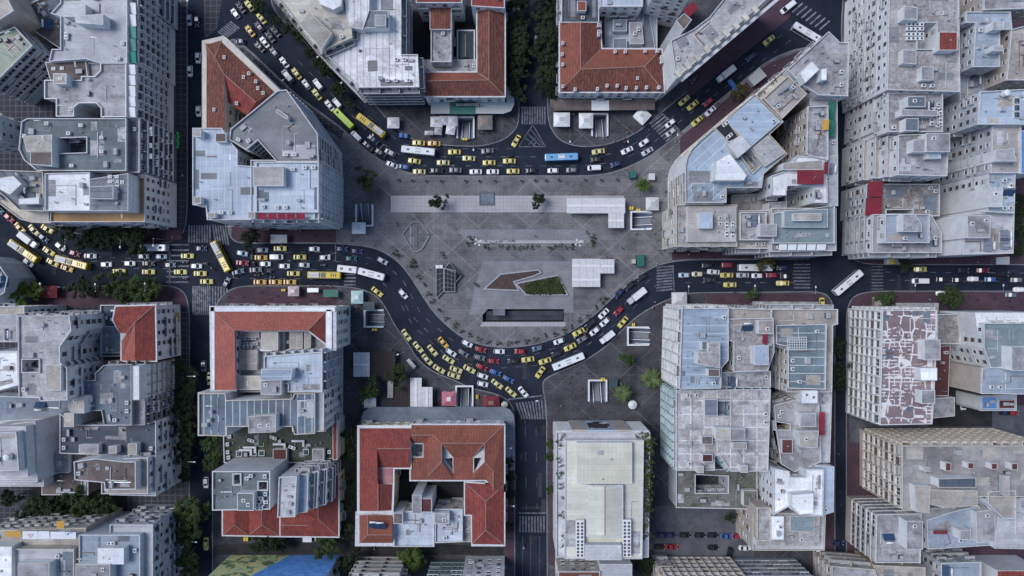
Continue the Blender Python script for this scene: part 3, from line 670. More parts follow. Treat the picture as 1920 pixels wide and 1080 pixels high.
# north blocks
B('apartment_building', 'cream terraced building along the diagonal street', 'building', 'W_cream', [
  V(24, 'cream', '500,-30 620,-30 657,30 660,70 603,95 560,45', 'b'), V(26, 'beige', '562,46 580,22 622,62 603,92'), V(27, 'wht', '585,-30 640,-30 640,10 625,18 600,8')], nac=5, nvent=4, trim='trimcream')
B('hotel_block', 'white metal roofed block with banded balconies above the plaza', 'office block', 'W_dark', [
  V(21, 'wmt', '603,94 655,60 655,-30 752,-30 752,102 783,102 786,163 672,164', 'b'), V(24.5, 'wmt', '640,-30 692,-30 692,20 680,55 655,50'), V(24, 'slate2', '682,20 728,20 728,52 682,52'), V(26, 'conc', '703,28 723,28 723,48 703,48')], nac=8, nvent=8)
B('tiled_house', 'long red tiled house with courtyards, white plaza front', 'house', 'W_white', [
  T(12.5, '796,136 895,136 895,15 946,15 946,180 796,180', [('tile', '796,180 946,180 917,150,2.6 796,152,2.6'), ('tileo', '796,152,2.6 917,150,2.6 895,136 796,136'), ('tile', '946,180 946,15 917,15,2.6 917,150,2.6'), ('tile', '917,15,2.6 895,15 895,136 917,150,2.6')], ['796,152,2.6 917,150,2.6 917,15,2.6', '946,180,0 917,150,2.6 895,136,0'], 'w'),
  V(13, 'tile', '806,12 846,12 846,55 806,55', 'n', par=.1), V(12, 'wth', '808,55 846,55 846,116 808,116', 'w'), V(7, 'wth', '793,112 897,112 897,142 793,142', 'n')], nac=3, nvent=3, extra=('sign', '', 6))
B('tiled_house', 'bright red tiled house cut by the top edge', 'house', 'W_white', [V(17, 'tiler', '780,-30 866,-30 866,5 780,5', 'w', par=.15)])
B('tiled_house', 'small red tiled wing beside the tree lined pedestrian street', 'house', 'W_white', [V(17, 'tiler', '884,-30 946,-30 946,15 884,11', 'w', par=.15)])
B('glass_canopy', 'ribbed glass skylight gable inside the dark courtyard', 'skylight', 'W_dark', [
  T(6, '859,58 888,58 888,112 859,112', [('glassroof', '859,58 873,64,1.6 873,106,1.6 859,112'), ('glassroof', '873,64,1.6 888,58 888,112 873,106,1.6'), ('glassroof', '859,58 888,58 873,64,1.6'), ('glassroof', '859,112 873,106,1.6 888,112')], ['873,64,1.6 873,106,1.6'])])
B('tiled_house', 'weathered tiled corner house with many small white chimneys', 'house', 'W_white', [
  T(12.5, '1050,42 1125,42 1127,92 1240,93 1245,172 1050,172', [('tileo', '1050,172 1050,42 1089,42,2.8 1089,130,2.8'), ('tile', '1089,42,2.8 1125,42 1127,92 1089,130,2.8'), ('tileo', '1089,130,2.8 1127,92 1240,93 1208,125,2.8'), ('tile', '1050,172 1089,130,2.8 1208,125,2.8 1245,172'), ('tile', '1240,93 1245,172 1208,125,2.8')],
    ['1089,42,2.8 1089,130,2.8 1208,125,2.8 1240,93,0', '1050,172,0 1089,130,2.8 1127,92,0', '1208,125,2.8 1245,172,0'], 'w')],
  extra=('chimney', '1055,81 1054,102 1055,121 1055,162 1078,168 1120,167 1138,161 1157,161 1174,165 1193,165 1212,164 1235,164 1157,136 1195,147 1153,97 1172,97 1209,96 1232,96 1240,108 1240,116 1122,48 1122,60 1122,66', 13.2))
B('low_building', 'dark slate roofed house beside the tree lined street', 'house', 'W_cream', [V(14, 'slate', '1053,-30 1123,-30 1123,42 1053,42', 'b'), V(16, 'tileo', '1083,2 1099,2 1099,20 1083,20')], nac=1)
B('workshop', 'blue grey workshop roofs in the yard behind the chimneys', 'workshop', 'W_grey', [
  V(6, 'bgry2', '1122,10 1232,10 1232,95 1122,95', par=.3), V(7.4, 'brick', '1123,22 1135,22 1135,85 1123,85', par=.1), V(8, 'slate2', '1150,37 1175,37 1175,58 1150,58', par=.1), V(8, 'slate2', '1150,72 1175,72 1175,93 1150,93', par=.1), V(7.6, 'slate2', '1161,18 1190,18 1190,36 1161,36', par=.1), V(8.5, 'conc', '1180,42 1203,42 1207,82 1182,82', par=.2), V(6.6, 'slate2', '1207,16 1216,16 1228,90 1203,90', par=.1)], nac=3)
B('apartment_building', 'pale blue roofed building at the top edge above the yard', 'building', 'W_white', [V(16, 'pale', '1125,-30 1207,-30 1205,12 1125,12', 'w')])
B('cinema_hall', 'long grey roofed block with square bays along its cornice', 'building', 'W_white', [
  V(27, 'conc3', '1258,76 1300,55 1330,32 1380,-30 1470,-30 1268,147', 'n'), V(29, 'brn', '1268,38 1283,25 1297,37 1282,56')], nac=1, nvent=5, awn=[('1280,18 1301,3 1310,14 1290,33', 29.4, 'awn_r', .8)], extra=('bays', '1271,139 1289,124 1307,109 1325,94 1343,79 1361,64 1379,49 1397,34 1415,19', 27))
B('apartment_building', 'white windowed building behind the crimson awning', 'building', 'W_white', [V(24, 'wht', '1215,-40 1320,-40 1290,0 1228,-14', 'w')])
# east corner block
B('office_block', 'curved corner office with pale blue deck and finned facade', 'office block', 'W_white', [
  V(26, 'pale2d', '1286,380 1285,320 1286,306 1289,294 1296,281 1312,264 1416,176 1469,228 1443,252 1476,288 1432,326 1428,352 1362,352 1362,380', 'r', hole='1388,290 1408,280 1430,308 1412,325'),
  V(26.9, 'blk', '1341,240 1362,225 1386,258 1366,266', par=.1), V(30, 'wht', '1343,302 1368,288 1400,328 1395,338 1340,338'), V(28.5, 'palegrey', '1363,270 1390,252 1408,275 1383,296'), V(26.8, 'pale2', '1360,226 1417,182 1463,228 1408,275', par=.1), V(26.8, 'conc3', '1412,277 1440,254 1472,287 1435,312', par=.2)], nac=3, nvent=9, trim='trimcream')
B('apartment_building', 'beige roof with curling white ducts beside a planted terrace', 'building', 'W_cream', [V(27, 'beige2', '1432,184 1478,142 1513,176 1467,222'), V(23.5, 'cream', '1416,180 1476,126 1515,150 1450,215', 'w')], nac=3, nvent=2, trim='trimcream')
B('apartment_building', 'pointed corner block with grey roof and white stair hut', 'building', 'W_white', [V(28, 'conc', '1477,130 1554,59 1575,79 1592,80 1590,180 1535,178 1505,158', 'w'), V(31, 'wht', '1500,138 1522,115 1536,130 1510,155'), V(31, 'wht', '1540,130 1550,128 1550,150 1540,150')], nac=3, nvent=5)
B('apartment_building', 'weathered white roof wing with green awnings on its side', 'building', 'W_beige', [V(27, 'wth', '1515,200 1553,198 1553,300 1513,290', 'w'), V(23, 'palegrey', '1520,186 1570,185 1571,385 1520,380', 'n')], nac=2, awn=[('1553,190 1567,190 1567,222 1553,222', 24.6, 'awn_d', .6), ('1553,224 1567,224 1567,256 1553,256', 24.6, 'awn_d', .6), ('1543,224 1555,224 1555,243 1543,243', 28.4, 'awn_o', .5)])
B('apartment_building', 'white roofed block topped by a crimson canopy', 'building', 'W_white', [
  V(26.5, 'wht', '1446,330 1475,320 1495,292 1550,295 1552,380 1526,380 1526,348 1476,348 1474,366 1447,366', 'w'), V(28, 'beige', '1468,306 1543,300 1543,318 1468,318'), V(24, 'palegrey', '1545,295 1571,290 1571,386 1540,384', 'n')], nac=4, awn=[('1495,319 1520,319 1520,345 1495,345', 29, 'awn_r', .2), ('1520,319 1545,319 1545,345 1520,345', 29, 'awn_r', .2), ('1546,303 1553,303 1553,326 1546,326', 28, 'awn_r', .2)])
B('low_building', 'dark low roof in the gap behind the corner office', 'building', 'W_grey', [V(14, 'conc', '1372,366 1500,360 1500,402 1372,402'), V(19, 'wth', '1441,380 1475,378 1475,397 1441,397')])
B('office_block', 'square stone office with paired condensers and pale stair hut', 'office block', 'W_cream', [
  V(22, 'wth2', '1268,384 1382,384 1382,462 1268,462', 'w', bay=2.6), V(22.9, 'beige2', '1289,387 1380,387 1380,453 1289,453', par=.15), V(26, 'pale3', '1312,398 1336,398 1336,428 1312,428')], nvent=4, trim='trimcream')
B('apartment_building', 'grey stained roof building with narrow brown street terrace', 'building', 'W_cream', [V(23, 'conc', '1388,398 1437,398 1437,420 1450,420 1450,450 1388,450'), V(20, 'beige', '1382,395 1452,395 1452,466 1382,466', 'b'), V(26, 'conc', '1425,420 1456,420 1456,443 1425,443')], nac=4, nvent=3)
B('apartment_building', 'greenish grey roof building with five white terrace awnings', 'building', 'W_white', [V(24, 'bgrn', '1450,400 1565,385 1565,456 1450,456'), V(22, 'conc', '1447,390 1568,390 1568,470 1447,472', 'b'), V(27, 'beige', '1488,400 1540,400 1540,414 1488,414'), V(25.5, 'bgrn', '1470,395 1552,392 1552,426 1470,426', par=.2)], nac=4, nvent=3,
  awn=[('1461,458 1476,458 1476,469 1461,469', 23.6, 'awn_w', .5), ('1478,458 1494,458 1494,469 1478,469', 23.6, 'awn_w', .5), ('1496,458 1512,458 1512,469 1496,469', 23.6, 'awn_w', .5), ('1514,458 1530,458 1530,469 1514,469', 23.6, 'awn_w', .5), ('1532,458 1549,458 1549,469 1532,469', 23.6, 'awn_w', .5)])
# north east block, stepped towards the street
B('apartment_building', 'stepped block with weathered roof, light well and fan bank', 'building', 'W_white', [
  V(30, 'wth2', '1668,-30 1798,-30 1800,172 1664,168', 'w', hole='1720,42 1757,42 1757,92 1720,92'), V(23, 'palegrey', '1646,-30 1715,-30 1715,168 1642,170', 'w'), V(15.5, 'palegrey', '1625,-30 1700,-30 1700,172 1619,176', 'w'), V(33, 'tiler', '1761,60 1795,60 1795,94 1761,94'), V(33, 'conc', '1695,12 1720,14 1720,38 1695,36'), V(32, 'conc', '1693,93 1718,95 1718,120 1693,118'), V(32, 'conc', '1728,125 1750,125 1750,150 1728,150')], nac=5, nvent=9, trim='trim')
B('apartment_building', 'stepped block with blue slate hut and chimney rows', 'building', 'W_white', [
  V(28, 'conc', '1665,174 1768,174 1768,247 1665,247', 'w'), V(20, 'palegrey', '1640,174 1700,174 1700,248 1636,248', 'w'), V(32, 'slate2', '1702,181 1735,180 1735,200 1702,200'), V(31, 'conc', '1690,205 1758,207 1758,217 1690,217'), V(31, 'slate2', '1698,222 1722,222 1722,245 1698,245')], nac=10, nvent=6)
B('apartment_building', 'three stepped terraces below a plain grey roof', 'building', 'W_white', [
  V(29, 'conc', '1685,253 1780,250 1776,330 1684,328', 'w'), V(24.5, 'beige', '1664,255 1720,255 1720,329 1662,331', 'w'), V(20.3, 'beige', '1642,258 1720,258 1720,331 1640,334', 'w'), V(15.5, 'beige', '1620,262 1700,262 1700,334 1618,337', 'w'), V(32, 'conc', '1712,262 1737,260 1737,285 1712,285'), V(33, 'conc', '1737,250 1781,250 1781,284 1737,284'), V(31, 'pale3', '1740,286 1764,286 1764,297 1740,297')], nac=2, nvent=3)
B('apartment_building', 'rubble strewn roof with two crimson terrace canopies', 'building', 'W_grey', [V(18, 'junk', '1625,345 1762,345 1762,405 1623,405', 'd', hole='1662,393 1712,393 1712,401 1662,401')], nac=6, nvent=10, awn=[('1628,340 1656,340 1655,369 1628,369', 19.6, 'awn_r', .3), ('1624,371 1654,371 1653,404 1623,404', 19.6, 'awn_r', .3)])
B('apartment_building', 'pale blue roof block with crumpled white hut on the avenue', 'building', 'W_white', [
  V(21, 'conc', '1637,402 1746,402 1766,438 1766,474 1635,474', 'b'), V(25.5, 'bgry2', '1660,402 1743,402 1743,455 1660,455', 'w'), V(28.5, 'wth', '1693,402 1716,402 1728,420 1728,434 1693,434')], nac=3, nvent=2)
B('apartment_building', 'narrow blue grey roof with two stone huts', 'building', 'W_grey', [V(30, 'bgry2', '1812,22 1895,22 1898,55 1875,55 1875,125 1825,125 1830,42 1812,42', 'w'), V(33, 'conc', '1862,40 1882,40 1882,55 1862,55'), V(33, 'conc', '1862,85 1880,85 1880,95 1862,95')], nac=2, nvent=3)
B('low_building', 'low blue grey roof between the tall backs', 'building', 'W_grey', [V(20, 'bgry2', '1800,120 1870,120 1870,190 1800,190')], nac=3, nvent=2)
B('apartment_building', 'blue roof block with a row of white hoods', 'building', 'W_grey', [V(33, 'pale3', '1838,172 1955,165 1955,233 1835,233', 'w')], nvent=3, nac=2)
B('apartment_building', 'bare beige roof block with grey windowed side', 'building', 'W_grey', [V(31, 'beige2', '1862,236 1915,236 1912,324 1858,324', 'w'), V(31.6, 'blue', '1915,245 1955,245 1955,325 1915,325', 'n', par=.2), V(34, 'conc', '1866,282 1900,278 1906,302 1868,302')], nvent=3)
B('apartment_building', 'narrow block with light blue deck and white windowed side', 'building', 'W_white', [V(30, 'pale3', '1853,326 1904,325 1902,400 1852,397', 'w'), V(32, 'palegrey', '1857,352 1880,352 1880,388 1857,388')], nac=8, nvent=3)
B('apartment_building', 'white blank walled block carrying two dark solar panels', 'building', 'W_white', [V(28, 'palegrey', '1810,402 1902,397 1900,475 1806,477'), V(31, 'conc', '1814,404 1858,404 1856,446 1814,446')], nac=4, nvent=3)
B('apartment_building', 'grey roofed block in the upper right corner', 'building', 'W_beige', [V(31, 'conc', '1845,-30 1955,-30 1955,15 1845,18', 'w'), V(30, 'beige', '1897,55 1955,40 1955,150 1888,150', 'w')], nac=4, nvent=3)
# south west block left of the tree lined street
B('apartment_building', 'weathered concrete roof block with square light shaft', 'building', 'W_white', [
  V(30, 'conc3', '33,592 130,592 133,620 112,650 112,680 125,690 126,750 75,752 73,745 35,745', 'd', hole='41,674 73,674 73,698 41,698'), V(31, 'beige', '86,684 114,684 114,732 86,732', par=.2)], nac=2, nvent=5)
B('low_building', 'low slate blue roof tucked beside the red hipped house', 'building', 'W_dark', [V(12, 'slate', '188,572 240,572 240,668 188,668'), V(12.8, 'slate2', '190,612 232,612 232,662 190,662', par=.2)])
B('tiled_house', 'red hipped roof house with orange window awnings', 'house', 'W_white', [
  T(18, '217,575 290,573 292,676 228,676 228,626 212,600', [('tiler', '217,575 290,573 255,603,2.5 212,600'), ('tiler', '212,600 255,603,2.5 237,625,2 224,624'), ('tiler', '290,573 292,676 253,676,2.4 253,603,2.5'), ('tilep', '253,603,2.5 253,676,2.4 228,676 228,640 237,625,2')], ['290,573,0 255,603,2.5', '255,603,2.5 237,625,2'], 'd')], awn=[('328,586 336,586 336,603 328,603', 4.5, 'awn_o', .6), ('328,627 335,627 335,640 328,640', 4.5, 'awn_o', .6)])
B('office_block', 'dark grey roof office with a dense brown window grid', 'office block', 'W_brown', [
  V(22, 'slate2', '128,714 178,713 178,700 194,685 246,683 246,797 195,797 190,770 130,770'), V(20, 'conc', '200,683 271,683 271,797 200,797', 'g', bay=2.9), V(25, 'beige', '132,743 158,743 158,775 132,775'), V(24, 'wht', '249,686 261,686 261,750 249,750')], trim='trimgrey', ftrim='W_beige', nac=6, nvent=5)
B('apartment_building', 'dark slate flat roof with scattered huts and wide balconies', 'building', 'W_white', [
  V(17, 'slate', '112,775 140,797 245,797 292,790 292,857 112,850', 'd', par=.4), V(21, 'beige', '120,775 138,775 138,800 120,800'), V(19, 'conc', '148,834 184,834 184,850 148,850'), V(19.5, 'beige', '240,832 256,832 256,853 240,853'), V(19.5, 'beige', '204,837 218,837 218,850 204,850')], nac=5, nvent=3)
B('apartment_building', 'brown gravel roof block stepping down to the boulevard', 'building', 'W_white', [
  V(24, 'brn', '138,866 180,860 232,866 254,866 254,918 197,918 195,905 140,900', 'n'), V(21, 'beige', '190,862 277,858 277,926 190,926', 'w'), V(18, 'palegrey', '200,858 292,855 292,930 205,928', 'd')], nac=4, nvent=4, hut='W_white')
B('apartment_building', 'white roofed block at the left edge', 'building', 'W_white', [V(27, 'wht', '-30,660 32,658 34,722 -30,740', 'n'), V(28, 'conc', '-30,590 31,590 31,641 -30,641', 'n'), V(22, 'beige', '-30,575 45,575 45,595 -30,595', 'w')], nvent=4)
B('apartment_building', 'stepped grey building with round tower tank', 'building', 'W_white', [
  V(27, 'palegrey', '-20,812 30,810 35,882 -20,884', 'n'), V(24, 'palegrey', '-20,800 48,800 52,893 -20,893', 'n'), V(20, 'palegrey', '-20,800 66,790 70,903 -20,903', 'n'), V(15, 'palegrey', '-20,790 82,785 82,912 -20,912', 'n')], nac=2)
B('low_building', 'rusty brown tiled low roof strewn with debris', 'building', 'W_brown', [V(10, 'brn', '78,848 165,848 165,928 78,928', par=.1), V(11.5, 'conc', '75,850 130,848 130,886 78,888', par=.1)], nvent=6)
B('low_building', 'dark low courtyard roof between the concrete blocks', 'building', 'W_grey', [V(8, 'bgry', '-20,742 130,748 130,800 -20,800', 'n')])
B('apartment_building', 'pale blue roof block with barrel vaulted white shed', 'building', 'W_grey', [V(24, 'bgry2', '148,1003 262,1003 262,1120 148,1120', 'n'), V(22, 'palegrey', '206,984 286,984 286,1120 206,1120', 'd'), V(26.5, 'wht', '183,1028 232,1028 232,1058 183,1058'), V(27, 'conc', '142,1058 206,1058 206,1120 142,1120')], nac=3, nvent=3)
B('apartment_building', 'terraced rooftop with striped white and orange awnings', 'building', 'W_beige', [V(25, 'palegrey', '22,1030 138,1030 138,1120 22,1120', 'n'), V(22, 'beige', '-30,995 160,990 160,1120 -30,1120', 'd'), V(28, 'conc', '34,1056 92,1056 92,1120 34,1120'), V(26, 'wht', '-30,1025 22,1025 22,1120 -30,1120')], nac=5, nvent=4,
  awn=[('42,996 70,996 70,1012 40,1012', 25, 'awn_w', .6), ('71,996 92,996 91,1012 70,1012', 25, 'awn_w', .6), ('94,997 122,997 121,1012 92,1012', 25, 'awn_w', .6), ('123,998 142,998 140,1012 121,1012', 25, 'awn_w', .6), ('10,996 39,996 38,1008 8,1008', 25, 'awn_o', .6), ('106,977 120,977 118,992 104,992', 23.5, 'awn_o', .6)], trim='trimcream', extra=('logos', '', 25))
# block south of the avenue
B('office_block', 'red hipped roof wrapped round a yard of roof machinery', 'office block', 'W_white', [
  T(22, '395,576 628,576 628,655 612,655 612,645 578,619 444,619 440,622 441,731 397,731', [('tilep', '401,584,.2 612,584,.2 578,619,2.6 440,620,2.6'), ('tilep', '401,584,.2 440,620,2.6 442,731,2.6 401,731,.2'), ('tiler', '612,584,.2 612,645,.2 578,619,2.6')], ['401,584,.25 440,620,2.6', '612,584,.25 578,619,2.6'], 'w'),
  V(22.4, 'wht', '395,576 628,576 628,584 395,584', 'n', par=.5), V(22.4, 'wht', '395,576 402,576 402,731 397,731', 'n', par=.5), V(22.4, 'wht', '611,580 622,580 622,658 611,658', 'n', par=.5),
  V(18, 'conc', '436,612 616,612 616,690 560,735 436,735', 'n'), V(22, 'cream', '490,618 521,618 521,657 490,657'), V(21, 'cream', '444,705 488,705 488,731 444,731')])
B('office_block', 'pale blue roof tower with gridded white facade', 'office block', 'W_white', [V(28, 'pale', '495,668 604,660 604,735 540,735 540,720 495,712', 'g', bay=2.9), V(31.5, 'pale2', '490,692 548,692 545,712 490,714'), V(30, 'conc', '489,712 527,712 527,740 489,740')], nac=2, nvent=4)
B('office_block', 'slate roof with white seams and small windowed terrace', 'office block', 'W_white', [
  V(27, 'strp', '372,738 422,738 424,751 548,748 552,738 590,738 590,813 552,815 548,800 425,800 425,818 372,816', 'n'), V(26, 'palegrey', '545,735 607,735 607,809 548,809', 'w', bay=2.6), V(30, 'wth', '466,781 517,778 517,810 466,812'), V(25.5, 'cream', '371,736 384,736 384,817 371,817', 'n')], trim='trimcream', nac=3, nvent=2)
B('low_building', 'mossy low roof crowded with old ventilation machines', 'building', 'W_grey', [V(9, 'mossd', '418,800 625,790 625,868 420,868', 'n'), V(10.5, 'conc', '586,842 607,842 607,862 586,862'), V(10.5, 'brick', '512,842 537,842 537,862 512,862'), V(11, 'tiler', '624,790 632,788 632,862 624,862', par=.1)], nac=10, nvent=14)
B('apartment_building', 'grey green roof block with white framed skylights', 'building', 'W_white', [
  V(27, 'grn', '398,884 506,884 506,955 398,957', 'n', hole='437,889 451,889 451,909 437,909|484,903 501,903 501,919 484,919'), V(30, 'grn', '445,925 475,925 475,957 445,957')], trim='frame_w', nac=11, nvent=2)
B('apartment_building', 'four stepped balconies facing the side street', 'building', 'W_white', [
  V(27, 'palegrey', '523,895 556,893 553,969 520,970', 'n'), V(24, 'pale3', '548,891 578,889 576,960 548,964', 'b'), V(21, 'pale3', '570,886 597,884 594,952 570,956', 'b'), V(18, 'pale3', '590,882 613,879 611,946 590,952', 'b')], nvent=2)
B('tiled_house', 'low red hipped roofs around the balcony block', 'house', 'W_cream', [
  T(9, '418,945 525,945 525,1005 418,1003', [('tiler', '418,1003 418,930 440,930,2 440,984,2'), ('tiler', '418,1003 440,984,2 467,1004'), ('tiler', '440,984,2 440,930,2 467,930 467,1004'), ('tiler', '467,1004 467,930 491,930,2 491,984,2'), ('tiler', '467,1004 491,984,2 525,1005'), ('tiler', '491,984,2 491,930,2 525,930 525,1005')], ['418,1003,0 440,984,2 467,1004,0 491,984,2 525,1005,0', '491,984,2 491,930,2'], 'w'),
  T(9.2, '526,955 634,890 634,1006 526,1005', [('tiler', '526,1005 526,985,1.6 578,985,1.6 597,973,2.4 634,1006'), ('tiler', '526,985,1.6 526,955 578,955 597,973,2.4 578,985,1.6'), ('tiler', '597,973,2.4 597,915,2.4 634,890 634,1006'), ('tiler', '578,955 597,915,2.4 597,973,2.4')], ['526,985,1.6 578,985,1.6', '634,1006,0 597,973,2.4 597,915,2.4'], 'w')])
B('apartment_building', 'building with a big green, yellow and blue painted wall', 'building', 'W_blue', [V(25, 'conc', '373,1096 602,1096 602,1160 373,1160', 'n')], extra=('mural', '', 25))
# south centre block
B('tiled_house', 'cream walled house with dark red tiles and roof terrace', 'house', 'W_yellow', [
  T(13.5, '672,800 769,800 769,877 737,877 737,908 735,958 672,960', [('tiler', '674,803 769,803 769,841,2.4 707,841,2.4'), ('tiler', '674,803 707,841,2.4 709,958,2.4 674,958'), ('tiler', '707,841,2.4 769,841,2.4 769,877 698,877'), ('tiler', '709,958,2.4 709,908,2.2 736,908 734,957'), ('pink', '699,878 737,878 737,907 699,907'), ('tiler', '707,841,2.4 698,877 698,908 709,908,2.4')], ['707,841,2.4 769,841,2.4', '709,908,2.4 709,958,2.4'], 'w')], trim='frame_w')
B('tiled_house', 'small orange tiled corner with two blue solar panels', 'house', 'W_white', [
  T(13.2, '669,962 737,962 737,1022 668,1022', [('tileo', '674,1018 674,966 690,966,2 690,1003,2'), ('tileo', '674,1018 690,1003,2 736,1003,2 736,1018'), ('tileo', '690,966,2 736,966,0 736,1003,2 690,1003,2')], ['690,966,2 690,1003,2 736,1003,2', '674,1018,0 690,1003,2'], 'w')])
B('tiled_house', 'big orange tiled house with two triangular light wells', 'house', 'W_white', [
  T(13, '770,797 945,797 945,920 912,918 912,900 770,900', [
    ('tileo', '770,797 945,797 909,831,2.6 828,831,2.6 813,816,1.6 770,816,1.6'), ('tileo', '945,797 945,920 925,918,2 925,883,2 909,866,2.6 909,831,2.6'), ('tileo', '828,831,2.6 909,831,2.6 887,857 850,857'), ('tileo', '813,816,1.6 828,831,2.6 828,866,2.6 802,893 802,822,.6'),
    ('tileo', '828,866,2.6 850,888 850,900 770,900 802,893'), ('tileo', '850,857 887,857 887,900 850,900'), ('tileo', '909,866,2.6 925,883,2 925,918,2 912,900 886,900 886,888'), ('tileo', '770,816,1.6 813,816,1.6 802,822,.6 802,831 770,831'), ('tileo', '770,858 802,858 802,893 770,900'), ('tileo', '794,831 802,831 802,858 794,858')],
    ['770,816,1.6 813,816,1.6 828,831,2.6 909,831,2.6 909,866,2.6 925,883,2 925,918,2', '828,831,2.6 828,866,2.6 802,893,0', '945,797,0 909,831,2.6', '850,857,0 828,831,2.6', '887,857,0 909,831,2.6'], 'w', hole='771,832 793,832 793,857 771,857|831,860 849,858 849,886|888,858 904,858 889,886')])
B('tiled_house', 'deep red tiled wing along the lower side street', 'house', 'W_white', [
  T(13, '872,905 945,910 945,1022 886,1022 885,965 872,965', [('tiler', '872,905 911,940,2.4 911,994,2.4 885,1020 885,965 872,965'), ('tiler', '872,905 945,910 911,940,2.4'), ('tiler', '945,910 945,1021 911,994,2.4 911,940,2.4'), ('tiler', '885,1020 911,994,2.4 945,1021')], ['872,905,0 911,940,2.4 911,994,2.4 885,1020,0', '945,910,0 911,940,2.4', '911,994,2.4 945,1021,0'], 'w')])
B('apartment_building', 'pale blue white roofs with huts in the tiled block yard', 'building', 'W_beige', [
  V(12, 'wht2', '738,962 780,958 814,960 814,1025 736,1025', 'w'), V(12.4, 'wht2', '816,955 867,955 867,1016 816,1018', 'w'), V(17, 'wth', '773,928 790,928 790,963 773,963'), V(16.5, 'brick', '790,935 809,935 809,960 790,960'), V(15, 'wth', '815,962 842,962 842,982 815,982'), V(14, 'brn', '738,962 755,962 755,982 738,982'), V(10, 'conc', '868,965 886,965 886,1016 868,1016', 'n')], nac=5, nvent=4)
B('hotel_block', 'pale yellow ribbed roof hall with planted edges', 'hall', 'W_white', [
  V(19, 'palegrey', '1043,811 1219,811 1216,1045 1043,1045', 'n'), V(22, 'yel2', '1060,826 1207,826 1204,1048 1059,1048', 'n', par=.4), V(23.4, 'yel', '1082,830 1185,830 1185,907 1082,907', 'n', par=.2),
  T(23.6, '1102,912 1166,912 1166,1004 1102,1004', [('yel2', '1102,912 1134,912,1.4 1134,1004,1.4 1102,1004'), ('yel2', '1134,912,1.4 1166,912 1166,1004 1134,1004,1.4')], ['1134,912,1.4 1134,1004,1.4'], w='W_white'), V(24.5, 'palegrey', '1097,1022 1165,1022 1165,1050 1097,1050', par=.2)], nvent=4, extra=('stage', '', 19))
B('low_building', 'brown tiled roof below the pale yellow hall', 'building', 'W_cream', [V(18, 'tile', '1047,1072 1125,1072 1125,1120 1047,1120', 'w', par=.2), V(17, 'palegrey', '1125,1058 1185,1058 1185,1120 1125,1120', 'n')], nvent=2)
# east of the lower plaza
B('office_block', 'pale blue roof office with white gridded plaza front', 'office block', 'W_cream', [V(27.5, 'pale2', '1279,578 1366,578 1366,675 1353,690 1352,728 1274,730', 'g', bay=3.2), V(31, 'wth2', '1308,660 1328,660 1328,643 1350,643 1350,690 1308,683'), V(30, 'brn', '1328,692 1349,692 1349,706 1328,706'), V(30, 'slate2', '1316,640 1326,640 1326,656 1316,656')], nvent=12, nac=4)
B('apartment_building', 'brown gravel roof between two pale roofs, crimson hatch', 'building', 'W_cream', [V(26, 'wth2', '1367,598 1450,596 1452,660 1440,695 1376,697 1376,642 1367,638', 'd'), V(24, 'beige', '1367,578 1447,580 1447,605 1367,602', 'w'), V(29.5, 'pale3', '1415,648 1441,648 1441,684 1415,684'), V(28, 'beige', '1422,600 1450,600 1450,626 1422,626')], nac=4, nvent=5, awn=[('1430,626 1439,626 1439,645 1430,645', 27.6, 'awn_r', .2)])
B('apartment_building', 'green slate roof with white seams and a pergola', 'building', 'W_cream', [V(25, 'strpy', '1456,610 1550,608 1548,730 1478,728 1478,650 1456,645', 'w'), V(22, 'beige', '1448,580 1571,580 1571,608 1562,610 1560,735 1475,735 1475,640 1448,640', 'b')], nac=7, nvent=4, extra=('pergola', '', 25))
B('apartment_building', 'wide weathered slab roof with huts, green glass front', 'office block', 'W_blue', [
  V(23, 'grid2', '1268,732 1445,730 1440,884 1370,884 1350,855 1340,855 1340,882 1268,882', 'g', hole='1345,752 1370,752 1370,780 1345,780', bay=2.6), V(24.5, 'slate2', '1321,749 1345,749 1345,780 1321,780', par=.2), V(26.5, 'cream', '1342,802 1370,802 1370,824 1342,824'), V(26, 'conc', '1370,804 1397,804 1397,826 1370,826'), V(25.5, 'beige', '1374,830 1400,830 1400,842 1374,842'), V(25, 'brn', '1316,818 1336,818 1336,833 1316,833'), V(25.5, 'brick', '1317,852 1336,852 1336,866 1317,866'), V(26, 'cream', '1307,874 1319,874 1319,887 1307,887'), V(26, 'cream', '1389,873 1402,873 1402,886 1389,886')], trim='trim', ftrim='trimteal', nac=8, nvent=8)
B('apartment_building', 'narrow weathered roof strip between two taller roofs', 'building', 'W_grey', [V(22, 'wth', '1355,698 1445,696 1445,727 1355,726', 'w')], nac=2, nvent=3)
B('apartment_building', 'crowded rooftop terraces with a long crimson strip', 'building', 'W_beige', [
  V(20, 'conc', '1452,760 1500,748 1535,735 1540,866 1490,885 1465,870 1455,800', 'd', hole='1450,790 1482,795 1482,806 1452,806'), V(23, 'wht', '1503,732 1533,732 1533,756 1503,756'), V(23, 'conc', '1503,775 1530,775 1530,800 1500,800'), V(23, 'beige', '1497,808 1535,808 1532,840 1500,838'), V(21.2, 'brick', '1466,824 1486,824 1486,850 1466,850'), V(18, 'palegrey', '1525,735 1560,735 1556,867 1525,867', 'w')], nac=9, nvent=5, awn=[('1536,773 1547,773 1547,816 1536,816', 20.6, 'awn_r', .2)])
B('low_building', 'derelict mossy roof with a deep dark square pit', 'building', 'W_grey', [V(12, 'moss', '1268,880 1420,880 1420,955 1268,952', 'n', hole='1304,890 1366,893 1366,925 1304,925'), V(14, 'moss', '1394,920 1420,920 1420,949 1394,949')], nvent=4)
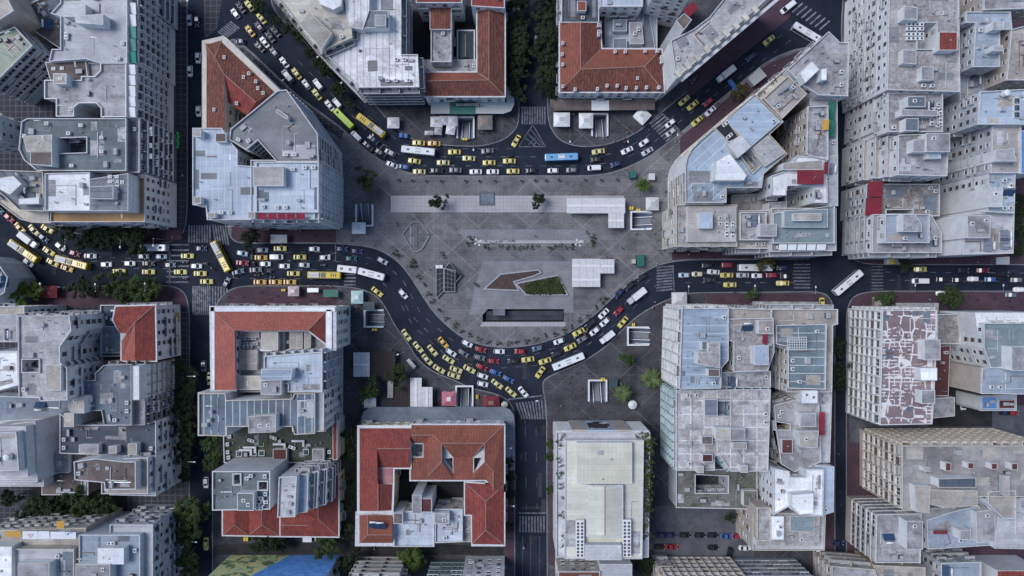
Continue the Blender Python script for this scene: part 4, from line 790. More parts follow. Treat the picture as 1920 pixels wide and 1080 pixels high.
B('apartment_building', 'bright white roof block with windowed party wall', 'building', 'W_white', [V(24, 'wht', '1450,878 1480,884 1482,895 1510,895 1510,880 1545,880 1543,968 1500,966 1478,950 1450,966', 'w'), V(21, 'pale3', '1530,872 1564,875 1563,960 1530,970', 'n'), V(27, 'wht', '1485,928 1525,925 1525,962 1500,965 1485,950')], nvent=4, nac=1)
B('apartment_building', 'patched terraces with green deck at the parking lot corner', 'building', 'W_beige', [V(22, 'wth', '1420,952 1445,952 1445,1014 1420,1014', 'n'), V(21, 'wth2', '1418,960 1537,965 1535,1024 1418,1024', 'n'), V(21.7, 'bgrn', '1482,968 1528,968 1526,998 1482,996', par=.15), V(18, 'palegrey', '1412,965 1548,965 1546,1032 1412,1032', 'w'), V(22.5, 'wht', '1446,968 1470,968 1470,1012 1446,1012', par=.2)], nac=5, nvent=5, trim='trimcream')
B('apartment_building', 'beige window grid building at the bottom edge', 'office block', 'W_beige', [V(19, 'conc', '1248,1086 1400,1086 1400,1160 1248,1160', 'g', bay=2.4), V(11, 'conc', '1234,1062 1262,1062 1262,1120 1234,1120', 'w')], trim='trimcream')
B('apartment_building', 'ribbon window building at the bottom edge', 'office block', 'W_blue', [V(19, 'conc', '1402,1088 1532,1088 1532,1160 1402,1160', 'r')], trim='trimgrey')
# south east block
B('apartment_building', 'balcony gridded block, roof patched with white sealing lines', 'office block', 'W_white', [V(23.5, 'patch', '1655,582 1757,582 1757,640 1748,795 1650,797', 'g', bay=3.0), V(26.5, 'conc', '1733,637 1763,637 1763,675 1733,675'), V(26.5, 'wht', '1725,690 1757,690 1757,713 1727,713'), V(26.5, 'conc', '1728,732 1753,732 1753,757 1728,757')], trim='frame_w', nac=1, nvent=4)
B('low_building', 'low dark red roof behind the sealed roof block', 'building', 'W_grey', [V(12, 'junk', '1758,590 1802,588 1800,645 1758,645', 'n'), V(10, 'brick', '1752,650 1782,648 1778,742 1752,742', par=.2), V(11, 'conc', '1748,748 1790,745 1790,780 1740,785')], nvent=5, nac=1)
B('apartment_building', 'dark green roof block with white side and grey hut', 'building', 'W_white', [V(24, 'bgrn', '1845,606 1960,606 1960,690 1858,690 1845,652', 'w'), V(21, 'wht', '1828,586 1960,586 1960,640 1835,640', 'n'), V(23.6, 'bgry2', '1842,690 1960,684 1960,740 1840,738', 'n', w='W_beige'), V(28, 'conc', '1897,650 1960,650 1960,695 1897,695')], nac=3, nvent=4, awn=[('1852,592 1868,592 1868,601 1852,601', 23, 'awn_w', .3), ('1870,592 1884,592 1884,601 1870,601', 23, 'awn_w', .3)])
B('low_building', 'blue glazed low roof in the back lane', 'building', 'W_grey', [V(13, 'pale3', '1838,742 1906,740 1906,770 1838,770', 'n'), V(14, 'blue', '1841,744 1870,744 1870,767 1841,767', par=.2), V(13.8, 'brick', '1873,750 1903,750 1903,766 1873,766', par=.2)], nac=2)
B('office_block', 'long concrete roof block with five brown sided skylights', 'office block', 'W_beige', [
  V(27.5, 'conc4', '1692,836 1960,836 1960,932 1715,930 1712,955 1692,955', 'g'), V(31, 'slate', '1760,898 1830,896 1830,914 1760,914'), V(30, 'beige', '1715,910 1745,912 1742,962 1718,960'), V(28.5, 'beige', '1742,918 1833,920 1833,948 1770,952 1742,945'), V(29.6, 'wth', '1733,876 1744,876 1744,884 1733,884'), V(29.6, 'brick', '1773,868 1783,868 1783,883 1773,883'), V(29.6, 'brick', '1815,868 1826,868 1826,879 1815,879'), V(29.6, 'brick', '1859,869 1870,869 1870,880 1859,880'), V(29.6, 'brick', '1897,869 1908,869 1908,881 1897,881')], trim='trimcream', nvent=6)
B('apartment_building', 'grey roof block with striped blue white facade', 'building', 'W_beige', [V(21, 'conc', '1644,965 1728,963 1726,1055 1642,1055', 'r'), V(25, 'conc', '1700,977 1730,977 1730,1030 1700,1030')], nac=2, nvent=2)
B('apartment_building', 'jumbled white and blue roof terraces around a courtyard', 'building', 'W_white', [V(20, 'bgry2', '1738,975 1785,960 1835,948 1866,1000 1866,1022 1740,1030', 'd'), V(18, 'conc', '1728,955 1790,950 1790,985 1728,1030', 'n'), V(23, 'conc', '1800,995 1820,993 1820,1012 1800,1012'), V(22, 'conc', '1830,960 1866,955 1866,1015 1832,1018', 'n'), V(22, 'palegrey', '1875,938 1960,930 1960,1030 1865,1028', 'w'), V(27, 'beige', '1853,922 1905,920 1905,972 1882,972 1853,945', 'w')], nac=8, nvent=8, awn=[('1751,995 1777,995 1777,1002 1751,1002', 21.6, 'awn_r', .3)])
B('apartment_building', 'balcony building in the lower right corner', 'building', 'W_beige', [V(15, 'conc', '1560,1062 1640,1068 1660,1120 1560,1120', 'b'), V(14, 'beige', '1640,1060 1735,1064 1735,1120 1640,1120', 'b')], nac=2, trim='trimcream')
B('low_building', 'low grey roofs with red tiles by the bottom lane', 'building', 'W_grey', [V(13, 'bgry2', '1765,1056 1840,1054 1840,1120 1765,1120', 'd'), V(14, 'tiler', '1870,1070 1960,1070 1960,1120 1870,1120', par=.2)], nac=2)
B('apartment_building', 'beige balcony building at the bottom of the side street', 'building', 'W_beige', [V(20, 'conc', '650,1088 748,1088 748,1140 650,1140', 'b')], trim='trimcream')
B('office_block', 'green slatted front building at the bottom edge', 'office block', 'W_dark', [V(20, 'conc', '796,1092 865,1092 865,1140 796,1140', 'r')], trim='booth_g')
B('office_block', 'white classical front at the bottom edge', 'building', 'W_white', [V(20, 'conc', '866,1086 945,1086 945,1140 866,1140', 'w')])
B('apartment_building', 'grey rounded building at the left edge of the avenue', 'building', 'W_grey', [V(14, 'bgry', '-30,480 -5,492 14,520 8,548 -30,575', 'n')], nac=1)
# ------------------------------------------------------------------ ground, pavements, markings
G2 = lambda s: [tuple(P(x, y)[:2]) for x, y in pts(s)]
def arc(cx, cy, r, a0, a1, n=6): return [(cx+r*math.cos(R(a0+(a1-a0)*i/n)), cy+r*math.sin(R(a0+(a1-a0)*i/n))) for i in range(n+1)]
def smooth(s, it=2):          # round off a kerb polyline given in pixels
    p = pts(s)
    for _ in range(it):
        q = []
        for i in range(len(p)):
            a, b = p[i], p[(i+1) % len(p)]
            d = math.hypot(b[0]-a[0], b[1]-a[1])
            if d < 6: q += [a]; continue
            t = min(.25, 12/d)
            q += [(a[0]+(b[0]-a[0])*t, a[1]+(b[1]-a[1])*t), (b[0]-(b[0]-a[0])*t, b[1]-(b[1]-a[1])*t)]
        p = q
    return [tuple(P(x, y)[:2]) for x, y in p]
# metro stair pits: x, y, width, height in pixels, direction the stairs descend
PITS = [(684, 403, 28, 38, 'S', 'beside the pale kiosk west of the plaza'), (703, 597, 34, 28, 'W', 'by the curve southwest of the plaza'), (873, 241, 28, 38, 'N', 'next to the white market tents'), (1124, 236, 26, 40, 'N', 'behind the square white kiosk'),
        (1202, 414, 36, 30, 'W', 'east of the plaza awnings'), (1197, 630, 38, 30, 'W', 'below the eastern curve'), (1120, 733, 30, 38, 'N', 'beside the palm trees'), (871, 744, 28, 38, 'N', 'between the pink and dark red kiosks')]
def rect(cx, cy, w, h): return [tuple(P(x, y)[:2]) for x, y in ((cx-w/2, cy-h/2), (cx+w/2, cy-h/2), (cx+w/2, cy+h/2), (cx-w/2, cy+h/2))]
holes = [ccw(rect(*p[:4]))[::-1] for p in PITS]
TRENCH = ccw(G2('915,579 1057,579 1057,603 905,603 905,590'))[::-1]
DIRT = None
m = MB(); m.flat([(-900, -700), (900, -700), (900, 700), (-900, 700)], 0, 0, holes+[TRENCH]); struct(m.build('ground', 'asphalt'))
PZ = .14
def pavement(name, poly, mat='pavers', hs=(), z=PZ):
    poly = ccw(poly)
    m = MB(); inn = offset(poly, .3); n = len(poly)
    m.add([(x, y, 0) for x, y in poly]+[(x, y, z) for x, y in poly]+[(x, y, z) for x, y in inn], [(i, (i+1) % n, (i+1) % n+n, i+n) for i in range(n)]+[(i+n, (i+1) % n+n, (i+1) % n+2*n, i+2*n) for i in range(n)], 1)
    m.flat(inn, z, 0, hs)
    return struct(m.build(name, [mat, 'kerb']))
pavement('pavement', smooth('-120,-80 352,-80 352,400 346,440 318,457 230,459 150,440 100,428 60,412 20,386 -10,372 -120,330'), 'gridpave')
pavement('pavement', smooth('425,420 425,80 440,70 470,95 560,180 640,238 690,285 745,317 790,329 1110,329 1155,322 1205,300 1255,265 1345,190 1440,112 1500,88 1530,92 1530,470 1515,487 1290,488 1245,494 1215,506 1190,524 1150,558 1108,598 1060,629 1000,648 950,653 905,649 868,635 838,612 812,586 790,553 766,514 740,485 700,464 632,457 445,457 430,445'), 'plaza', holes[0:1]+holes[4:5]+[TRENCH])
pavement('pavement', smooth('515,-80 505,0 520,30 600,108 700,195 735,235 770,263 830,273 900,276 945,264 968,243 974,225 974,-80'), 'pavers', holes[2:3])
pavement('pavement', smooth('1026,-80 1026,228 1042,258 1065,272 1100,277 1150,270 1200,247 1240,212 1280,180 1400,85 1475,20 1500,-80'), 'pavers', holes[3:4])
pavement('pavement', smooth('-120,560 20,560 75,541 150,536 320,534 346,545 356,575 356,1300 -120,1300'), 'gridpave')
pavement('pavement', smooth('398,1300 398,590 410,560 432,541 460,535 630,535 682,541 712,558 726,580 742,612 765,642 782,672 812,697 850,711 885,728 930,737 955,750 966,772 966,1300'), 'pavers', [holes[1], holes[7]])
pavement('pavement', smooth('1026,1300 1024,760 1014,716 1032,703 1090,680 1142,645 1172,611 1205,584 1248,562 1290,548 1540,546 1560,560 1566,600 1566,1300'), 'pavers', [holes[5], holes[6]])
pavement('pavement', smooth('1586,1300 1586,580 1600,552 1640,545 2100,545 2100,1300'), 'redpave')
pavement('pavement', smooth('1584,-80 1576,60 1586,180 1586,470 1604,492 1640,497 2100,497 2100,-80'), 'redpave')
def sheet(name, s, mat, z, hs=()):
    m = MB(); m.flat(ccw(G2(s)), z, 0, hs); return struct(m.build(name, mat))
E = .005
sheet('paving', '232,424 346,424 340,448 318,454 232,454', 'redpave', PZ+E)
sheet('paving', '435,420 630,420 630,454 447,454 434,444', 'redpave', PZ+E)
sheet('paving', '300,540 320,538 344,549 352,575 300,575', 'redpave', PZ+E); sheet('paving', '60,547 299,541 299,575 60,575', 'redpave', PZ+E)
sheet('paving', '445,539 632,539 632,575 425,575 428,552', 'redpave', PZ+E)
sheet('paving', '1260,470 1510,470 1510,484 1290,485 1260,488', 'redpave', PZ+E); sheet('paving', '1325,552 1535,550 1553,564 1556,582 1325,582', 'redpave', PZ+E)
sheet('paving', '1275,258 1345,200 1440,120 1500,95 1525,100 1525,190 1380,300 1275,300', 'redpave', PZ+E)
sheet('paving', '1290,184 1400,97 1480,34 1500,-40 1380,-40 1275,110', 'redpave', PZ+E)
sheet('paving', '1030,790 1043,790 1043,1060 1030,1060', 'redpave', PZ+E); sheet('paving', '948,880 964,880 964,1060 948,1060', 'redpave', PZ+E)
sheet('paving', '1530,590 1563,590 1563,1090 1530,1090', 'redpave', PZ+E)
sheet('paving', '400,86 424,72 438,76 442,90 424,110 400,110', 'gridpave', PZ+E) if False else None
sheet('paving', '380,-60 425,-60 408,52 384,74', 'gridpave', .012)
sheet('paving', '450,88 470,100 560,186 645,246 640,262 560,205 450,105', 'gridpave', PZ+E)
sheet('parking_lot', '1228,948 1420,948 1412,1046 1228,1046', 'lot', PZ+E)
sheet('lane', '1592,760 1960,760 1960,830 1592,830', 'lot', PZ+E)
sheet('lane', '400,1022 640,1010 945,1026 945,1040 640,1040 400,1040', 'court', PZ+E)
for s in ('775,20 808,20 808,115 775,115', '848,40 895,40 895,115 848,115', '740,865 870,895 870,960 740,960', '440,265 535,265 535,330 440,330', '1380,200 1520,200 1520,400 1380,400', '1690,60 1860,60 1860,420 1690,420', '100,100 260,100 260,400 100,400', '60,590 240,590 240,960 60,960', '1440,640 1500,640 1500,900 1440,900', '1740,580 1860,580 1860,800 1740,800'):
    sheet('courtyard', s, 'court', PZ+.009)
# the plaza
sheet('light_paving', '733,367 1170,367 1170,398 733,398', 'lightpave', PZ+E)
sheet('deck_paving', '860,430 1095,430 1108,452 1095,462 895,462 860,440', 'deckgrey', PZ+E)
sheet('deck_paving', '905,490 1075,490 1075,586 1057,586 1057,579 915,579 905,590 880,590 890,540', 'deckgrey', PZ+E)
sheet('light_paving', '905,604 1060,604 1060,612 900,612', 'lightpave', PZ+E)
# painted markings
mk = MB(); mf = MB()
def stripe(m, x0, y0, x1, y1, w=.15, z=.006):
    a, b = P(x0, y0), P(x1, y1); d = (b-a).normalized(); n = Vector((-d.y, d.x, 0))*w/2; up = Vector((0, 0, z))
    m.quad(a+n+up, b+n+up, b-n+up, a-n+up) if (b-a).cross(n).z < 0 else m.quad(a-n+up, b-n+up, b+n+up, a+n+up)
def zebra(m, ax, ay, bx, by, dx, dy, n, w=.55):    # n bars from a to b, each running along (dx,dy)
    for i in range(n):
        t = (i+.5)/n; x, y = ax+(bx-ax)*t, ay+(by-ay)*t
        stripe(m, x, y, x+dx, y+dy, w)
zebra(mk, 352, 422, 396, 422, 0, 33, 9); zebra(mk, 396, 420, 425, 425, 6, 35, 6); zebra(mk, 360, 536, 395, 536, 0, 54, 9); zebra(mk, 396, 537, 428, 537, 0, 38, 6)
zebra(mk, 404, 70, 448, 40, 10, 12, 1) if False else None
zebra(mk, 407, 60, 433, 39, 17, 13, 8); zebra(mf, 977, 200, 1024, 200, 0, 33, 10); zebra(mk, 1216, 237, 1240, 218, 30, 28, 1) if False else None
for i in range(8): stripe(mk, 1218+i*4.3, 233-i*3.6+i*8.2, 1243+i*4.3, 214-i*3.6+i*8.2, .6)
for i in range(7): stripe(mk, 1485+i*8.5, 23+i*5.5, 1505+i*8.5, 6+i*5.5, .6)
for i in range(9): stripe(mf, 1231, 502+i*5.4, 1261, 499+i*5.4, .6)
for i in range(8): stripe(mf, 1488, 496+i*6.2, 1519, 496+i*6.2, .5); stripe(mf, 1634, 500+i*6, 1656, 500+i*6, .4)
for i in range(8): stripe(mk, 312, 459+i*10, 354, 459+i*10, .5)
for i in range(7): stripe(mk, 645, 508+i*6.5, 667, 508+i*6.5, .55)
for i in range(10): stripe(mf, 968+i*6, 755-i*.6, 979+i*4.9, 786, .6)
for i in range(9): stripe(mf, 975+i*5.6, 968, 975+i*5.6, 998, .55)
for i in range(5): stripe(mf, 397+i*5, 998, 399+i*5, 1026, .4)
stripe(mk, 952, 749, 1016, 742, .4); stripe(mk, 972, 962, 1026, 962, .35); stripe(mk, 1243, 213, 1275, 245, .35); stripe(mk, 318, 459, 318, 533, .35); stripe(mk, 629, 458, 629, 490, .35); stripe(mk, 720, 270, 695, 298, .35); stripe(mk, 1262, 497, 1264, 546, .3)
# striped traffic island at the mouth of the pedestrian street
for a, b in (((999, 234), (972, 275)), ((999, 234), (1023, 275)), ((972, 275), (1024, 275)), ((990, 251), (1013, 273)), ((996, 243), (1018, 272)), ((984, 258), (1004, 274)), ((1005, 258), (990, 272)), ((1008, 262), (1000, 273))): stripe(mf, *a, *b, .28)
def dashes(path, dash=11, gap=17, m=mk, w=.16):
    p = pts(path); acc = 0
    for i in range(len(p)-1):
        (x0, y0), (x1, y1) = p[i], p[i+1]; L = math.hypot(x1-x0, y1-y0); t = acc
        while t < L:
            e = min(L, t+dash); stripe(m, x0+(x1-x0)*t/L, y0+(y1-y0)*t/L, x0+(x1-x0)*e/L, y0+(y1-y0)*e/L, w); t += dash+gap
        acc = t-L
for s in ('560,115 640,195 700,258 750,290 800,294 1080,294 1150,288 1205,262 1300,190 1480,55', '550,130 630,212 690,272 745,305 800,311 1090,311 1160,303 1215,275 1310,200 1490,70', '590,120 660,190 715,240 755,270 820,279 960,279'): dashes(s)
for s in ('90,470 160,490 318,490', '150,480 318,488', '110,500 200,503 318,504', '450,473 630,473', '455,489 629,489', '500,505 640,506', '440,522 640,523', '630,490 690,495 735,525 770,590 830,650 900,676', '640,508 700,515 740,550 775,612 835,665 900,690', '660,478 715,488 755,525 790,590 850,640 920,668 1000,665 1080,640 1150,590 1225,518', '940,690 1010,685 1090,655 1165,600 1230,535', '1290,512 1490,512', '1285,530 1490,530', '1660,510 1920,512', '1640,525 1920,528'): dashes(s)
for s in ('965,800 968,955', '985,800 987,955', '1005,800 1007,955'): dashes(s, 18, 30, mf)
for x in (980, 995, 1012): stripe(mf, x, 1005, x, 1080, .12)
struct(mk.build('road_markings', 'paint')); struct(mf.build('road_markings', 'paintfaint'))

rp = random.Random(8)
for i in range(46):      # repaired strips of asphalt and manhole covers
    x, y = rp.choice([(rp.uniform(60, 620), rp.uniform(462, 530)), (rp.uniform(800, 1150), rp.uniform(270, 325)), (rp.uniform(970, 1020), rp.uniform(790, 1070)), (rp.uniform(1290, 1900), rp.uniform(500, 540)), (rp.uniform(850, 1000), rp.uniform(665, 700))]); q = P(x, y); w, h = rp.uniform(1, 9), rp.uniform(.6, 1.6)
    if i % 2: w, h = h, w
    m = MB(); z = .0022+.00006*i; m.quad((q.x-w/2, q.y-h/2, z), (q.x+w/2, q.y-h/2, z), (q.x+w/2, q.y+h/2, z), (q.x-w/2, q.y+h/2, z)); struct(m.build('road_patch', rp.choice(['court', 'gridpave2', 'lotd'])))
# ------------------------------------------------------------------ metro stairs, plaza furniture
AX = {'N': 0, 'W': 90, 'S': 180, 'E': 270}
for (cx, cy, w, h, dr, where) in PITS:
    c = P(cx, cy); Wm, Hm = w*S, h*S
    if dr in 'WE': wid, ln = Hm, Wm
    else: wid, ln = Wm, Hm
    root = empty('metro_entrance', c, 'white rimmed metro stairs with two escalators '+where, 'metro entrance', 'metro entrances around the plaza', R(AX[dr]))
    x0, x1, y0, y1 = -wid/2, wid/2, -ln/2, ln/2      # stairs go down towards +y
    m = MB(); dep = 4.5
    m.quad((x0, y0, -dep), (x1, y0, -dep), (x1, y1, -dep), (x0, y1, -dep))
    for a, b in (((x0, y0), (x0, y1)), ((x0, y1), (x1, y1)), ((x1, y1), (x1, y0)), ((x1, y0), (x0, y0))): m.quad((*a, -dep), (*b, -dep), (*b, PZ), (*a, PZ))
    m.build('shaft', 'stepc', root)
    m = MB(); t = .55
    m.box(x0-t, x0, y0, y1+t, 0, 1.15); m.box(x1, x1+t, y0, y1+t, 0, 1.15); m.box(x0, x1, y1, y1+t, 0, 1.15)
    m.build('parapet_wall', 'kwhite', root)
    n = 18
    def steps(name, xa, xb, mat):
        m = MB()
        for i in range(n):
            ya, yb = y0+(ln-.6)*i/n, y0+(ln-.6)*(i+1)/n; zt = .1-(dep-.3)*(i+.5)/n
            m.box(xa, xb, ya, yb-.01, zt-.5, zt); 
            m.box(xa, xb, ya, ya+.05, zt+.002, zt+.012, 1)
        return m.build(name, [mat, 'steeld' if mat == 'stepc' else 'steel'], root)
    e = wid*.24
    steps('staircase', x0+e+.45, x1-e-.45, 'stepc'); steps('escalator', x0+.25, x0+e-.1, 'escal'); steps('escalator', x1-e+.1, x1-.25, 'escal')
    for xx in (x0+.02, x0+e, x1-e-.22, x1-.24):
        m = MB(); vs = [(xx, y0-.4, 1.0), (xx+.22, y0-.4, 1.0), (xx+.22, y1-.8, 1.0-dep+.6), (xx, y1-.8, 1.0-dep+.6)]
        lo = [(a, b, cc-.9) for a, b, cc in vs]
        m.add(vs+lo, [(0, 1, 2, 3), (4, 0, 3, 7), (1, 5, 6, 2), (5, 1, 0, 4)]); m.build('balustrade', 'kwhite' if xx in (x0+e, x1-e-.22) else 'steel', root)
def box_thing(name, label, cat, px, py, w, h, z0, z1, mat, rz=0, group=None):
    m = MB(); m.box(-w*S/2, w*S/2, -h*S/2, h*S/2, z0, z1); o = m.build(name, mat); o.location = P(px, py, PZ if z0 >= 0 else 0); o.rotation_euler = (0, 0, R(-rz)); return tag(o, label, cat, group)
def kiosk(px, py, w, h, mat, label, rz=0, top='kgrey', zz=2.9, flatr=False, cat='kiosk'):
    root = empty('kiosk', P(px, py, PZ), label, cat, 'kiosks around the plaza', R(-rz)); a, b = w*S/2, h*S/2
    m = MB(); m.box(-a+.55, a-.55, -b+.55, b-.55, 0, zz-.1); m.build('cabin', mat, root)
    m = MB(); m.box(-a, a, -b, b, zz-.1, zz+.12)
    i = .38
    m.add([(-a+.1, -b+.1, zz+.12), (a-.1, -b+.1, zz+.12), (a-.1, b-.1, zz+.12), (-a+.1, b-.1, zz+.12), (-a*i, -b*i, zz+.85), (a*i, -b*i, zz+.85), (a*i, b*i, zz+.85), (-a*i, b*i, zz+.85)], [(0, 1, 5, 4), (1, 2, 6, 5), (2, 3, 7, 6), (3, 0, 4, 7), (4, 5, 6, 7)])
    m.build('roof', mat, root)
    m = MB(); m.box(-a*i*.75, a*i*.75, -b*i*.75, b*i*.75, zz+.86, zz+1.0); m.build('roof_hatch', top, root)
    m = MB(); m.box(-a*.7, a*.7, -b+.53, -b+.55, 1.0, 2.1); m.build('window', 'glass', root)
    for sx in (-1, 1):
        m = MB(); m.box(sx*(a-.9)-.5, sx*(a-.9)+.5, b-.7, b-.2, 0, 1.0); m.build('display_rack', 'kgrey', root)
    return root
kiosk(740, 234, 22, 20, 'kwhite', 'small white square kiosk by the yellow trolleybus on the curve')
kiosk(820, 232, 22, 19, 'kwhite', 'white market tent with beige centre, leftmost of the tent cluster', top='beige')
kiosk(910, 233, 27, 27, 'kbrown', 'brown square kiosk with dark roof panels by the metro stairs', top='W_brown')
kiosk(1052, 228, 30, 26, 'kwhite', 'large square white kiosk standing alone near the pedestrian street', top='kgrey')
kiosk(1097, 230, 26, 28, 'kwhite', 'square white kiosk touching the sunken metro stairs')
kiosk(1201, 221, 25, 25, 'kwhite', 'white kiosk turned diagonally beside the zebra crossing', 42)
kiosk(1220, 384, 24, 24, 'tarp', 'beige pyramid roofed kiosk above the east metro stairs')
kiosk(676, 429, 25, 21, 'kwhite', 'white kiosk with teal roof centre below the west metro stairs', top='kteal')
kiosk(673, 557, 22, 24, 'kteal', 'pale turquoise kiosk by the southwest curve', top='kwhite')
kiosk(1270, 560, 28, 24, 'tarp', 'grey pyramid kiosk at the corner of the eastern avenue', top='tarp')
kiosk(843, 745, 26, 26, 'kpink', 'pink pyramid roofed kiosk south of the curve', top='W_white')
kiosk(921, 752, 31, 24, 'kred', 'dark red pyramid kiosk near the lower zebra crossing', top='W_brown')
kiosk(697, 752, 22, 20, 'kwhite', 'small white kiosk beside a yellow box under the trees')
kiosk(555, 546, 20, 18, 'kpale', 'pinkish kiosk on the red pavement of the avenue', top='kwhite')
kiosk(1643, 568, 22, 22, 'kbrown', 'grey brown kiosk on the red pavement of the eastern avenue', 5)
kiosk(103, 547, 28, 22, 'kred', 'dark red roofed kiosk under the western avenue trees', top='kred')
def tent(px, py, w, h, mat, label, rz=0, group='market tents'):
    root = empty('market_tent', P(px, py, PZ), label, 'tent', group, R(-rz)); a, b = w*S/2, h*S/2
    m = MB(); m.add([(-a, -b, 2.5), (a, -b, 2.5), (a, b, 2.5), (-a, b, 2.5), (0, 0, 3.6)], [(0, 1, 4), (1, 2, 4), (2, 3, 4), (3, 0, 4)]); m.build('canopy', mat, root)
    for sx in (-1, 1):
        for sy in (-1, 1):
            m = MB(); m.cyl((sx*(a-.1), sy*(b-.1), 0), (sx*(a-.1), sy*(b-.1), 2.5), .05, .05, 6); m.build('leg', 'steel', root)
tent(834, 229, 17, 17, 'tarp', 'light grey peaked tent second in the cluster by the metro stairs'); tent(850, 230, 18, 19, 'tarp', 'beige grey peaked tent touching the metro stairs'); tent(846, 247, 17, 16, 'kwhite', 'white tilted tent in the lower row of the cluster', 8); tent(823, 248, 14, 15, 'kgrey', 'small grey tent in the lower row of the cluster', 5); tent(806, 252, 16, 8, 'tarp', 'narrow striped tent at the corner of the cluster')
def canopy_roof(label, rects, z=3.4):
    cx = sum(r[0]+r[2] for r in rects)/2/len(rects); cy = sum(r[1]+r[3] for r in rects)/2/len(rects)
    o = P(cx, cy, PZ); root = empty('canopy_shelter', o, label, 'canopy')
    for k, (x0, y0, x1, y1, ax, div) in enumerate(rects):
        a, b = P(x0, y1)-o, P(x1, y0)-o; zz = z-.06*k
        m = MB(); m.box(a.x, b.x, a.y, b.y, zz, zz+.14); m.build('roof_panel', 'tarp', root)
        m = MB()
        if ax == 'h':
            for f in div: yy = a.y+(b.y-a.y)*f; m.box(a.x+.1, b.x-.1, yy-.38, yy+.38, zz+.14, zz+.34)
        else:
            for f in div: xx = a.x+(b.x-a.x)*f; m.box(xx-.38, xx+.38, a.y+.1, b.y-.1, zz+.14, zz+.34)
        m.build('gutter', 'kwhite', root)
        m = MB(); n = 4
        for i in range(1, n):
            if ax == 'h': xx = a.x+(b.x-a.x)*i/n; m.box(xx-.06, xx+.06, a.y+.05, b.y-.05, zz+.14, zz+.2)
            else: yy = a.y+(b.y-a.y)*i/n; m.box(a.x+.05, b.x-.05, yy-.06, yy+.06, zz+.14, zz+.2)
        m.build('seam', 'kgrey', root)
        for ex in (a.x+.3, b.x-.3):
            for ey in (a.y+.3, b.y-.3):
                m = MB(); m.cyl((ex, ey, 0), (ex, ey, zz), .07, .07, 6); m.build('post', 'steel', root)
canopy_roof('long white L shaped canopy over the light paving strip', [(1061, 374, 1169, 402, 'h', (.5,)), (1138, 402, 1167, 429, 'h', (.5,))])
canopy_roof('square white canopy beside the planted triangle', [(1071, 486, 1123, 538, 'h', (.25, .75)), (1123, 487, 1149, 513, 'h', (.5,))])
canopy_roof('white stepped canopy touching the curved arcade roof', [(772, 706, 793, 766, 'v', (.5,)), (793, 723, 813, 766, 'v', (.5,))])
canopy_roof('pale square canopy next to the dark pergola', [(667, 659, 697, 704, 'h', (.5,))])
for s, lab in (('697,657 744,657 744,712 697,712', 'dark brown flat pergola between the two round trees'), ('742,723 771,723 771,763 742,763', 'small dark pergola beside the white stepped canopy')):
    q = pts(s); cx, cy = sum(x for x, y in q)/4, sum(y for x, y in q)/4; o = P(cx, cy, PZ)
    root = empty('pergola', o, lab, 'pergola'); a, b = P(q[0][0], q[2][1])-o, P(q[2][0], q[0][1])-o
    m = MB(); m.box(a.x, b.x, a.y, b.y, 2.7, 2.85); 
    k = int((b.x-a.x)/.9)
    for i in range(k): m.box(a.x+.9*i, a.x+.9*i+.12, a.y-.15, b.y+.15, 2.85, 2.99)
    m.build('roof', 'pergola', root)
    for ex in (a.x+.2, b.x-.2):
        for ey in (a.y+.2, b.y-.2): m = MB(); m.box(ex-.08, ex+.08, ey-.08, ey+.08, 0, 2.7); m.build('post', 'pergola', root)
def slab_roof(name, label, cat, s, z, mat, th=.25, posts=True, holes=()):
    p = ccw([tuple(P(x, y, z)[:2]) for x, y in pts(s)]); root = empty(name, (0, 0, 0), label, cat)
    m = MB(); m.prism(p, z-th, z, 0); m.flat(p[::-1], z-th, 0) ; m.build('roof', mat, root)
    if posts:
        q = offset(p, .8)
        for x, y in q[::max(1, len(q)//8)]: m = MB(); m.cyl((x, y, PZ), (x, y, z-th), .12, .12, 8); m.build('column', 'trimgrey', root)
    return root
slab_roof('arcade_canopy', 'grey arcade roof with round ends along the red tiled block', 'canopy', '677,812 677,782 682,772 690,766 702,763 945,763 956,768 963,777 965,790 965,881 944,881 944,812', 5, 'slate2')
slab_roof('arcade_canopy', 'ribbed arcade roof with green middle under the white front', 'canopy', '808,192 950,192 950,150 964,150 964,196 958,208 944,213 808,213', 4.5, 'awn_grey')
slab_roof('arcade_canopy', 'dark worn arcade roof along the chimney house front', 'canopy', '1030,172 1046,172 1046,186 1228,184 1228,206 1040,207 1032,200', 4.5, 'brn')
slab_roof('shop_awning', 'dark green shop awning on the ribbed arcade roof', 'awning', '843,190 891,190 891,214 843,214', 4.75, 'booth_g', .1, False)
slab_roof('shop_awning', 'white ribbed shop awning on the dark worn arcade roof', 'awning', '1109,188 1142,188 1142,207 1109,207', 4.75, 'kwhite', .1, False)
slab_roof('entrance_canopy', 'grey flat entrance canopy on the avenue below the hut roofs', 'canopy', '1411,565 1535,566 1535,580 1411,578', 5, 'wth')
slab_roof('entrance_canopy', 'white framed dark shop canopy above the red pavement', 'canopy', '1355,464 1408,464 1408,478 1355,478', 4.5, 'W_dark')
slab_roof('entrance_canopy', 'long grey shop canopy before the sealed roof block', 'canopy', '1680,568 1760,568 1760,586 1680,586', 4.5, 'wth')
slab_roof('entrance_canopy', 'light canopy between the avenue and the park corner', 'canopy', '1868,483 1893,481 1893,496 1868,496', 4, 'awn_grey')
slab_roof('bus_shelter', 'grey bus shelter roof on the red pavement near the round tree', 'bus shelter', '507,440 538,440 538,456 507,456', 2.9, 'awn_grey')
slab_roof('market_stall', 'green roofed stall on the avenue pavement before the crowd', 'stall', '606,543 634,543 634,557 606,557', 2.8, 'booth_g'); slab_roof('market_stall', 'long metal roofed stall beside the pinkish kiosk', 'stall', '576,540 597,540 597,548 576,548', 2.5, 'steel')
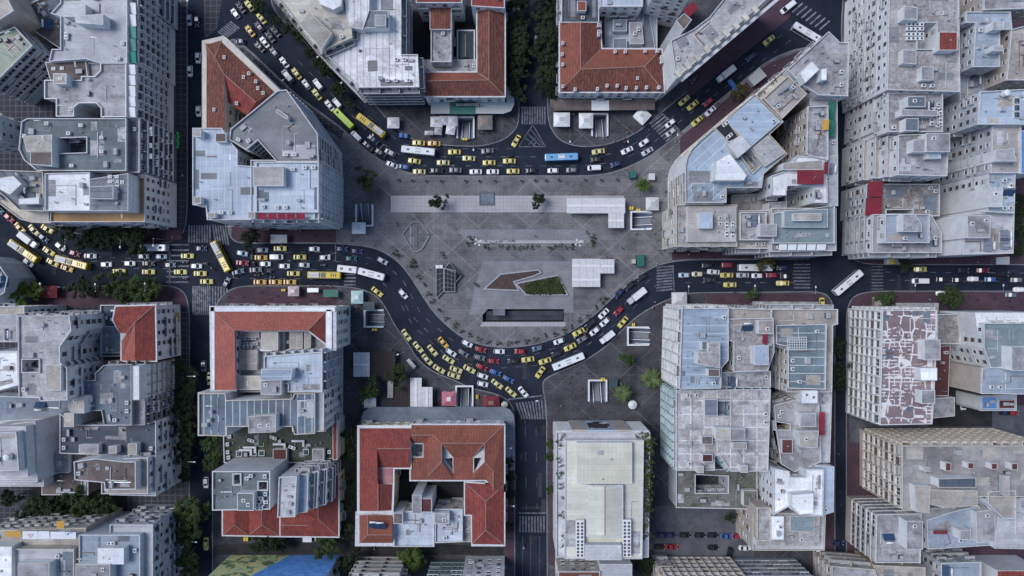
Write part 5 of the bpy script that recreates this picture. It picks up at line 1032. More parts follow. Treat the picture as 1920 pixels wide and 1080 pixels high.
slab_roof('market_stall', 'tilted grey bus shelter beside the curve of taxis', 'bus shelter', '762,676 767,672 780,687 775,692', 2.7, 'awn_grey', .15)
slab_roof('market_stall', 'narrow grey stall roof under the round tree', 'stall', '727,712 737,712 737,746 726,746', 2.7, 'beige2')
slab_roof('market_stall', 'grey box shaped stall on the red pavement of the diagonal street', 'stall', '1402,147 1424,126 1438,142 1414,161', 2.8, 'kgrey', 2.6, False)
slab_roof('market_stall', 'green booth with slatted roof on the east plaza', 'stall', '1194,478 1208,477 1208,499 1195,500', 2.8, 'booth_g', 2.6, False); slab_roof('market_stall', 'dark green hexagonal booth by the north curve', 'stall', '1180,322 1188,319 1194,325 1192,333 1182,334', 2.8, 'booth_g', 2.6, False)
slab_roof('market_stall', 'beige box hut beside the bright green tree', 'stall', '1217,325 1228,325 1228,337 1217,337', 2.8, 'tarp', 2.7, False); slab_roof('market_stall', 'small beige cart beside the green slatted booth', 'stall', '1185,486 1192,486 1192,494 1185,494', 2.2, 'cream', 2.0, False)
slab_roof('glass_shelter', 'glass roofed lift beside the palm stairs', 'lift', '1142,709 1158,709 1158,728 1142,728', 3, 'glassroof', .3); slab_roof('glass_shelter', 'greenish glass shelter above the southwest metro stairs', 'lift', '681,566 702,566 702,582 681,582', 3, 'glassroof', .3)
# steel pyramid skylight
root = empty('glass_pyramid', P(840, 528, PZ), 'broken glass and steel pyramid skylight on the plaza', 'skylight'); o = P(840, 528, PZ)
def fr(s, mat='blk', bars=(4, 6)):
    q = [P(float(c.split(',')[0]), float(c.split(',')[1]), float(c.split(',')[2]))-o for c in s.split()]
    m = MB(); nr = (q[1]-q[0]).cross(q[2]-q[0]); m.add(q if nr.z > 0 else q[::-1], [tuple(range(len(q)))]); m.build('pane', mat, root)
    f = MB()
    for i in range(len(q)): f.cyl(q[i], q[(i+1) % len(q)], .12, .12, 6)
    if len(q) == 4:
        for i in range(1, bars[0]): t = i/bars[0]; f.cyl(q[0].lerp(q[1], t), q[3].lerp(q[2], t), .045, .045, 5)
        for i in range(1, bars[1]): t = i/bars[1]; f.cyl(q[0].lerp(q[3], t), q[1].lerp(q[2], t), .045, .045, 5)
    f.build('frame', 'trimgrey', root)
fr('818,503,1.2 832,503,1.2 832,546,1.2 818,560,1.2', 'blk', (2, 5)); fr('833,503,1.5 853,511,1.5 853,547,1.5 833,547,1.5', 'blk', (3, 5)); fr('833,503,1.5 843,492,1.5 855,508,3.5'); fr('843,492,1.5 865,517,1.5 855,508,3.5'); fr('865,517,1.5 853,531,1.5 855,508,3.5'); fr('853,531,1.5 853,511,1.5 855,508,3.5')
for x in (820, 827): slab_roof('white_bin', 'white square tank in front of the glass pyramid, '+('left' if x == 820 else 'right')+' of two', 'tank', f'{x-3.2},497 {x+3.2},497 {x+3.2},503 {x-3.2},503', 1.4, 'kwhite', 1.2, False)
# octagonal dry fountain with a cross shaped channel
root = empty('fountain', P(778, 440, PZ), 'dry elongated octagonal fountain with a cross shaped channel', 'fountain'); o = P(778, 440)
oc = ccw([(P(x, y)-o)[:2] for x, y in pts('753,439 772,416 780,414 788,416 806,438 806,444 792,468 784,473 776,473 770,466')])
m = MB(); inn = offset(oc, .55); m.prism(oc, 0, .5, 0, 0, [inn[::-1]]); m.build('rim', 'deckgrey', root)
m = MB(); m.flat(inn, .06); m.build('basin', 'plaza', root)
m = MB(); a = [(P(x, y)-o) for x, y in ((779, 424), (783, 463), (762, 441), (797, 443))]; m.box(a[0].x-.35, a[0].x+.75, a[1].y, a[0].y, .06, .3); m.build('channel', 'W_dark', root)
m = MB(); m.box(a[2].x, a[3].x, a[2].y-.4, a[2].y-.02, .06, .24); m.build('channel', 'W_dark', root)
m = MB(); x = (P(770, 440)-o).x; m.box(x-.15, x+.15, (P(0, 466)-o).y, (P(0, 421)-o).y, .06, .18); m.build('channel', 'trimgrey', root)
# bench wall with plants, planters, trench
root = empty('bench_wall', P(1000, 455, PZ), 'long concrete bench wall across the plaza', 'bench'); o = P(1000, 455, 0)
m = MB(); a, b = P(895, 459)-o, P(1095, 451)-o; m.box(a.x, b.x, a.y+.7, b.y, 0, .55); m.build('seat', 'lightpave', root)
m = MB(); m.box(a.x-.5, b.x+.5, a.y+.45, a.y+.7, 0, .75); m.build('backrest', 'kgrey', root)
def planter(label, s, soilmat, name='planter'):
    p = ccw([tuple(P(x, y)[:2]) for x, y in pts(s)]); root = empty(name, (0, 0, 0), label, 'planter')
    m = MB(); q = offset(p, .45); m.prism(p, PZ, .75, 0, 0, [q[::-1]]); m.build('rim', 'trimgrey', root); m = MB(); m.flat(q, .55); m.build('soil_bed', soilmat, root); return q
planter('long brown planter bed pointing to the pyramid', '905,543 938,513 1010,505 1016,512 1000,519 965,529 975,546', 'soil'); GQ = planter('triangular planter full of green plants', '965,531 1046,515 1066,554 986,554', 'soil')
root = empty('ramp_trench', P(985, 590, 0), 'dark sunken ramp with railings at the lower plaza edge', 'ramp'); o = P(985, 590, 0)
tp = [(x-o.x, y-o.y) for x, y in TRENCH[::-1]]
m = MB(); n = len(tp); m.add([(x, y, -2.5) for x, y in tp]+[(x, y, PZ) for x, y in tp], [((i+1) % n, i, i+n, (i+1) % n+n) for i in range(n)]); m.flat(tp, -2.5); m.build('shaft', 'trench', root)
m = MB(); a, b = P(912, 602)-o, P(1056, 592)-o; m.box(a.x, b.x, a.y+.3, b.y, -2.4, -.9); m.box(a.x, b.x, b.y, b.y+1.6, -2.4, -.35); m.build('terrace_step', 'trench', root)
for x0 in (915,): m = MB(); a, b = P(915, 579)-o, P(1056, 580)-o; m.box(a.x, b.x, a.y-.02, a.y+.08, PZ, 1.0); m.build('railing', 'steel', root)
m = MB(); a, b = P(925, 591)-o, P(947, 579)-o; m.box(a.x, b.x, a.y, b.y, 0, 2.6); m.build('hut', 'W_dark', root)
root = empty('floor_grate', P(913, 373, PZ), 'square framed ventilation grate in the light paving', 'grate')
m = MB(); a = 2.7; m.box(-a, a, -a*.85, a*.85, 0, .12); m.build('grille', 'slate2', root)
m = MB(); b = a*.85
for q in ((-a, a, -b, -b+.3), (-a, a, b-.3, b), (-a, -a+.3, -b+.3, b-.3), (a-.3, a, -b+.3, b-.3)): m.box(*q, .12, .3)
m.build('frame', 'steeld', root)
for i, (x, y) in enumerate(pts('748,338 773,339 799,340 827,340 873,340 899,340 928,340 978,340 1004,339 1024,339 1048,338 1097,338 1127,338 1157,337')):
    if i == 0:
        m = MB(); m.cyl((0, 0, 0), (0, 0, .7), .5, .62, 16, cap=False); m.add([(.62*math.cos(t*math.pi/8), .62*math.sin(t*math.pi/8), .7) for t in range(16)]+[(.46*math.cos(t*math.pi/8), .46*math.sin(t*math.pi/8), .7) for t in range(16)], [(t, (t+1) % 16, (t+1) % 16+16, t+16) for t in range(16)])
        pot0 = m.build('flower_pot', 'pot'); m = MB(); m.cyl((0, 0, .5), (0, 0, .56), .5, .5, 14); kid(m.build('soil', 'blk', pot0), pot0); pot = pot0; pot.location = P(x, y, PZ)
    else: pot = copy_tree(pot0, P(x, y, PZ), 0)
    tag(pot, f'round dark planter tub by the north kerb, {ORD[i]} from the west', 'planter', 'planter tubs along the north kerb')
def umbrella(px, py, r, mat, label):
    root = empty('parasol', P(px, py, PZ), label, 'parasol'); m = MB(); n = 10
    m.add([(r*math.cos(t*2*math.pi/n), r*math.sin(t*2*math.pi/n), 2.3) for t in range(n)]+[(0, 0, 3.1)], [(t, (t+1) % n, n) for t in range(n)]); m.build('canopy', mat, root)
    m = MB(); m.cyl((0, 0, 0), (0, 0, 3.0), .05, .05, 6); m.build('pole', 'steel', root); m = MB(); m.cyl((0, 0, 0), (0, 0, .15), .4, .35, 12); m.build('base', 'kgrey', root)
umbrella(1184, 757, 1.6, 'kwhite', 'round white parasol beside the palm tree'); umbrella(651, 580, 1.0, 'tarp', 'small pale parasol by the southwest pavement'); umbrella(946, 757, 1.2, 'cream', 'beige parasol beside the dark red kiosk')
for x, y, w, h, lab in ((1130, 711, 7, 6, 'yellow sign box above the palm metro stairs'), (1183, 391, 7, 6, 'yellow crossed box left above the east metro stairs'), (1196, 394, 7, 4, 'yellow striped box by the east metro stairs'), (895, 743, 4, 7, 'yellow box between the pink and red kiosks'), (703, 618, 9, 4, 'yellow box below the southwest metro stairs'), (682, 754, 4, 8, 'yellow box beside the small white kiosk'), (872, 262, 8, 4, 'yellow box at the foot of the tent metro stairs'), (1187, 609, 5, 7, 'yellow box by the lower east metro stairs'), (533, 544, 7, 4, 'yellow barrier on the red avenue pavement'), (463, 1009, 8, 7, 'yellow barrier near the low red roofs')):
    root = empty('newspaper_box', P(x, y, PZ), lab, 'box'); m = MB(); a, b = w*S/2, h*S/2; m.box(-a, a, -b, b, .12, 1.1); m.build('cabinet', 'sign_y', root); m = MB(); m.box(-.09, .09, -b+.05, b-.05, 1.1, 1.16); m.build('lid_seam', 'blk', root); m = MB(); m.box(-a+.1, a-.1, -b+.1, b-.1, 0, .12); m.build('base', 'steeld', root)
for x, y, w, h, mat, lab in ((753, 255, 8, 8, 'sign_b', 'blue recycling container at the curve, left of two'), (762, 256, 8, 8, 'sign_b', 'blue recycling container at the curve, right of two'), (1371, 158, 8, 17, 'sign_b', 'long blue container at the kerb of the diagonal street'), (1376, 169, 8, 8, 'sign_b', 'short blue container at the kerb of the diagonal street')):
    root = empty('recycling_bin', P(x, y, PZ), lab, 'container', None, R(38 if x > 1000 else 0)); a, b = w*S/2, h*S/2
    m = MB(); m.box(-a, a, -b, b, .15, 1.2); m.build('tub', mat, root); m = MB(); m.add([(-a, -b, 1.2), (a, -b, 1.2), (a, b, 1.2), (-a, b, 1.2), (-a*.6, -b, 1.5), (a*.6, -b, 1.5), (a*.6, b, 1.5), (-a*.6, b, 1.5)], [(0, 4, 7, 3), (1, 2, 6, 5), (4, 5, 6, 7), (0, 1, 5, 4), (3, 7, 6, 2)]); m.build('lid', 'car_blue', root)
    for sx in (-1, 1): m = MB(); m.cyl((sx*a*.7-.06, 0, .15), (sx*a*.7+.06, 0, .15), .15, .15, 10); m.build('wheel', 'tyre', root)
# street lamps
def lamp(px, py, rz, heads, label, group):
    root = empty('street_lamp', P(px, py, PZ), label, 'street lamp', group, R(rz)); hh = 8.5
    m = MB(); m.cyl((0, 0, 0), (0, 0, hh), .11, .07, 8); m.build('pole', 'steel', root)
    for k in range(heads):
        t = Matrix.Rotation(k*2*math.pi/heads, 4, 'Z'); e = .8 if heads > 1 else 2.2
        m = MB(); m.cyl(t @ Vector((0, 0, hh-.2)), t @ Vector((e, 0, hh)), .05, .04, 6); m.build('arm', 'steel', root)
        m = MB(); m.box(e-.1, e+.6, -.2, .2, hh-.04, hh+.14, 0, t); m.build('lamp_head', 'kwhite', root)
def lamps(s, heads, rz, where):
    for i, (x, y) in enumerate(pts(s)): lamp(x, y, rz, heads, f'{"four headed" if heads == 4 else "two headed" if heads == 2 else "single arm"} grey street lamp {where}, {ORD[i]} from the west', 'street lamps '+where)
lamps('898,457 1080,458', 4, 30, 'at the bench wall'); lamps('641,476 765,656 1017,740 1262,582', 1, 200, 'around the south curve'); lamps('768,650 944,705', 1, 30, 'inside the south curve') if False else None
lamps('105,545 205,546 295,545', 1, 90, 'south of the western avenue'); lamps('150,452 250,453 310,450 540,457', 1, 270, 'north of the western avenue'); lamps('708,250 890,277 1065,262 1170,262 1260,250', 1, 270, 'north of the curve'); lamps('1280,550 1400,549 1510,551 1690,548 1850,548', 1, 90, 'south of the eastern avenue')
lamps('549,160 612,118 655,165', 2, 40, 'along the upper diagonal street'); lamps('945,830 1036,812 950,935 1036,900', 1, 0, 'along the lower side street'); lamps('359,20 372,700 372,855 375,1000', 1, 0, 'along the tree lined boulevard')
# ------------------------------------------------------------------ trees and plants
def crown_mesh(seed, r=3.5, n=64, per=70, leaf=.46, flat=.75, hollow=.35):
    rng = random.Random(seed); m = MB()
    lobes = [(Vector((rng.uniform(-.62, .62), rng.uniform(-.62, .62), rng.uniform(-.2, .35)))*r, rng.uniform(.3, .55)*r) for _ in range(9)]
    for c in range(n):
        L, lr = rng.choice(lobes)
        d = Vector((rng.gauss(0, 1), rng.gauss(0, 1), rng.gauss(.25, .8))).normalized()
        cc = L+Vector((d.x, d.y, d.z*flat))*lr*rng.uniform(.55, 1.05); cr = rng.uniform(.35, .8)*r/3.5
        for k in range(per):
            e = Vector((rng.gauss(0, 1), rng.gauss(0, 1), rng.gauss(0, .8))).normalized()*cr*rng.uniform(.3, 1.1)
            p = cc+e; nrm = (e.normalized()+Vector((0, 0, .7))+Vector((rng.uniform(-.6, .6), rng.uniform(-.6, .6), 0))).normalized()
            a = nrm.orthogonal().normalized(); a = (Matrix.Rotation(rng.uniform(0, 6.28), 3, nrm) @ a); b = nrm.cross(a); s = leaf*rng.uniform(.6, 1.25)*r/3.5
            m.add([p-a*s*.5, p-b*s*.28, p+a*s*.5, p+b*s*.28], [(0, 1, 2, 3)])
    return m.mesh('crown', ['leaf'])
CROWN = [crown_mesh(i) for i in range(5)]
SHRUB = [crown_mesh(20+i, 1.0, 16, 26, .62) for i in range(3)]
def trunk_mesh(h, r):
    m = MB(); m.cyl((0, 0, 0), (0, 0, h), r, r*.7, 8); rng = random.Random(int(h*10))
    for k in range(6):
        a = k*1.05+rng.uniform(-.2, .2); e = Vector((math.cos(a)*h*.42, math.sin(a)*h*.42, h*1.35+rng.uniform(-.3, .5))); q = Vector((0, 0, h*.9)).lerp(e, .5)+Vector((0, 0, .25))
        m.cyl((0, 0, h*.88), q, r*.45, r*.32, 6); m.cyl(q, e, r*.32, r*.12, 6)
    return m.mesh('trunk', ['bark'])
TRUNK = trunk_mesh(3.6, .2)
tn = [0]
def tree(px, py, r, mat, label, group, name='street_tree'):
    tn[0] += 1; rng = random.Random(tn[0]); k = r*S/3.5*1.3; z = 5.4*k**.6
    root = empty(name, P(px, py, 0)*((H)/(H-0)), label, 'tree', group); root.location.z = 0
    # the crown is seen at its own height, so the stem stands a little nearer the middle of the picture
    q = P(px, py, z+1.0*k); root.location = (q.x, q.y, .1)
    t = link('trunk', TRUNK, root, (0, 0, 0), rng.uniform(0, 6), (k, k, (z-.2)/4.6))
    c = link('crown', CROWN[tn[0] % 5], root, (0, 0, z), rng.uniform(0, 6), (k*rng.uniform(.92, 1.1), k*rng.uniform(.92, 1.1), k*rng.uniform(.85, 1.1)))
    c.material_slots[0].link = 'OBJECT'; c.material_slots[0].material = M[mat]
def trees(s, mat, where, group, order='from the west', kind='dark green leafy', name='street_tree'):
    q = [tuple(float(v) for v in c.split(',')) for c in s.split()]
    for i, (x, y, r) in enumerate(q): tree(x, y, r, mat, f'{kind} tree {where}' + (f', {ORD[i]} {order}' if len(q) > 1 else ''), group, name)
trees('128,438,17 160,452,19 192,446,18 222,440,17 245,450,20 262,441,14', 'leaf_dark', 'over the western avenue traffic', 'avenue trees')
trees('30,552,20 62,544,14', 'leaf_bright', 'by the rounded grey building', 'avenue trees', kind='yellowish green')
trees('148,540,18 176,545,12', 'leaf_dark', 'on the western avenue south side', 'avenue trees'); trees('210,541,23 235,552,15', 'leaf', 'before the slate and red roofs', 'avenue trees', kind='bright green'); trees('262,543,21 285,538,14', 'leaf', 'before the red hipped house', 'avenue trees', kind='mid green')
trees('467,451,17', 'leaf_dark', 'standing alone on the red avenue pavement', 'avenue trees', kind='round dense green'); trees('681,338,17', 'leaf', 'at the west edge of the plaza', 'plaza trees', kind='thin dark')
trees('602,122,15 634,168,13 540,52,11 480,6,14 516,40,9 560,72,9 580,98,9 655,195,8', 'leaf_dark', 'by the upper diagonal street', 'diagonal street trees', 'in the row')
trees('968,4,19 972,32,18 966,58,19 972,86,18 968,112,18 971,138,17 966,158,13 974,178,11', 'leaf_dark', 'along the pedestrian street west row', 'pedestrian street trees', 'from the top'); trees('1028,8,19 1023,36,18 1028,62,19 1023,90,18 1027,116,18 1023,142,17 1020,164,14 1030,178,11', 'leaf_dark', 'by the chimney house street front', 'pedestrian street trees', 'from the top')
trees('820,375,13 1008,377,12', 'leaf_dark', 'on the light paving strip', 'plaza trees', kind='small dark'); trees('1207,347,11', 'leaf_bright', 'near the beige box hut', 'plaza trees', kind='small bright green')
trees('1440,487,17', 'leaf_olive', 'hanging over the white bus', 'avenue trees', kind='olive brown'); trees('1413,548,11', 'leaf', 'south of the eastern avenue taxis', 'avenue trees', kind='small green'); trees('1697,490,14', 'leaf_dark', 'beside the yellow food cart', 'avenue trees'); trees('1664,558,13 1786,557,17', 'leaf', 'on the red pavement before the sealed roof block', 'avenue trees', kind='dense green')
trees('1388,172,13', 'leaf_olive', 'beside the blue containers', 'diagonal street trees', kind='olive green')
trees('345,690,14 348,715,17 342,742,18 346,770,18 342,800,18 345,828,16 340,860,16 346,890,12', 'leaf_dark', 'before the brown grid office', 'boulevard trees', 'from the top'); trees('352,962,24 345,1000,22 349,1040,20 352,1072,16', 'leaf', 'on the boulevard at the lower left', 'boulevard trees', 'from the top', 'autumn tinged green')
trees('398,838,18 395,868,14 404,815,12', 'leaf', 'between mossy roof and boulevard', 'boulevard trees', 'in the clump', 'fresh green'); trees('165,945,28 190,955,18', 'leaf', 'in the lane below the gravel roof', 'lane trees', kind='tall light green'); trees('95,940,22 55,965,22 125,955,16 20,935,16', 'leaf_dark', 'in the dark lane', 'lane trees')
trees('500,1016,18 485,1020,14 520,1020,14', 'leaf_dark', 'below the low red hipped roofs', 'lane trees'); trees('612,1026,22', 'leaf', 'before the painted wall', 'lane trees', kind='pale grey green'); trees('655,1052,20 660,1000,14 648,990,12', 'leaf_dark', 'in the lane by the painted wall', 'lane trees', 'in the row'); trees('770,1050,19', 'leaf_bright', 'between the bottom edge buildings', 'lane trees', kind='round bright green')
trees('660,818,16 655,850,11 657,905,11 652,945,12', 'leaf_dark', 'along the cream walled house side lane', 'lane trees', 'from the top'); trees('952,868,11 958,895,10 956,922,11 958,985,9', 'leaf_dark', 'under the arcade on the lower side street', 'side street trees', 'from the top'); trees('1032,834,7 1031,857,7 1031,919,7', 'leaf', 'in the pavement strip beside the pale yellow hall', 'side street trees', 'from the top', 'small round')
trees('1573,655,14 1572,690,15 1575,718,13', 'leaf_dark', 'beside the green slate roof', 'gap street trees', 'from the top'); trees('1210,1062,16 1240,1070,12', 'leaf_dark', 'behind the pale yellow hall', 'lane trees'); trees('694,727,17 750,705,17', 'leaf', 'beside the dark pergola', 'plaza trees', kind='round green'); trees('1176,673,11', 'leaf', 'on the southeast pavement', 'plaza trees', kind='lone round'); trees('1912,385,20 1915,430,18 1912,465,12', 'leaf_dark', 'beside the white blank block', 'lane trees', 'from the top')
trees('1370,968,8', 'leaf_dark', 'by the derelict roof and parking lot', 'lane trees', kind='scrubby green')
sn = [0]
def shrub(px, py, r, z, mat, label, group):
    sn[0] += 1; rng = random.Random(sn[0]); q = P(px, py, z); k = r*S
    o = link('shrub', SHRUB[sn[0] % 3], None, (q.x, q.y, z+.45*k), rng.uniform(0, 6), (k, k, k*.9)); o.material_slots[0].link = 'OBJECT'; o.material_slots[0].material = M[mat]
    return tag(o, label, 'shrub', group)
for i, (x, y) in enumerate(pts('744,476 786,517 797,532 804,551 813,567 824,583 837,597 852,610 865,621 881,628 898,638 915,641 935,643 953,642 970,642 988,639 1005,638 1024,627 1041,627 1060,618 1073,612 1088,600 1104,591 1117,577 1131,562')):
    shrub(x, y, [6.2, 7.2, 5.6][i % 3]*(1.5 if i in (0, 24) else 1), PZ, 'leaf' if i in (0, 24) or i % 3 == 1 else 'leaf_dark', f'small shrub along the inner south kerb, {ORD[i]} from the west', 'shrubs on the south kerb')
for i, (x, y) in enumerate(pts('885,452 907,463 914,463 940,463 950,464 964,463 975,463 986,463 997,464 1009,463 1031,463 1042,463 1053,461 1062,463 1072,462')): shrub(x, y, [6, 5, 7.5, 5.5][i % 4]*(2.0 if i == 0 else 1), PZ, 'leaf_bright' if i % 3 == 1 else 'leaf', f'green shrub behind the bench wall, {ORD[i]} from the west', 'shrubs at the bench wall')
for x, y, r, lab in ((1101, 438, 3.4, 'small shrub above the end of the bench wall'), (1108, 453, 9, 'spreading green bush at the east end of the bench wall'), (831, 476, 4, 'upper of two bushes above the glass pyramid'), (833, 484, 3.4, 'lower of two bushes above the glass pyramid'), (893, 532, 5, 'bush between the pyramid and the brown planter'), (775, 497, 7, 'dry bush by the inner west kerb'), (773, 492, 5, 'second dry bush by the inner west kerb')):
    shrub(x, y, r*1.4, PZ, 'leaf_dry' if 'dry' in lab else 'leaf', lab, 'plaza bushes')
# plants filling the triangular planter
gm = MB(); rng = random.Random(5)
for i in range(620):
    x, y = rng.uniform(980, 1062), rng.uniform(518, 552); q = P(x, y)
    if y < 516+(1046-x)*.2+3 or x > 1046+(y-515)*.5-3 or y > 551 or x < 986: continue
    c = Vector((q.x, q.y, .55+rng.uniform(0, .5)))
    for k in range(7):
        n = Vector((rng.uniform(-.6, .6), rng.uniform(-.6, .6), 1)).normalized(); a = n.orthogonal().normalized(); a = Matrix.Rotation(rng.uniform(0, 6.3), 3, n) @ a; b = n.cross(a); p = c+Vector((rng.uniform(-.4, .4), rng.uniform(-.4, .4), rng.uniform(0, .3)))
        gm.add([p-a*.3, p-b*.14, p+a*.3, p+b*.14], [(0, 1, 2, 3)], rng.choice((0, 1, 1, 2)) if (x+y*1.7) % 23 < 13 else rng.choice((1, 1, 2, 3)))
g = gm.build('ground_cover', ['leaf_bright', 'leaf', 'leaf_dark', 'leaf_dry']); tag(g, 'green ground cover filling the triangular planter', 'plants', None, 'stuff')
def palm(px, py, r, label):
    root = empty('palm_tree', P(px, py, 0), label, 'tree', 'palms on the southeast pavement'); h = 5.5; q = P(px, py, h); root.location = (q.x, q.y, PZ)
    m = MB()
    for i in range(8): m.cyl((0, 0, h*i/8), (0, 0, h*(i+1)/8), .34-.01*i, .29-.01*i, 9)
    m.build('trunk', 'bark', root)
    rng = random.Random(px); m = MB()
    for k in range(44):
        a = k*2.4+rng.uniform(-.2, .2); L = r*S*rng.uniform(.75, 1.08); up = rng.uniform(.1, 1.5); dr = Vector((math.cos(a), math.sin(a), 0)); sd = Vector((-dr.y, dr.x, 0))
        prev = None
        for j in range(11):
            t = j/10; c = dr*L*t+Vector((0, 0, h+up*t*1.6-2.6*t*t*(1.6-up*.6)))
            if prev:
                m.quad(prev+sd*.04, prev-sd*.04, c-sd*.03, c+sd*.03)
                for s_ in (-1, 1):
                    w = .62*math.sin(math.pi*min(1, t*.9+.12))+.08; tip = c+sd*s_*w+dr*w*.7+Vector((0, 0, -.12)); m.add([prev, c, tip], [(0, 1, 2)] if s_ < 0 else [(1, 0, 2)])
            prev = c
    m.build('crown', 'leaf_palm', root)
palm(1222, 711, 22, 'spiky palm tree close to the white gridded office'); palm(1169, 737, 19, 'spiky palm tree between the metro stairs and the parasol')
# planted edges of the pale yellow hall
for i, (x, y) in enumerate(pts('1052,818 1049,830 1207,818 1196,818 1214,822 1220,832 1216,845 1219,860 1214,876 1216,892 1210,906 1212,925 1209,945 1211,960 1208,975 1220,822 1218,838 1213,852 1218,868 1213,884 1218,898 1212,916 1214,936 1212,952 1206,990 1212,1000')): shrub(x, y, [9, 11, 12][i % 3]*(1 if i > 3 else .8), 18.6, 'leaf' if i % 2 else 'leaf_bright', f'climbing green bush on the edge of the pale yellow hall, {ORD[i]} in the planting', 'plants on the hall edge')
for i, (x, y) in enumerate(pts('1050,860 1051,872 1049,888 1054,910 1056,935 1055,965 1055,1005 1054,1022')): shrub(x, y, [7.5, 5.5, 9][i % 3], 18.6, 'leaf', f'bush on the street side edge of the pale yellow hall, {ORD[i]} from the plaza', 'plants on the hall edge')
for i, (x, y) in enumerate(pts('1430,172 1447,158 1452,151 1468,139 1426,177')): shrub(x, y, [5, 4][i % 2], 22.9, 'leaf', f'terrace plant beside the curling ducts roof, {ORD[i]} in the row', 'terrace plants')
for i, (x, y) in enumerate(pts('527,15 535,22 541,30 556,44')): shrub(x, y, 4, 23.4, 'leaf', f'terrace plant on the cream building, {ORD[i]} in the row', 'terrace plants')
# ------------------------------------------------------------------ vehicles
def loft(m, secs, mi=0, cap=True):
    n = len(secs[0]); o = []
    vs = [v for s in secs for v in s]
    fs = [(j*n+i, j*n+(i+1) % n, (j+1)*n+(i+1) % n, (j+1)*n+i) for j in range(len(secs)-1) for i in range(n)]
    if cap: fs += [tuple(range(n))[::-1], tuple((len(secs)-1)*n+i for i in range(n))]
    m.add(vs, fs, mi)
def car_body(L, W, st, cab, zb, zr, roofw=.8):
    # st: stations (x fraction, half width fraction, shoulder height); cab: (rear base, rear top, front top, front base)
    m = MB(); secs = []
    for f, w, h in st:
        x = f*L/2; y = w*W/2
        secs.append([(x, -y*.86, .22), (x, -y, .42), (x, -y, h*.72), (x, -y*.93, h*.95), (x, -y*.7, h), (x, y*.7, h), (x, y*.93, h*.95), (x, y, h*.72), (x, y, .42), (x, y*.86, .22)])
    loft(m, secs)
    rb, rt, ft, fb = [c*L/2 for c in cab]; wb, wt = W/2*.88, W/2*roofw
    xm = (rt+ft)/2
    # roof skin with slightly rounded edge
    secs = []
    for x, k, dz in ((rt, .9, -.03), (rt+.12, .98, 0), (xm, 1, .03), (ft-.12, .98, 0), (ft, .9, -.03)):
        y = wt*k; secs.append([(x, -y, zr-.07+dz), (x, -y*.9, zr+dz), (x, y*.9, zr+dz), (x, y, zr-.07+dz)])
    loft(m, secs)
    def pillar(a, b, w=.05): m.cyl(a, b, w, w, 5)
    for s in (-1, 1):
        pillar((rb, s*wb*.92, zb), (rt, s*wt*.93, zr-.04)); pillar((fb, s*wb*.92, zb), (ft, s*wt*.93, zr-.04)); pillar((xm-.1, s*wb, zb), (xm-.1, s*wt*.98, zr-.05), .045)
        m.box(fb-.55, fb-.3, s*(W/2+.02)-.09, s*(W/2+.02)+.09, zb-.02, zb+.14)
    return m
def car_glass(L, W, cab, zb, zr, roofw=.8):
    rb, rt, ft, fb = [c*L/2 for c in cab]; wb, wt = W/2*.9, W/2*roofw*.97; z = zr-.05; out = {}
    a = MB(); a.quad((fb, wb*.94, zb), (fb, -wb*.94, zb), (ft, -wt*.94, z), (ft, wt*.94, z)); out['windscreen'] = [a]
    a = MB(); a.quad((rb, -wb*.94, zb), (rb, wb*.94, zb), (rt, wt*.94, z), (rt, -wt*.94, z)); out['rear_window'] = [a]
    l = []
    for s in (-1, 1):
        a = MB(); q = [(rb+.05, s*wb, zb), (fb-.05, s*wb, zb), (ft, s*wt, z), (rt, s*wt, z)]; a.add(q, [(0, 1, 2, 3) if s < 0 else (3, 2, 1, 0)]); l.append(a)
    out['side_window'] = l
    return out
def wheel_mesh(r=.31, w=.2):
    m = MB(); m.cyl((0, -w/2, 0), (0, w/2, 0), r, r, 16, 0); m.cyl((0, -w/2-.005, 0), (0, w/2+.005, 0), r*.6, r*.6, 12, 1); return m.mesh('wheel', ['tyre', 'steel'])
WHEEL = wheel_mesh(); WHEELB = wheel_mesh(.48, .3)
def finish(name, body, glass, wheels, extra=(), wm=None):
    root = link(name, body.mesh(name, ['car_white'], False)); root.material_slots[0].link = 'OBJECT'
    for f in root.data.polygons: f.use_smooth = False
    for nm, l in glass.items():
        for a in l: kid(a.build(nm, 'carglass', root), root)
    for x, y, z in wheels: kid(link('wheel', wm or WHEEL, root, (x, y, z)), root)
    for nm, mb, mat in extra: kid(mb.build(nm, mat, root), root)
    return root
def lights(L, W, h):
    out = []
    for s in (-1, 1):
        m = MB(); m.box(L/2*.93, L/2*.985, s*W*.36-.16, s*W*.36+.16, h-.16, h+.005); out.append(('headlight', m, 'kwhite'))
        m = MB(); m.box(-L/2*.99, -L/2*.94, s*W*.38-.13, s*W*.38+.13, h+.02, h+.16); out.append(('tail_light', m, 'sign_r'))
    return out
SED = [(-1, .62, .6), (-.97, .84, .78), (-.88, .95, .9), (-.6, 1, .93), (0, 1, .92), (.45, 1, .9), (.72, .97, .84), (.9, .88, .76), (.97, .76, .66), (1, .55, .55)]
HAT = [(-1, .7, .62), (-.97, .88, .85), (-.85, .97, .94), (-.4, 1, .95), (.2, 1, .94), (.6, .99, .9), (.86, .9, .8), (.97, .76, .68), (1, .55, .55)]
VAN = [(-1, .8, .7), (-.985, .95, 1.0), (-.9, 1, 1.1), (0, 1, 1.1), (.6, 1, 1.08), (.86, .95, .98), (.97, .82, .8), (1, .6, .6)]
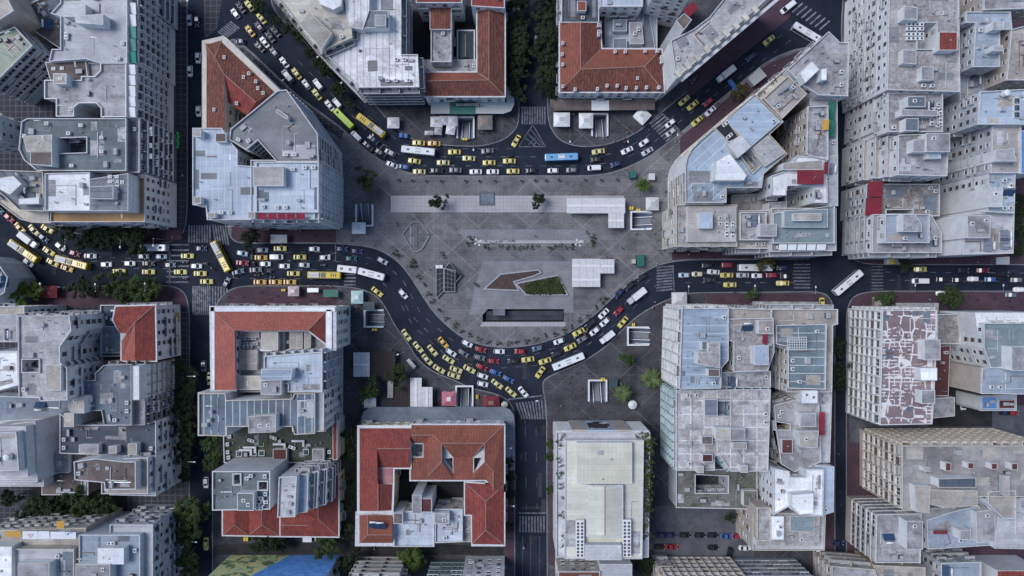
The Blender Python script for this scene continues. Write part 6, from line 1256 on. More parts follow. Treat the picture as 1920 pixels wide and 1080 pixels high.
def mk_taxi():
    L, W = 4.6, 1.82; cab = (-.72, -.4, .12, .46); s = MB(); s.box(-.55, -.3, -.28, .28, 1.47, 1.62)
    return finish('taxi', car_body(L, W, SED, cab, .92, 1.45), car_glass(L, W, cab, .92, 1.45), [(x, y, .31) for x in (-1.32, 1.4) for y in (-.78, .78)], lights(L, W, .76)+[('roof_sign', s, 'kwhite')])
def mk_sedan():
    L, W = 4.45, 1.8; cab = (-.7, -.38, .14, .48)
    return finish('car', car_body(L, W, SED, cab, .92, 1.44), car_glass(L, W, cab, .92, 1.44), [(x, y, .31) for x in (-1.3, 1.35) for y in (-.77, .77)], lights(L, W, .76))
def mk_hatch():
    L, W = 3.95, 1.75; cab = (-.92, -.7, .12, .52)
    return finish('car', car_body(L, W, HAT, cab, .95, 1.5, .82), car_glass(L, W, cab, .95, 1.5, .82), [(x, y, .3) for x in (-1.2, 1.2) for y in (-.75, .75)], lights(L, W, .76))
def mk_van():
    L, W = 5.2, 1.95; cab = (-.98, -.95, .42, .72)
    return finish('van', car_body(L, W, VAN, cab, 1.1, 2.05, .92), car_glass(L, W, cab, 1.1, 2.05, .92), [(x, y, .33) for x in (-1.6, 1.6) for y in (-.82, .82)], lights(L, W, .8))
def rbox(m, x0, x1, y, z0, z1, r=.25, mi=0):
    secs = []
    for x, k in ((x0, .86), (x0+r, 1), (x1-r, 1), (x1, .86)):
        w = y*k; zt = z1-(0 if k == 1 else .12); secs.append([(x, -w, z0), (x, -w, zt-.25), (x, -w*.9, zt), (x, w*.9, zt), (x, w, zt-.25), (x, w, z0)])
    loft(m, secs, mi)
def mk_truck(L=7.2):
    b = MB(); rbox(b, L/2-1.9, L/2, 1.05, .45, 2.2, .35); b.box(-L/2, L/2-1.9, -.9, .9, .45, .75)
    cg = MB(); rbox(cg, -L/2, L/2-2.1, 1.15, .75, 2.95, .1)
    g = {'windscreen': [MB()], 'side_window': [MB(), MB()]}
    g['windscreen'][0].quad((L/2-.02, .85, 1.35), (L/2-.02, -.85, 1.35), (L/2-.3, -.85, 2.22), (L/2-.3, .85, 2.22))
    for i, s in enumerate((-1, 1)): g['side_window'][i].add([(L/2-1.4, s*1.06, 1.3), (L/2-.5, s*1.06, 1.3), (L/2-.6, s*1.06, 1.9), (L/2-1.4, s*1.06, 1.9)], [(0, 1, 2, 3) if s < 0 else (3, 2, 1, 0)])
    return finish('truck', b, g, [(x, y, .48) for x in (-L/2+1.3, L/2-1.3) for y in (-.85, .85)], [('cargo_box', cg, 'kwhite')]+lights(L, 2, .9), WHEELB)
def mk_bus(L=12.0, kind='bus'):
    b = MB(); rbox(b, -L/2, L/2, 1.25, .35, 3.0, .3)
    g = {'windscreen': [MB()], 'side_window': [MB(), MB()], 'rear_window': [MB()]}
    g['windscreen'][0].quad((L/2+.01, 1.0, 1.1), (L/2+.01, -1.0, 1.1), (L/2-.02, -1.0, 2.6), (L/2-.02, 1.0, 2.6))
    g['rear_window'][0].quad((-L/2-.01, -.95, 1.5), (-L/2-.01, .95, 1.5), (-L/2+.01, .95, 2.5), (-L/2+.01, -.95, 2.5))
    for i, s in enumerate((-1, 1)): g['side_window'][i].add([(-L/2+.5, s*1.262, 1.25), (L/2-.5, s*1.262, 1.25), (L/2-.5, s*1.262, 2.45), (-L/2+.5, s*1.262, 2.45)], [(0, 1, 2, 3) if s < 0 else (3, 2, 1, 0)])
    ex = []
    if kind == 'trolley':
        m = MB(); m.box(-L/2+.7, -L/2+4.2, -.85, .85, 3.0, 3.4); ex.append(('equipment_box', m, 'kwhite'))
        m = MB(); m.box(-.9, .5, -.8, .8, 3.0, 3.3); ex.append(('equipment_box', m, 'steeld'))
        for s in (-1, 1): m = MB(); m.cyl((.2, s*.3, 3.35), (-L/2-1.2, s*.3, 4.6), .05, .04, 6); ex.append(('trolley_pole', m, 'steeld'))
        for s in (-1, 1): m = MB(); m.box(-L/2+.5, L/2-.6, s*1.02-.06, s*1.02+.06, 3.0, 3.1); ex.append(('roof_rail', m, 'steeld'))
        for x in (2.6, 3.4, 4.2): m = MB(); m.box(x-.12, x+.12, -.6, .6, 3.0, 3.06); ex.append(('roof_slot', m, 'blk'))
    elif kind == 'coach':
        m = MB(); m.box(L/2-2.4, L/2-1.3, -.45, .45, 3.0, 3.1); ex.append(('roof_hatch', m, 'blk'))
        for x in (-2.5, .5): m = MB(); m.box(x-.8, x+.8, -.03, .03, 3.0, 3.03); ex.append(('roof_seam', m, 'kgrey'))
    else:
        for x in (-L/2*.58, L/2*.6): m = MB(); m.box(x-.45, x+.45, -.32, .32, 3.0, 3.12); ex.append(('roof_hatch', m, 'steeld'))
        for s in (-1, 1):
            for x in (-.6, 0, .6): m = MB(); m.box(x-.24, x+.24, s*.55-.1, s*.55+.1, 3.0, 3.14); ex.append(('roof_vent', m, 'steeld'))
        m = MB(); m.box(-1.1, 1.1, -.85, .85, 3.0, 3.08); ex.append(('roof_unit', m, 'kwhite'))
    return finish({'bus': 'bus', 'trolley': 'trolleybus', 'coach': 'coach'}[kind], b, g, [(x, y, .48) for x in (-L/2+2.4, L/2-2.7) for y in (-1.05, 1.05)], ex+lights(L, 2.4, 1.0), WHEELB)
def mk_artic():
    root = mk_bus(9.3); 
    root.name = 'articulated_bus'
    j = MB(); 
    for i in range(5): j.box(-5.3+.16*i, -5.3+.16*i+.1, -1.1, 1.1, .5, 2.9)
    kid(j.build('bellows', 'steeld', root), root)
    t = Matrix.Translation((-5.25, 0, 0)) @ Matrix.Rotation(R(9), 4, 'Z') @ Matrix.Translation((-3.5, 0, 0))
    b = MB(); rbox(b, -3.4, 3.4, 1.25, .35, 3.0, .2); b.v = [tuple(t @ Vector(v)) for v in b.v]; kid(b.build('rear_section', 'car_white', root), root)
    for x in (-1.9, 1.2): m = MB(); m.box(x-.5, x+.5, -.4, .4, 3.0, 3.12, 0, t); kid(m.build('roof_hatch', 'steeld', root), root)
    return root
def mk_moto():
    m = MB(); secs = [[(x, -w, z0), (x, -w, z1), (x, w, z1), (x, w, z0)] for x, w, z0, z1 in ((-.75, .08, .6, .72), (-.4, .16, .4, .82), (.1, .14, .35, .8), (.35, .2, .45, .95), (.6, .1, .6, .9))]; loft(m, secs)
    root = link('motorcycle', m.mesh('motorcycle', ['car_black'])); root.material_slots[0].link = 'OBJECT'
    for x in (-.62, .66): kid(link('wheel', wheel_mesh(.3, .13), root, (x, 0, .3)), root)
    h = MB(); h.cyl((.5, -.36, 1.02), (.5, .36, 1.02), .025, .025, 6); kid(h.build('handlebar', 'steeld', root), root)
    h = MB(); h.box(-.7, -.05, -.14, .14, .8, .88); kid(h.build('seat', 'rubber', root), root)
    h = MB(); h.box(-.95, -.6, -.19, .19, .88, 1.2); kid(h.build('top_box', 'steeld', root), root)
    return root
VP = {}
VM = {'t': mk_taxi, 'c': mk_sedan, 'h': mk_hatch, 'v': mk_van, 'k': mk_truck, 'b': mk_bus, 'tb': lambda: mk_bus(11.6, 'trolley'), 'o': lambda: mk_bus(11.8, 'coach'), 'a': mk_artic, 'm': mk_moto}
VN = {'t': 'taxi', 'c': 'car', 'h': 'hatchback', 'v': 'van', 'k': 'truck', 'b': 'bus', 'tb': 'trolleybus', 'o': 'coach', 'a': 'articulated bus', 'm': 'motorcycle'}
CN = {'yel': 'yellow', 'yelp': 'pale yellow', 'yelo': 'orange yellow', 'dkred': 'dark red', 'ltblue': 'light blue', 'lime': 'lime green', 'bus_y': 'yellow', 'bus_b': 'light blue', 'slate': 'slate blue'}
VEH = []
def veh(region, s, flip=0):
    for it in s.split(';'):
        a = it.split()
        if not a: continue
        VEH.append(dict(r=region, k=a[0], c=a[1], x=float(a[2]), y=float(a[3]), a=float(a[4])+flip if len(a) > 4 else 0+flip, s=float(a[5]) if len(a) > 5 else 1))
veh('the upper diagonal street', 't yel 468 11 52;t yel 490 34 52;h white 441 25 52;c black 452 14 52;h purple 486 50 52;t yelo 469 58 52;c black 517 59 50;c black 507 69 52;c white 496 79 52;h navy 450 78 0;c black 487 88 45;h grey 514 98 52;c white 533 117 52;t yel 556 138 52;v silver 539 142 50;h white 574 158 52;v white 596 158 52 .85;t yel 594 177 52;c white 618 198 52;v white 632 193 50 .75;o lime 646 224 45 .72;tb bus_y 697 237 37;v white 668 255 45 .85;c navy 700 262 40;c purple 690 274 42', 180)
veh('the curve north of the plaza', 'c black 714 287 35;h silver 731 286 28;c white 735 309 22;h blue 758 313 10;t yel 785 268 3;t yelo 814 269 3;b white 785 284 6 .98;t yel 777 302 9;t yelp 786 322 2;t yel 852 285 0;t yelp 831 305 2;t yelp 879 297 3;c black 819 320 2;c grey 854 319 2;c white 892 322 0;c white 924 322 0;t yel 917 305 0;c grey 914 283 -5;t yel 955 302 0;t yel 962 321 0;t yel 968 264 -60;h black 996 320 0;h white 1037 320 0;b bus_b 1052 296 -2 .97;t yelp 1122 284 -8;h black 1118 299 -4;h grey 1072 319 0;v white 1114 315 -2 .9;h navy 1155 308 -15;c white 1176 282 -25;h white 1208 267 -35;c silver 1214 284 -30;h white 1257 231 -38;h silver 1258 248 -38', 180)
veh('the upper right diagonal street', 't yel 1283 188 -40;t yel 1299 197 -40;h red 1328 191 -38;c white 1332 208 -42;t yel 1307 227 -40;h black 1303 147 -38;k white 1360 140 -38;h navy 1408 107 -38;t yel 1442 75 -38;v white 1477 14 -38 1.1;b white 1511 65 31 .95', 180)
veh('the western avenue', 'h red 17 408 45;h teal -2 392 45;t yelo 37 427 45;t yelp 63 431 48;t yel 88 429 30;k white 56 450 38;tb bus_y 49 471 35;h white 53 492 40;t yel 91 471 32;t yel 98 492 30;t yelo 125 503 20;tb bus_y 139 492 15;h navy 82 446 40;h dkred 140 475 20;h white 113 462 40;c silver 169 480 2;h white 199 496 0;t yel 223 509 0;h white 243 494 0;h grey 269 481 0;c black 278 494 0;t yel 278 510 0;o white 287 465 0 .9;h ltblue 302 481 0;h grey 319 497 0;t yel 351 480 0;h navy 377 466 0;t yel 338 510 0;h white 368 499 0;t yel 375 513 0;t yel 387 528 0;tb bus_y 417 481 63;h ltblue 454 475 10;c red 454 493 4;c slate 446 510 -14;c grey 479 506 -4;h slate 425 530 -65;h silver 492 469 0;t yelo 489 483 0;t yel 525 466 0;v white 519 482 0 .88;h white 497 495 0;h white 533 499 0;t yel 562 482 0;h white 589 467 0;h silver 570 497 2;h white 609 483 0;t yel 550 513 0;t yelo 487 529 0;t yelo 516 529 0;t yelo 543 529 0;tb bus_y 610 516 1;h navy 641 467 0;h navy 669 471 5;h teal 658 485 2')
veh('the curve south of the plaza', 'a white 698 514 15;h silver 717 489 30;t yel 707 547 40;h white 756 551 50;t yelp 762 628 55;t yelp 784 651 50;t yelp 811 657 50;t yelo 831 642 50;h white 876 644 28;h white 846 661 35;h grey 869 662 35;h red 901 655 15;t yelp 801 674 48;t yelp 841 674 32;t yelp 823 692 32;t yelp 855 693 20;t yelp 851 704 18;t yelp 880 692 30;h red 903 688 25;h grey 899 670 15;h red 925 677 5;h white 936 659 2;h white 905 705 20;h white 905 720 12;h blue 929 698 20;h blue 953 711 28;t yelp 932 720 38;t yelp 958 735 42;c white 981 735 50')
veh('the curve south of the plaza', 'h red 975 659 0;h slate 1008 653 -15;h black 962 677 0;t yel 990 674 -8;t yel 1022 677 -18;t yel 1013 698 -55;h white 1048 640 -20;h black 1044 663 -15;t yel 1085 623 -28;h grey 1092 636 -30;t yel 1069 651 -25;b white 1065 677 -22 .98;h white 1115 621 -40;h black 1106 608 -40;c white 1132 588 -45;h white 1134 604 -42;h red 1160 583 -45;t yel 1168 604 -50;k white 1138 632 -38 .8;k silver 1193 555 -38 1.05;h navy 1160 550 -48;h black 1181 535 -38;h black 1204 519 -30', 180)
veh('the eastern avenue', 'h ltblue 1283 516 0;h cream 1308 514 0;h black 1327 498 0;c white 1338 510 5;c black 1331 525 0;h red 1364 497 0;t yel 1363 516 0;t yel 1369 534 0;b white 1414 502 0;c silver 1393 516 0;h white 1420 517 0;h red 1447 516 0;c black 1475 518 0;h navy 1467 502 0;t yel 1468 531 0;b white 1587 530 -40;t yel 1726 505 180;v white 1725 527 0 1.05;h black 1766 524 0;h black 1796 525 0;h white 1825 523 0;h blue 1857 524 0;h black 1806 507 180;c dkred 1843 507 180;h black 1881 513 185;h grey 1906 525 0;h white 1911 543 0;h white 1766 550 0;h slate 1896 553 5', 180)
veh('the left boulevard', 'h silver 355 37 90;h navy 369 40 90;h white 371 108 90;h white 356 133 90;h white 372 208 90;h slate 382 686 90;t yelp 393 710 90;h white 386 905 90;t yel 386 1020 90')
veh('the gap and back lanes', 't yel 1541 570 90;v white 1806 755 90;h navy 1884 774 0;h red 1899 774 0;h navy 1571 1018 0;v white 1532 1039 90 .7;v white 581 1010 0 .9;h silver 1006 73 90 .7')
veh('the parking lot', 'h navy 1242 1003 0;h navy 1258 1003 0;h black 1284 1003 0;h black 1312 1003 0;h black 1336 1003 0;c blue 1362 1005 0;h red 1384 1005 0;h black 1236 1025 0;c red 1259 1025 0;h black 1337 1026 0;c white 1397 1027 0;h black 1368 1036 100')
veh('the western avenue', 'm white 348 492 0;m red 387 494 0;m black 400 505 35;m black 473 472 80;m black 473 484 80;m black 477 496 70;m black 548 489 0;m white 607 497 0;m white 483 516 0;m black 497 513 0;m black 507 509 0;m black 443 520 0;m white 512 520 0;m black 349 522 0')
veh('the curve south of the plaza', 'm black 1110 603 140;m white 1100 620 140;m black 1078 633 150;m red 1097 625 150')
veh('the lower side street', 'm white 702 1027 90;m black 675 905 90;m white 982 1026 90;m white 1005 66 90')
veh('the curve north of the plaza', 'm black 957 293 0;m white 849 311 0;m black 1172 266 150;m black 880 262 0')
def mkpaint(o, key):
    o.material_slots[0].material = M['car_'+key]
seen_lab = {}
def heading(v): return Vector((math.cos(R(v['a'])), math.sin(R(v['a']))))
for v in VEH: v['name'] = f"{CN.get(v['c'], v['c'])} {VN[v['k']]}"
for v in VEH:
    hd = heading(v); best = {}
    for u in VEH:
        if u is v or u['r'] != v['r'] or u['k'] == 'm': continue
        d = Vector((u['x']-v['x'], u['y']-v['y']))
        if d.length > 60: continue
        f, s = d.dot(hd), abs(d.x*hd.y-d.y*hd.x)
        rel = 'behind' if f > 12 and s < 12 else 'ahead of' if f < -12 and s < 12 else 'beside' if abs(f) < 16 and s < 34 else None
        if rel and (rel not in best or d.length < best[rel][0]): best[rel] = (d.length, u['name'])
    bits = [f"{k} {best[k][1]}" for k in ('behind', 'beside', 'ahead of') if k in best]
    v['cands'] = [f"{v['name']} on {v['r']}"]+[f"{v['name']} on {v['r']}, {x}" for x in bits]+[f"{v['name']} on {v['r']}, {x} and {y}" for i, x in enumerate(bits) for y in bits[i+1:]]
from collections import Counter
allc = Counter(c for v in VEH for c in set(v['cands']))
used = set(); rest = []
for v in VEH:
    ok = [c for c in v['cands'] if allc[c] == 1 and len(c.split()) <= 16]
    if ok: v['label'] = ok[0]
    else: rest.append(v)
grp = {}
for v in rest: grp.setdefault((v['name'], v['r']), []).append(v)
for (nm, r), l in grp.items():
    full = sorted([u for u in VEH if u['name'] == nm and u['r'] == r], key=lambda u: (u['x'], u['y']))
    for v in l:
        i = full.index(v)
        v['label'] = f"{nm}, {ORD[i] if i < len(ORD) else str(i+1)+'th'} from the west on {r}"
for v in VEH:
    k = v['k']; loc = P(v['x'], v['y'], 0); loc = Vector((loc.x*(1-.8/H), loc.y*(1-.8/H), .015 if True else 0)); rz = R(-v['a'])
    if v['r'] in ('the gap and back lanes', 'the parking lot') and v['x'] > 1220: loc.z = PZ+.02
    if k not in VP: VP[k] = o = VM[k](); o.location = loc; o.rotation_euler = (0, 0, rz)
    else: o = copy_tree(VP[k], loc, rz); 
    mkpaint(o, v['c'])
    if v['s'] != 1: o.scale = (v['s'], v['s']**.4 if v['s'] < 1 else 1, v['s']**.3)
    tag(o, v['label'], VN[k], ('motorcycles on ' if k == 'm' else 'vehicles on ')+v['r']); v['o'] = o
# yellow food cart
root = empty('food_cart', P(1670, 490, PZ), 'yellow and brown food cart with white cab on the red pavement', 'cart')
for x0, x1, mat, nm in ((-2.6, -1.6, 'kwhite', 'cab'), (-1.55, -.1, 'sign_y', 'counter'), (-.05, 2.4, 'beige', 'cargo_box')): m = MB(); m.box(x0, x1, -1.1, 1.1, .4, 2.3); m.build(nm, mat, root)
for x in (-1.8, 1.5):
    for y in (-.9, .9): link('wheel', WHEEL, root, (x, y, .31))

# ------------------------------------------------------------------ people
def person_mesh(pose, shirt, trousers, hair):
    J = {'pel': (0, 0, .95), 'sp': (0, 0, 1.15), 'ch': (0, 0, 1.36), 'nk': (0, 0, 1.5), 'hd': (.02, 0, 1.6), 'tp': (.01, 0, 1.72)}
    E_ = [('pel', 'sp'), ('sp', 'ch'), ('ch', 'nk'), ('nk', 'hd'), ('hd', 'tp')]; Rr = {'pel': .15, 'sp': .14, 'ch': .165, 'nk': .06, 'hd': .1, 'tp': .075}
    st = {'walk': .28, 'stand': .03, 'ride': 0}[pose]
    for s, n in ((1, 'l'), (-1, 'r')):
        sh = 'sh'+n; J[sh] = (0, s*.2, 1.4)
        if pose == 'ride': el, wr, kn, an, to, hf = (.18, s*.3, 1.2), (.42, s*.3, 1.05), (.38, s*.2, .82), (.1, s*.2, .36), (.3, s*.2, .32), 0
        else: el, wr, kn, an, to = (-.06*s*st*3, s*.27, 1.12), (.05+s*st*.5, s*.27, .88), (.04+s*st*.5, s*.1, .5), (s*st-.02, s*.1, .08), (s*st+.15, s*.1, .05)
        hn = (wr[0]+.07, wr[1], wr[2]-.07)
        J.update({'el'+n: el, 'wr'+n: wr, 'hn'+n: hn, 'hp'+n: (0.0, s*.1, .9), 'kn'+n: kn, 'an'+n: an, 'to'+n: to})
        E_ += [('ch', sh), (sh, 'el'+n), ('el'+n, 'wr'+n), ('wr'+n, 'hn'+n), ('pel', 'hp'+n), ('hp'+n, 'kn'+n), ('kn'+n, 'an'+n), ('an'+n, 'to'+n)]
        Rr.update({sh: .075, 'el'+n: .052, 'wr'+n: .038, 'hn'+n: .04, 'hp'+n: .1, 'kn'+n: .065, 'an'+n: .045, 'to'+n: .045})
        for f in range(5):
            fx = 'f%d%s' % (f, n); o = (.085 if f < 4 else .02, (f-1.5)*.02 if f < 4 else -s*.05, -.07 if f < 4 else -.02); J[fx] = tuple(hn[i]+o[i] for i in range(3)); E_.append(('hn'+n, fx)); Rr[fx] = .01
    names = list(J); me = bpy.data.meshes.new('person'); me.from_pydata([J[k] for k in names], [(names.index(a), names.index(b)) for a, b in E_], [])
    ob = bpy.data.objects.new('person', me); COL.objects.link(ob)
    sk = ob.modifiers.new('Skin', 'SKIN'); 
    for i, k in enumerate(names): me.skin_vertices[0].data[i].radius = (Rr[k], Rr[k]*(1.25 if k in ('pel', 'sp', 'ch') else 1)); me.skin_vertices[0].data[i].use_root = (k == 'pel')
    sb = ob.modifiers.new('Sub', 'SUBSURF'); sb.levels = sb.render_levels = 1
    dg = bpy.context.evaluated_depsgraph_get(); out = bpy.data.meshes.new_from_object(ob.evaluated_get(dg)); bpy.data.objects.remove(ob)
    out.materials.clear()
    for k in ('skin', shirt, trousers, hair, 'rubber'): out.materials.append(M[k])
    for f in out.polygons:
        c = f.center; f.use_smooth = True
        hand = abs(c.y) > .2 and ((pose != 'ride' and c.z < .93) or (pose == 'ride' and c.x > .34 and c.z > .9))
        f.material_index = 3 if c.z > 1.62 or (c.z > 1.54 and c.x < -.02) else 0 if c.z > 1.47 or hand else 1 if c.z > .97 or abs(c.y) > .2 and c.z > .85 else 2 if c.z > .1 or pose == 'ride' and c.z > .4 else 4
    return out
plain('skin', (.4, .24, .17), .6); plain('hair', (.03, .02, .015), .6)
for n_, c_ in dict(dark=(.03, .03, .035), blue=(.05, .09, .2), white=(.6, .6, .6), red=(.35, .04, .05), grey=(.18, .18, .19), brown=(.12, .07, .04), pink=(.5, .25, .28)).items(): plain('cl_'+n_, c_, .8)
PC = [('dark', 'dark'), ('white', 'blue'), ('red', 'dark'), ('grey', 'dark'), ('blue', 'brown'), ('pink', 'grey')]
PM = {(p, i): person_mesh(p, 'cl_'+a, 'cl_'+b, 'hair') for p in ('walk', 'stand') for i, (a, b) in enumerate(PC)}
RM = [person_mesh('ride', 'cl_'+a, 'cl_dark', 'cl_'+h) for a, h in (('dark', 'dark'), ('white', 'white'), ('red', 'dark'))]
pr = random.Random(3); pk = [0]
def people(s, where, z=PZ, pose='walk'):
    n = Counter()
    L = []
    for x, y in pts(s):
        i = pr.choices(range(6), (6, 2, 1.2, 3, 2, .8))[0]; L.append((x, y, i)); n[i] += 1
    for x, y, i in L:
        q = P(x, y, 0); o = link('person', PM[(pose, i)], None, (q.x, q.y, z+.01), pr.uniform(0, 6.28))
        a, b = PC[i]
        tag(o, (f'pedestrian in {a} top and {b} trousers {where}'), 'person', f'pedestrians {where}, {a} tops')
people('560,529 565,531 570,532 575,530 580,533 586,531 592,533 598,531 604,534 610,532 617,534 622,537 612,538 600,537 588,537', 'crowding the bus stop kerb', pose='stand')
people('352,434 338,440 345,446 331,438 326,446 365,430 374,445 372,572 380,560 376,548 388,555 392,575 365,562', 'at the avenue crossing')
people('430,557 455,557 490,548 507,561 520,555 585,563 614,566 620,575 640,560 636,530 660,452 657,450 590,442 616,442 565,434 545,438 470,428', 'on the red avenue pavement')
people('643,300 650,330 648,352 655,372 652,400 709,377 712,355 690,365 660,320 700,460 668,410 678,318 672,300', 'on the pavement west of the plaza')
people('920,455 925,456 930,454 936,454 939,452 954,452 960,451 910,452 962,452', 'sitting area of the bench wall', pose='stand')
people('745,418 746,423 803,440 855,430 780,500 805,505 860,440 1003,443 865,515 1145,483 1155,487 1131,521 1128,534 1137,482', 'on the open plaza')
people('1163,434 1166,465 1190,438 1208,430 1226,437 1234,432 1239,430 1236,470 1238,475 1240,500 1232,450 1245,395 1247,360 1243,410 1248,330 1239,379 1251,300 1230,495', 'on the pavement east of the plaza')
people('1080,700 1071,707 1066,717 1060,728 1090,728 1096,737 1104,700 1127,680 1140,735 1108,715 1190,640 1218,650 1235,642 1210,672 1234,660 1240,588 1238,570 1222,577 1227,566 1245,610 1100,790 1115,780 1045,790 1139,772 1052,760 1070,735', 'on the southeast pavement')
people('652,615 660,610 700,628 703,634 707,654 735,655 665,650 655,690 652,720 668,748 675,770 655,760 660,735 810,700 820,710 825,742 660,785 700,640 722,637 730,640 690,586 661,572 670,575 673,580 668,584', 'on the southwest pavement')
people('705,215 725,222 770,238 790,230 795,245 767,255 930,225 945,235 960,215 922,242 915,250 905,252 899,249 912,247 725,205 940,250 985,225 1000,215', 'on the pavement north of the curve')
people('1040,215 1060,245 1068,262 1075,215 1145,245 1150,265 1160,230 1175,250 1170,215 1180,240 1215,245 1240,200 1010,222 1130,262 1265,267 1275,250 1267,265', 'by the white kiosks')
people('1290,477 1335,483 1382,484 1400,480 1490,490 1500,488 1512,486 1505,492 1600,489 1612,491 1620,490 1660,482 1750,486 1780,490 1830,492 1795,488', 'on the north pavement of the eastern avenue')
people('1350,560 1376,548 1385,562 1440,562 1470,552 1500,565 1520,552 1525,560 1590,555 1610,562 1680,556 1740,562 1815,555 1830,562 1862,560 1880,570 1890,565 1893,575 1840,575', 'on the south pavement of the eastern avenue')
people('1565,800 1562,820 1568,835 1570,850 1572,920 1574,945 1575,700 1590,620 1570,640 1588,650', 'in the gap street')
people('955,830 958,905 953,1010 972,1012 1035,880 1038,935 1035,990 985,790 990,765 1008,770', 'beside the lower side street')
people('1310,225 1345,195 1380,170 1420,160 1340,50 1390,60 1420,30 1430,50 1355,205 1450,125', 'on the red diagonal street pavement')
people('372,260 380,180 345,330 347,390 350,250 361,350 350,180 375,640 360,620 357,660 378,740 365,800 370,950', 'along the left boulevard')
# riders sit on the moving motorcycles
for i, v in enumerate([v for v in VEH if v['k'] == 'm' and v['x'] not in (675, 880)]):
    o = link('person', RM[i % 3], None, v['o'].location+Vector((0, 0, .06)), v['o'].rotation_euler.z); tag(o, f'rider in {("dark", "white", "red")[i % 3]} jacket on the '+v['label'][:v['label'].find(' on ')]+v['label'][v['label'].find(' on '):], 'person', 'motorcycle riders')
    w = o['label'].split()
    if len(w) > 16: o['label'] = ' '.join(['rider']+w[2:4]+['jacket']+w[5:])[:200]; w = o['label'].split()
    if len(w) > 16: o['label'] = ' '.join(w[:16]).rstrip(',')
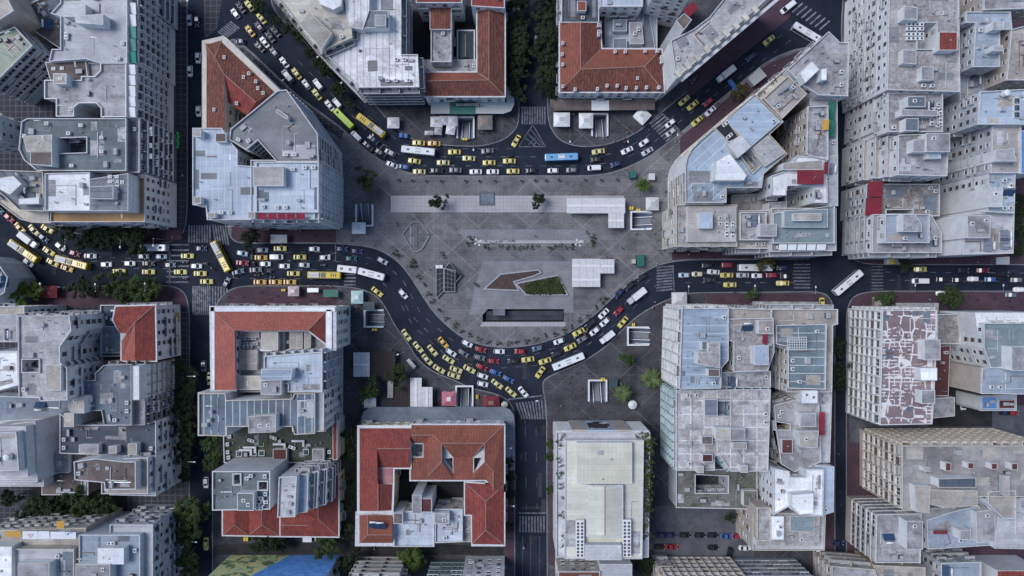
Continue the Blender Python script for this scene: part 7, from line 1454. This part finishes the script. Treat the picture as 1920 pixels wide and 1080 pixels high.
# ------------------------------------------------------------------ raise the buildings
raster()
for b in BLD: build(b)
def bld(ref): return next(b for b in BLD if b['ref'].startswith(ref))
for b in BLD:
    if not b['extra']: continue
    k, s, z = b['extra']; root = b['root']
    if k == 'chimney':
        for i, (x, y) in enumerate(pts(s)): q = P(x, y, z+1); o = mk_chimney(); o.parent = root; o.location = (q.x, q.y, z+(.0 if i < 16 else .2))
    if k == 'bays':
        for x, y in pts(s):
            q = P(x, y, z); m = MB(); m.box(-1.1, 1.1, -.7, .7, -1.0, .9); o = m.build('cornice_bay', 'cream', root); o.location = (q.x, q.y, z); o.rotation_euler = (0, 0, R(130))
        a, c = P(1275, 149, z-1.5), P(1480, -24, z-1.5); d = (c-a).normalized(); n = Vector((-d.y, d.x, 0)); n = n if n.dot(-a) > 0 else -n
        m = MB(); vs = [a+n*.02, c+n*.02, c+n*1.0, a+n*1.0]; m.add(vs+[v-Vector((0, 0, .4)) for v in vs], [(0, 1, 2, 3), (7, 6, 5, 4), (1, 0, 4, 5), (3, 2, 6, 7)][:4]); m.build('cornice_ledge', 'trim', root)
        for i in range(9):
            p = a.lerp(c, (i+.5)/9)
    if k == 'mural':
        v = b['vols'][0]; ed = None
        nm, nt, bs = nodes_of('mural'); geo = N(nt, 'ShaderNodeNewGeometry'); sp = N(nt, 'ShaderNodeSeparateXYZ'); nt.links.new(geo.outputs['Position'], sp.inputs[0])
        n1 = noise(nt, geo.outputs['Position'], .28, 5, .7, .47, .53); n2 = noise(nt, geo.outputs['Position'], .12, 3, .6, .4, .6); n3 = noise(nt, geo.outputs['Position'], .5, 4, .6, .45, .6)
        left = mixc(nt, n2, (.5, .62, .34), (.75, .7, .3)); left = mixc(nt, n1, left, (.1, .2, .09)); left = mixc(nt, mth(nt, 'MULTIPLY', n3, .3), left, (.6, .6, .42))
        right = mixc(nt, n3, (.1, .32, .8), (.18, .45, .88)); right = mixc(nt, mth(nt, 'MULTIPLY', line(nt, sp.outputs[2], 2.4, .25), .4), right, (.04, .1, .3))
        edge = mth(nt, 'GREATER_THAN', mth(nt, 'ADD', sp.outputs[0], mth(nt, 'MULTIPLY', sp.outputs[2], .42)), (528-960)*S+3.5)
        nt.links.new(mixc(nt, edge, left, right), bs.inputs['Base Color']); bs.inputs['Roughness'].default_value = .85; M['mural'] = nm
        xs = [p[0] for p in v['poly']]; yt = max(p[1] for p in v['poly']); m = MB(); m.quad((max(xs)-.2, yt+.04, .3), (min(xs)+.2, yt+.04, .3), (min(xs)+.2, yt+.04, 24), (max(xs)-.2, yt+.04, 24)); m.build('mural', 'mural', root)
    if k == 'stage':
        # sloping striped front with a framed picture, and the long fan banks on the roof
        yt = P(0, 811, 19).y; x0, x1 = P(1043, 0, 19).x, P(1219, 0, 19).x; w = x1-x0
        m = MB()
        for i in range(9): m.box(x0+.1, x1-.1, yt+.02, yt+.5, 2+i*1.9, 2.9+i*1.9)
        m.build('louvre', 'trim', root)
        for f0, f1, mat, nm, dep in ((.17, .33, 'W_beige', 'panel', .75), (.64, .8, 'W_beige', 'panel', .75), (.33, .64, 'W_blue', 'billboard_frame', .7)): m = MB(); m.box(x0+w*f0, x0+w*f1, yt+.03, yt+dep, 1.5, 18.2); m.build(nm, mat, root)
        nm, nt, bs = nodes_of('poster'); geo = N(nt, 'ShaderNodeNewGeometry'); n1 = noise(nt, geo.outputs['Position'], .22, 2, .5, .52, .56)
        nt.links.new(mixc(nt, n1, (.05, .035, .04), (.7, .7, .74)), bs.inputs['Base Color']); M['poster'] = nm
        m = MB(); m.box(x0+w*.365, x0+w*.605, yt+.71, yt+.76, 4, 15.5); m.build('billboard', 'poster', root)
        for sx, (cx, cy) in enumerate(((1088, 1012), (1176, 1011))):
            q = P(cx, cy, 24.2); o = MB(); o.box(-1.35, 1.35, -6, 6, 0, 1.5); ro = o.build('condenser_bank', 'acw'); ro.location = (q.x, q.y, 22.1)
            tag(ro, f'long bank of twenty round fans on the {"street" if sx == 0 else "climbing plant"} side of the yellow hall', 'air conditioner', 'fan banks on the yellow hall')
            for i in range(10):
                for x in (-.65, .65): f = MB(); fan(f, x, -5.3+i*1.12+(.25 if i > 4 else 0), 1.5, .42); f.build('fan', 'fan', ro); h = MB(); h.cyl((x, -5.3+i*1.12+(.25 if i > 4 else 0), 1.55), (x, -5.3+i*1.12+(.25 if i > 4 else 0), 1.6), .16, .16, 8); h.build('hub', 'steel', ro)
    if k == 'logos':
        q = P(56, 1004, 25.1); m = MB()
        for i in range(3):
            t0, t1 = R(90+180+120*i), R(90+180+120*(i+1)); u, v_ = Vector((1.0*math.cos(t0), .8*math.sin(t0), 0)), Vector((1.0*math.cos(t1), .8*math.sin(t1), 0)); m.add([u, v_, v_*.72, u*.72], [(0, 1, 2, 3)])
        o = m.build('logo', 'sign_r', root); o.location = (q.x, q.y, 24.95); q = P(131, 1004, 25.1); m = MB()
        for i in range(10):
            t0, t1 = R(200+14*i*-1-20), R(200-14*(i+1)-20); u, v_ = Vector((1.1*math.cos(t0), 1.0*math.sin(t0), 0)), Vector((1.1*math.cos(t1), 1.0*math.sin(t1), 0)); m.add([u, v_, v_*.66, u*.66], [(0, 1, 2, 3)])
        o = m.build('logo', 'sign_b', root); o.location = (q.x, q.y, 24.95)
    if k == 'sign':
        yb = P(0, 180, 12.5).y; a, c = P(853, 206, 5), P(900, 206, 5); m = MB(); m.box(a.x, c.x, yb-1.5, yb-1.2, 4.9, 7.2); o = m.build('shop_sign', 'blk', root)
        t = MB(); rg = random.Random(2); x = a.x+.4
        while x < c.x-.6: w_ = rg.uniform(.3, .7); t.box(x, x+w_, yb-1.56, yb-1.5, 5.4, 6.7); t.box(x, x+w_, yb-1.4, yb-1.28, 7.2, 7.26); x += w_+.22
        t.build('sign_face', 'kwhite', o)
    if k == 'pergola':
        o = P(1494, 644, 27); m = MB()
        for i in range(9): m.box(-3+i*.75-.07, -3+i*.75+.07, -2.1, 2.1, 0, .15)
        for j in range(6): m.box(-3.1, 3.1, -2+j*.8-.08, -2+j*.8+.08, .15, .3)
        po = m.build('pergola', 'frame_w', root); po.location = o
        for x in (-2.9, 2.9):
            for y in (-2, 2): g_ = MB(); g_.box(x-.08, x+.08, y-.08, y+.08, -2.7, 0); g_.build('post', 'frame_w', po)
# hand placed roof equipment
U = 'white condenser on the square stone office, one of its fan rows'
on_roof('condenser', '1349,409 1361,409 1349,420', 22.2, 'white single fan condenser on the square stone office', 'single fan condensers on the square stone office'); on_roof('double_condenser', '1361,423 1372,423 1361,440 1372,440', 22.2, 'white twin fan condenser on the square stone office', 'twin fan condensers on the square stone office', 90)
on_roof('condenser', '209,332 222,332 209,341 222,341 232,342 222,351 222,360', 27.6, 'white condenser beside the striped grey hut, orange terrace block', 'condensers beside the striped grey hut')
on_roof('condenser', '193,259 193,285 131,251', 27.3, 'white box unit on the green grey flat roof', 'box units on the green grey flat roof'); on_roof('double_condenser', '127,69', 27.3, 'white twin fan unit alone on the tall pale office roof', None or 'twin fan unit on the pale office', 90)
on_roof('condenser_row', '1713,48 1713,56 1713,66 1713,74', 29.3, 'white fan bank beside the light well of the weathered stepped block', 'fan bank units beside the light well')
on_roof('double_condenser', '1359,233 1366,256', 26.2, 'white twin fan unit in a black pit on the curved corner office', 'twin fan units in the black pits', -40)
on_roof('condenser_row', '450,630 450,668 451,676', 17.3, 'dark fanned condenser row in the yard of the red roof', 'condenser rows in the red roof yard', 90); on_roof('condenser_row', '459,650', 17.3, 'white condenser row lying crosswise in the red roof yard', 'crosswise condenser row')
on_roof('chiller', '531,636 553,636 565,640 580,637', 17.3, 'upright grey chiller in the red roof machinery yard', 'upright chillers in the red roof yard'); on_roof('chiller', '469,661 469,674 468,686 472,626', 17.3, 'grey chiller lying crosswise in the red roof yard', 'crosswise chillers in the red roof yard', 90)
on_roof('double_condenser', '463,634 475,634 466,644 478,644 540,641', 17.3, 'small twin fan unit among the red roof yard machines', 'small twin fan units in the red roof yard'); on_roof('air_duct', '490,628 500,656 545,656 560,655 575,650', 17.3, 'bent silver air duct in the red roof yard', 'silver ducts in the red roof yard')
on_roof('double_condenser', '472,825 514,820 549,838', 8.3, 'large twin fan machine on the mossy low roof', 'twin fan machines on the mossy roof', 20); on_roof('air_duct', '470,838 525,832 560,826 462,843', 8.3, 'old bent duct on the mossy low roof', 'old ducts on the mossy roof')
on_roof('skylight', '449,850 476,849 491,849 574,847', 8.3, 'small white roof box on the mossy low roof', 'white roof boxes on the mossy roof')
on_roof('solar_heater', '702,983 714,984', 14.6, 'dark blue solar panel on the small orange tiled corner', 'solar panels on the orange tiled corner'); on_roof('solar_heater', '1883,442 1883,457', 27.3, 'dark solar panel on the white blank walled block', 'solar panels on the white blank block', 90)
on_roof('double_condenser', '211,1017', 23.3, 'beige four fan unit on the barrel shed roof', 'unit on the barrel shed roof'); on_roof('water_tank', '20,855', 26.3, 'round pale tank tower on the stepped grey building', 'tank tower'); on_roof('water_tank', '1880,177', 32.3, 'big round white tank on the blue roof block', 'tank on the blue roof block')
on_roof('skylight', '1905,190 1905,203 1905,216', 32.3, 'white hood on the blue roof block, in the row', 'white hoods on the blue roof block')
on_roof('satellite_dish', '639,7 1905,296 776,944 1828,1003', 33.3, 'white satellite dish on a roof pole', 'satellite dishes') if False else None
on_roof('double_condenser', '488,933 488,945 488,952 497,940', 26.3, 'white paired unit in the rows on the grey green roof', 'paired units on the grey green roof')
on_roof('air_duct', '1468,170 1485,158', 26.3, 'curling white duct on the beige roof', 'curling ducts on the beige roof', -35); on_roof('chiller', '1878,907', 26.8, 'large white framed cooling unit on the long concrete roof', 'cooling unit on the concrete roof')
on_roof('double_condenser', '1744,210 1752,210 1760,210 1744,230 1752,230 1760,230', 27.3, 'white unit in the chimney like rows behind the slate hut', 'units behind the slate hut', 90)
# units hung on the balconies of two busy facades
rng = random.Random(11)
for ref, n in (('green grey flat roof', 26), ('dark grey roof office', 26)):
    b = bld(ref); v = b['vols'][1]; x1 = max(p[0] for p in v['poly']); ys = [p[1] for p in v['poly'] if abs(p[0]-x1) < .5]
    for i in range(n):
        place('condenser', (x1+(1.9 if 'green' in ref else .8), rng.uniform(min(ys)+2, max(ys)-2), v['z']-4.2-FH*rng.randrange(5)+rng.uniform(0, .3)), R(90), 'white facade condenser of '+b['ref'], 'facade condensers of '+b['ref'])
root = bld('green grey flat roof')['root']; q = P(328, 262, 6); m = MB()
for i in range(5): m.box(-.3+.25*(i % 2), .3+.25*(i % 2), -3+i*1.2, -2+i*1.2, 0, .5)
o = m.build('shop_sign', 'sign_g', root); o.location = (q.x+.8, q.y, 5.5)
# ------------------------------------------------------------------ camera and light
cam = bpy.data.cameras.new('camera'); co = bpy.data.objects.new('camera', cam); COL.objects.link(co)
cam.sensor_width = 36; cam.lens = 36*H/(1920*S); cam.clip_start = 1; cam.clip_end = 3000
co.location = (0, 0, H); co.rotation_euler = (0, 0, 0); SC.camera = co
w = bpy.data.worlds.new('World'); SC.world = w; w.use_nodes = True
nt = w.node_tree; bg = nt.nodes['Background']; sky = nt.nodes.new('ShaderNodeTexSky'); sky.sky_type = 'NISHITA'; sky.sun_disc = False
EL, AZ = 56, 290
sky.sun_elevation = R(EL); sky.sun_rotation = R(AZ); sky.air_density = 1.0; sky.dust_density = 1.0; sky.ozone_density = 3.0
nt.links.new(sky.outputs[0], bg.inputs[0]); bg.inputs[1].default_value = .135
sun = bpy.data.lights.new('sun', 'SUN'); so = bpy.data.objects.new('sun', sun); COL.objects.link(so)
sun.energy = 2.6; sun.angle = R(30); sun.color = (.98, .98, 1)
d = Vector((math.sin(R(AZ))*math.cos(R(EL)), math.cos(R(AZ))*math.cos(R(EL)), math.sin(R(EL)))); so.rotation_euler = d.to_track_quat('Z', 'Y').to_euler()
SC.view_settings.view_transform = 'Standard'; SC.view_settings.look = 'None'; SC.view_settings.exposure = 0; SC.view_settings.gamma = 1
SC.render.engine = 'CYCLES'; SC.cycles.use_denoising = True; SC.cycles.max_bounces = 6; SC.cycles.diffuse_bounces = 3
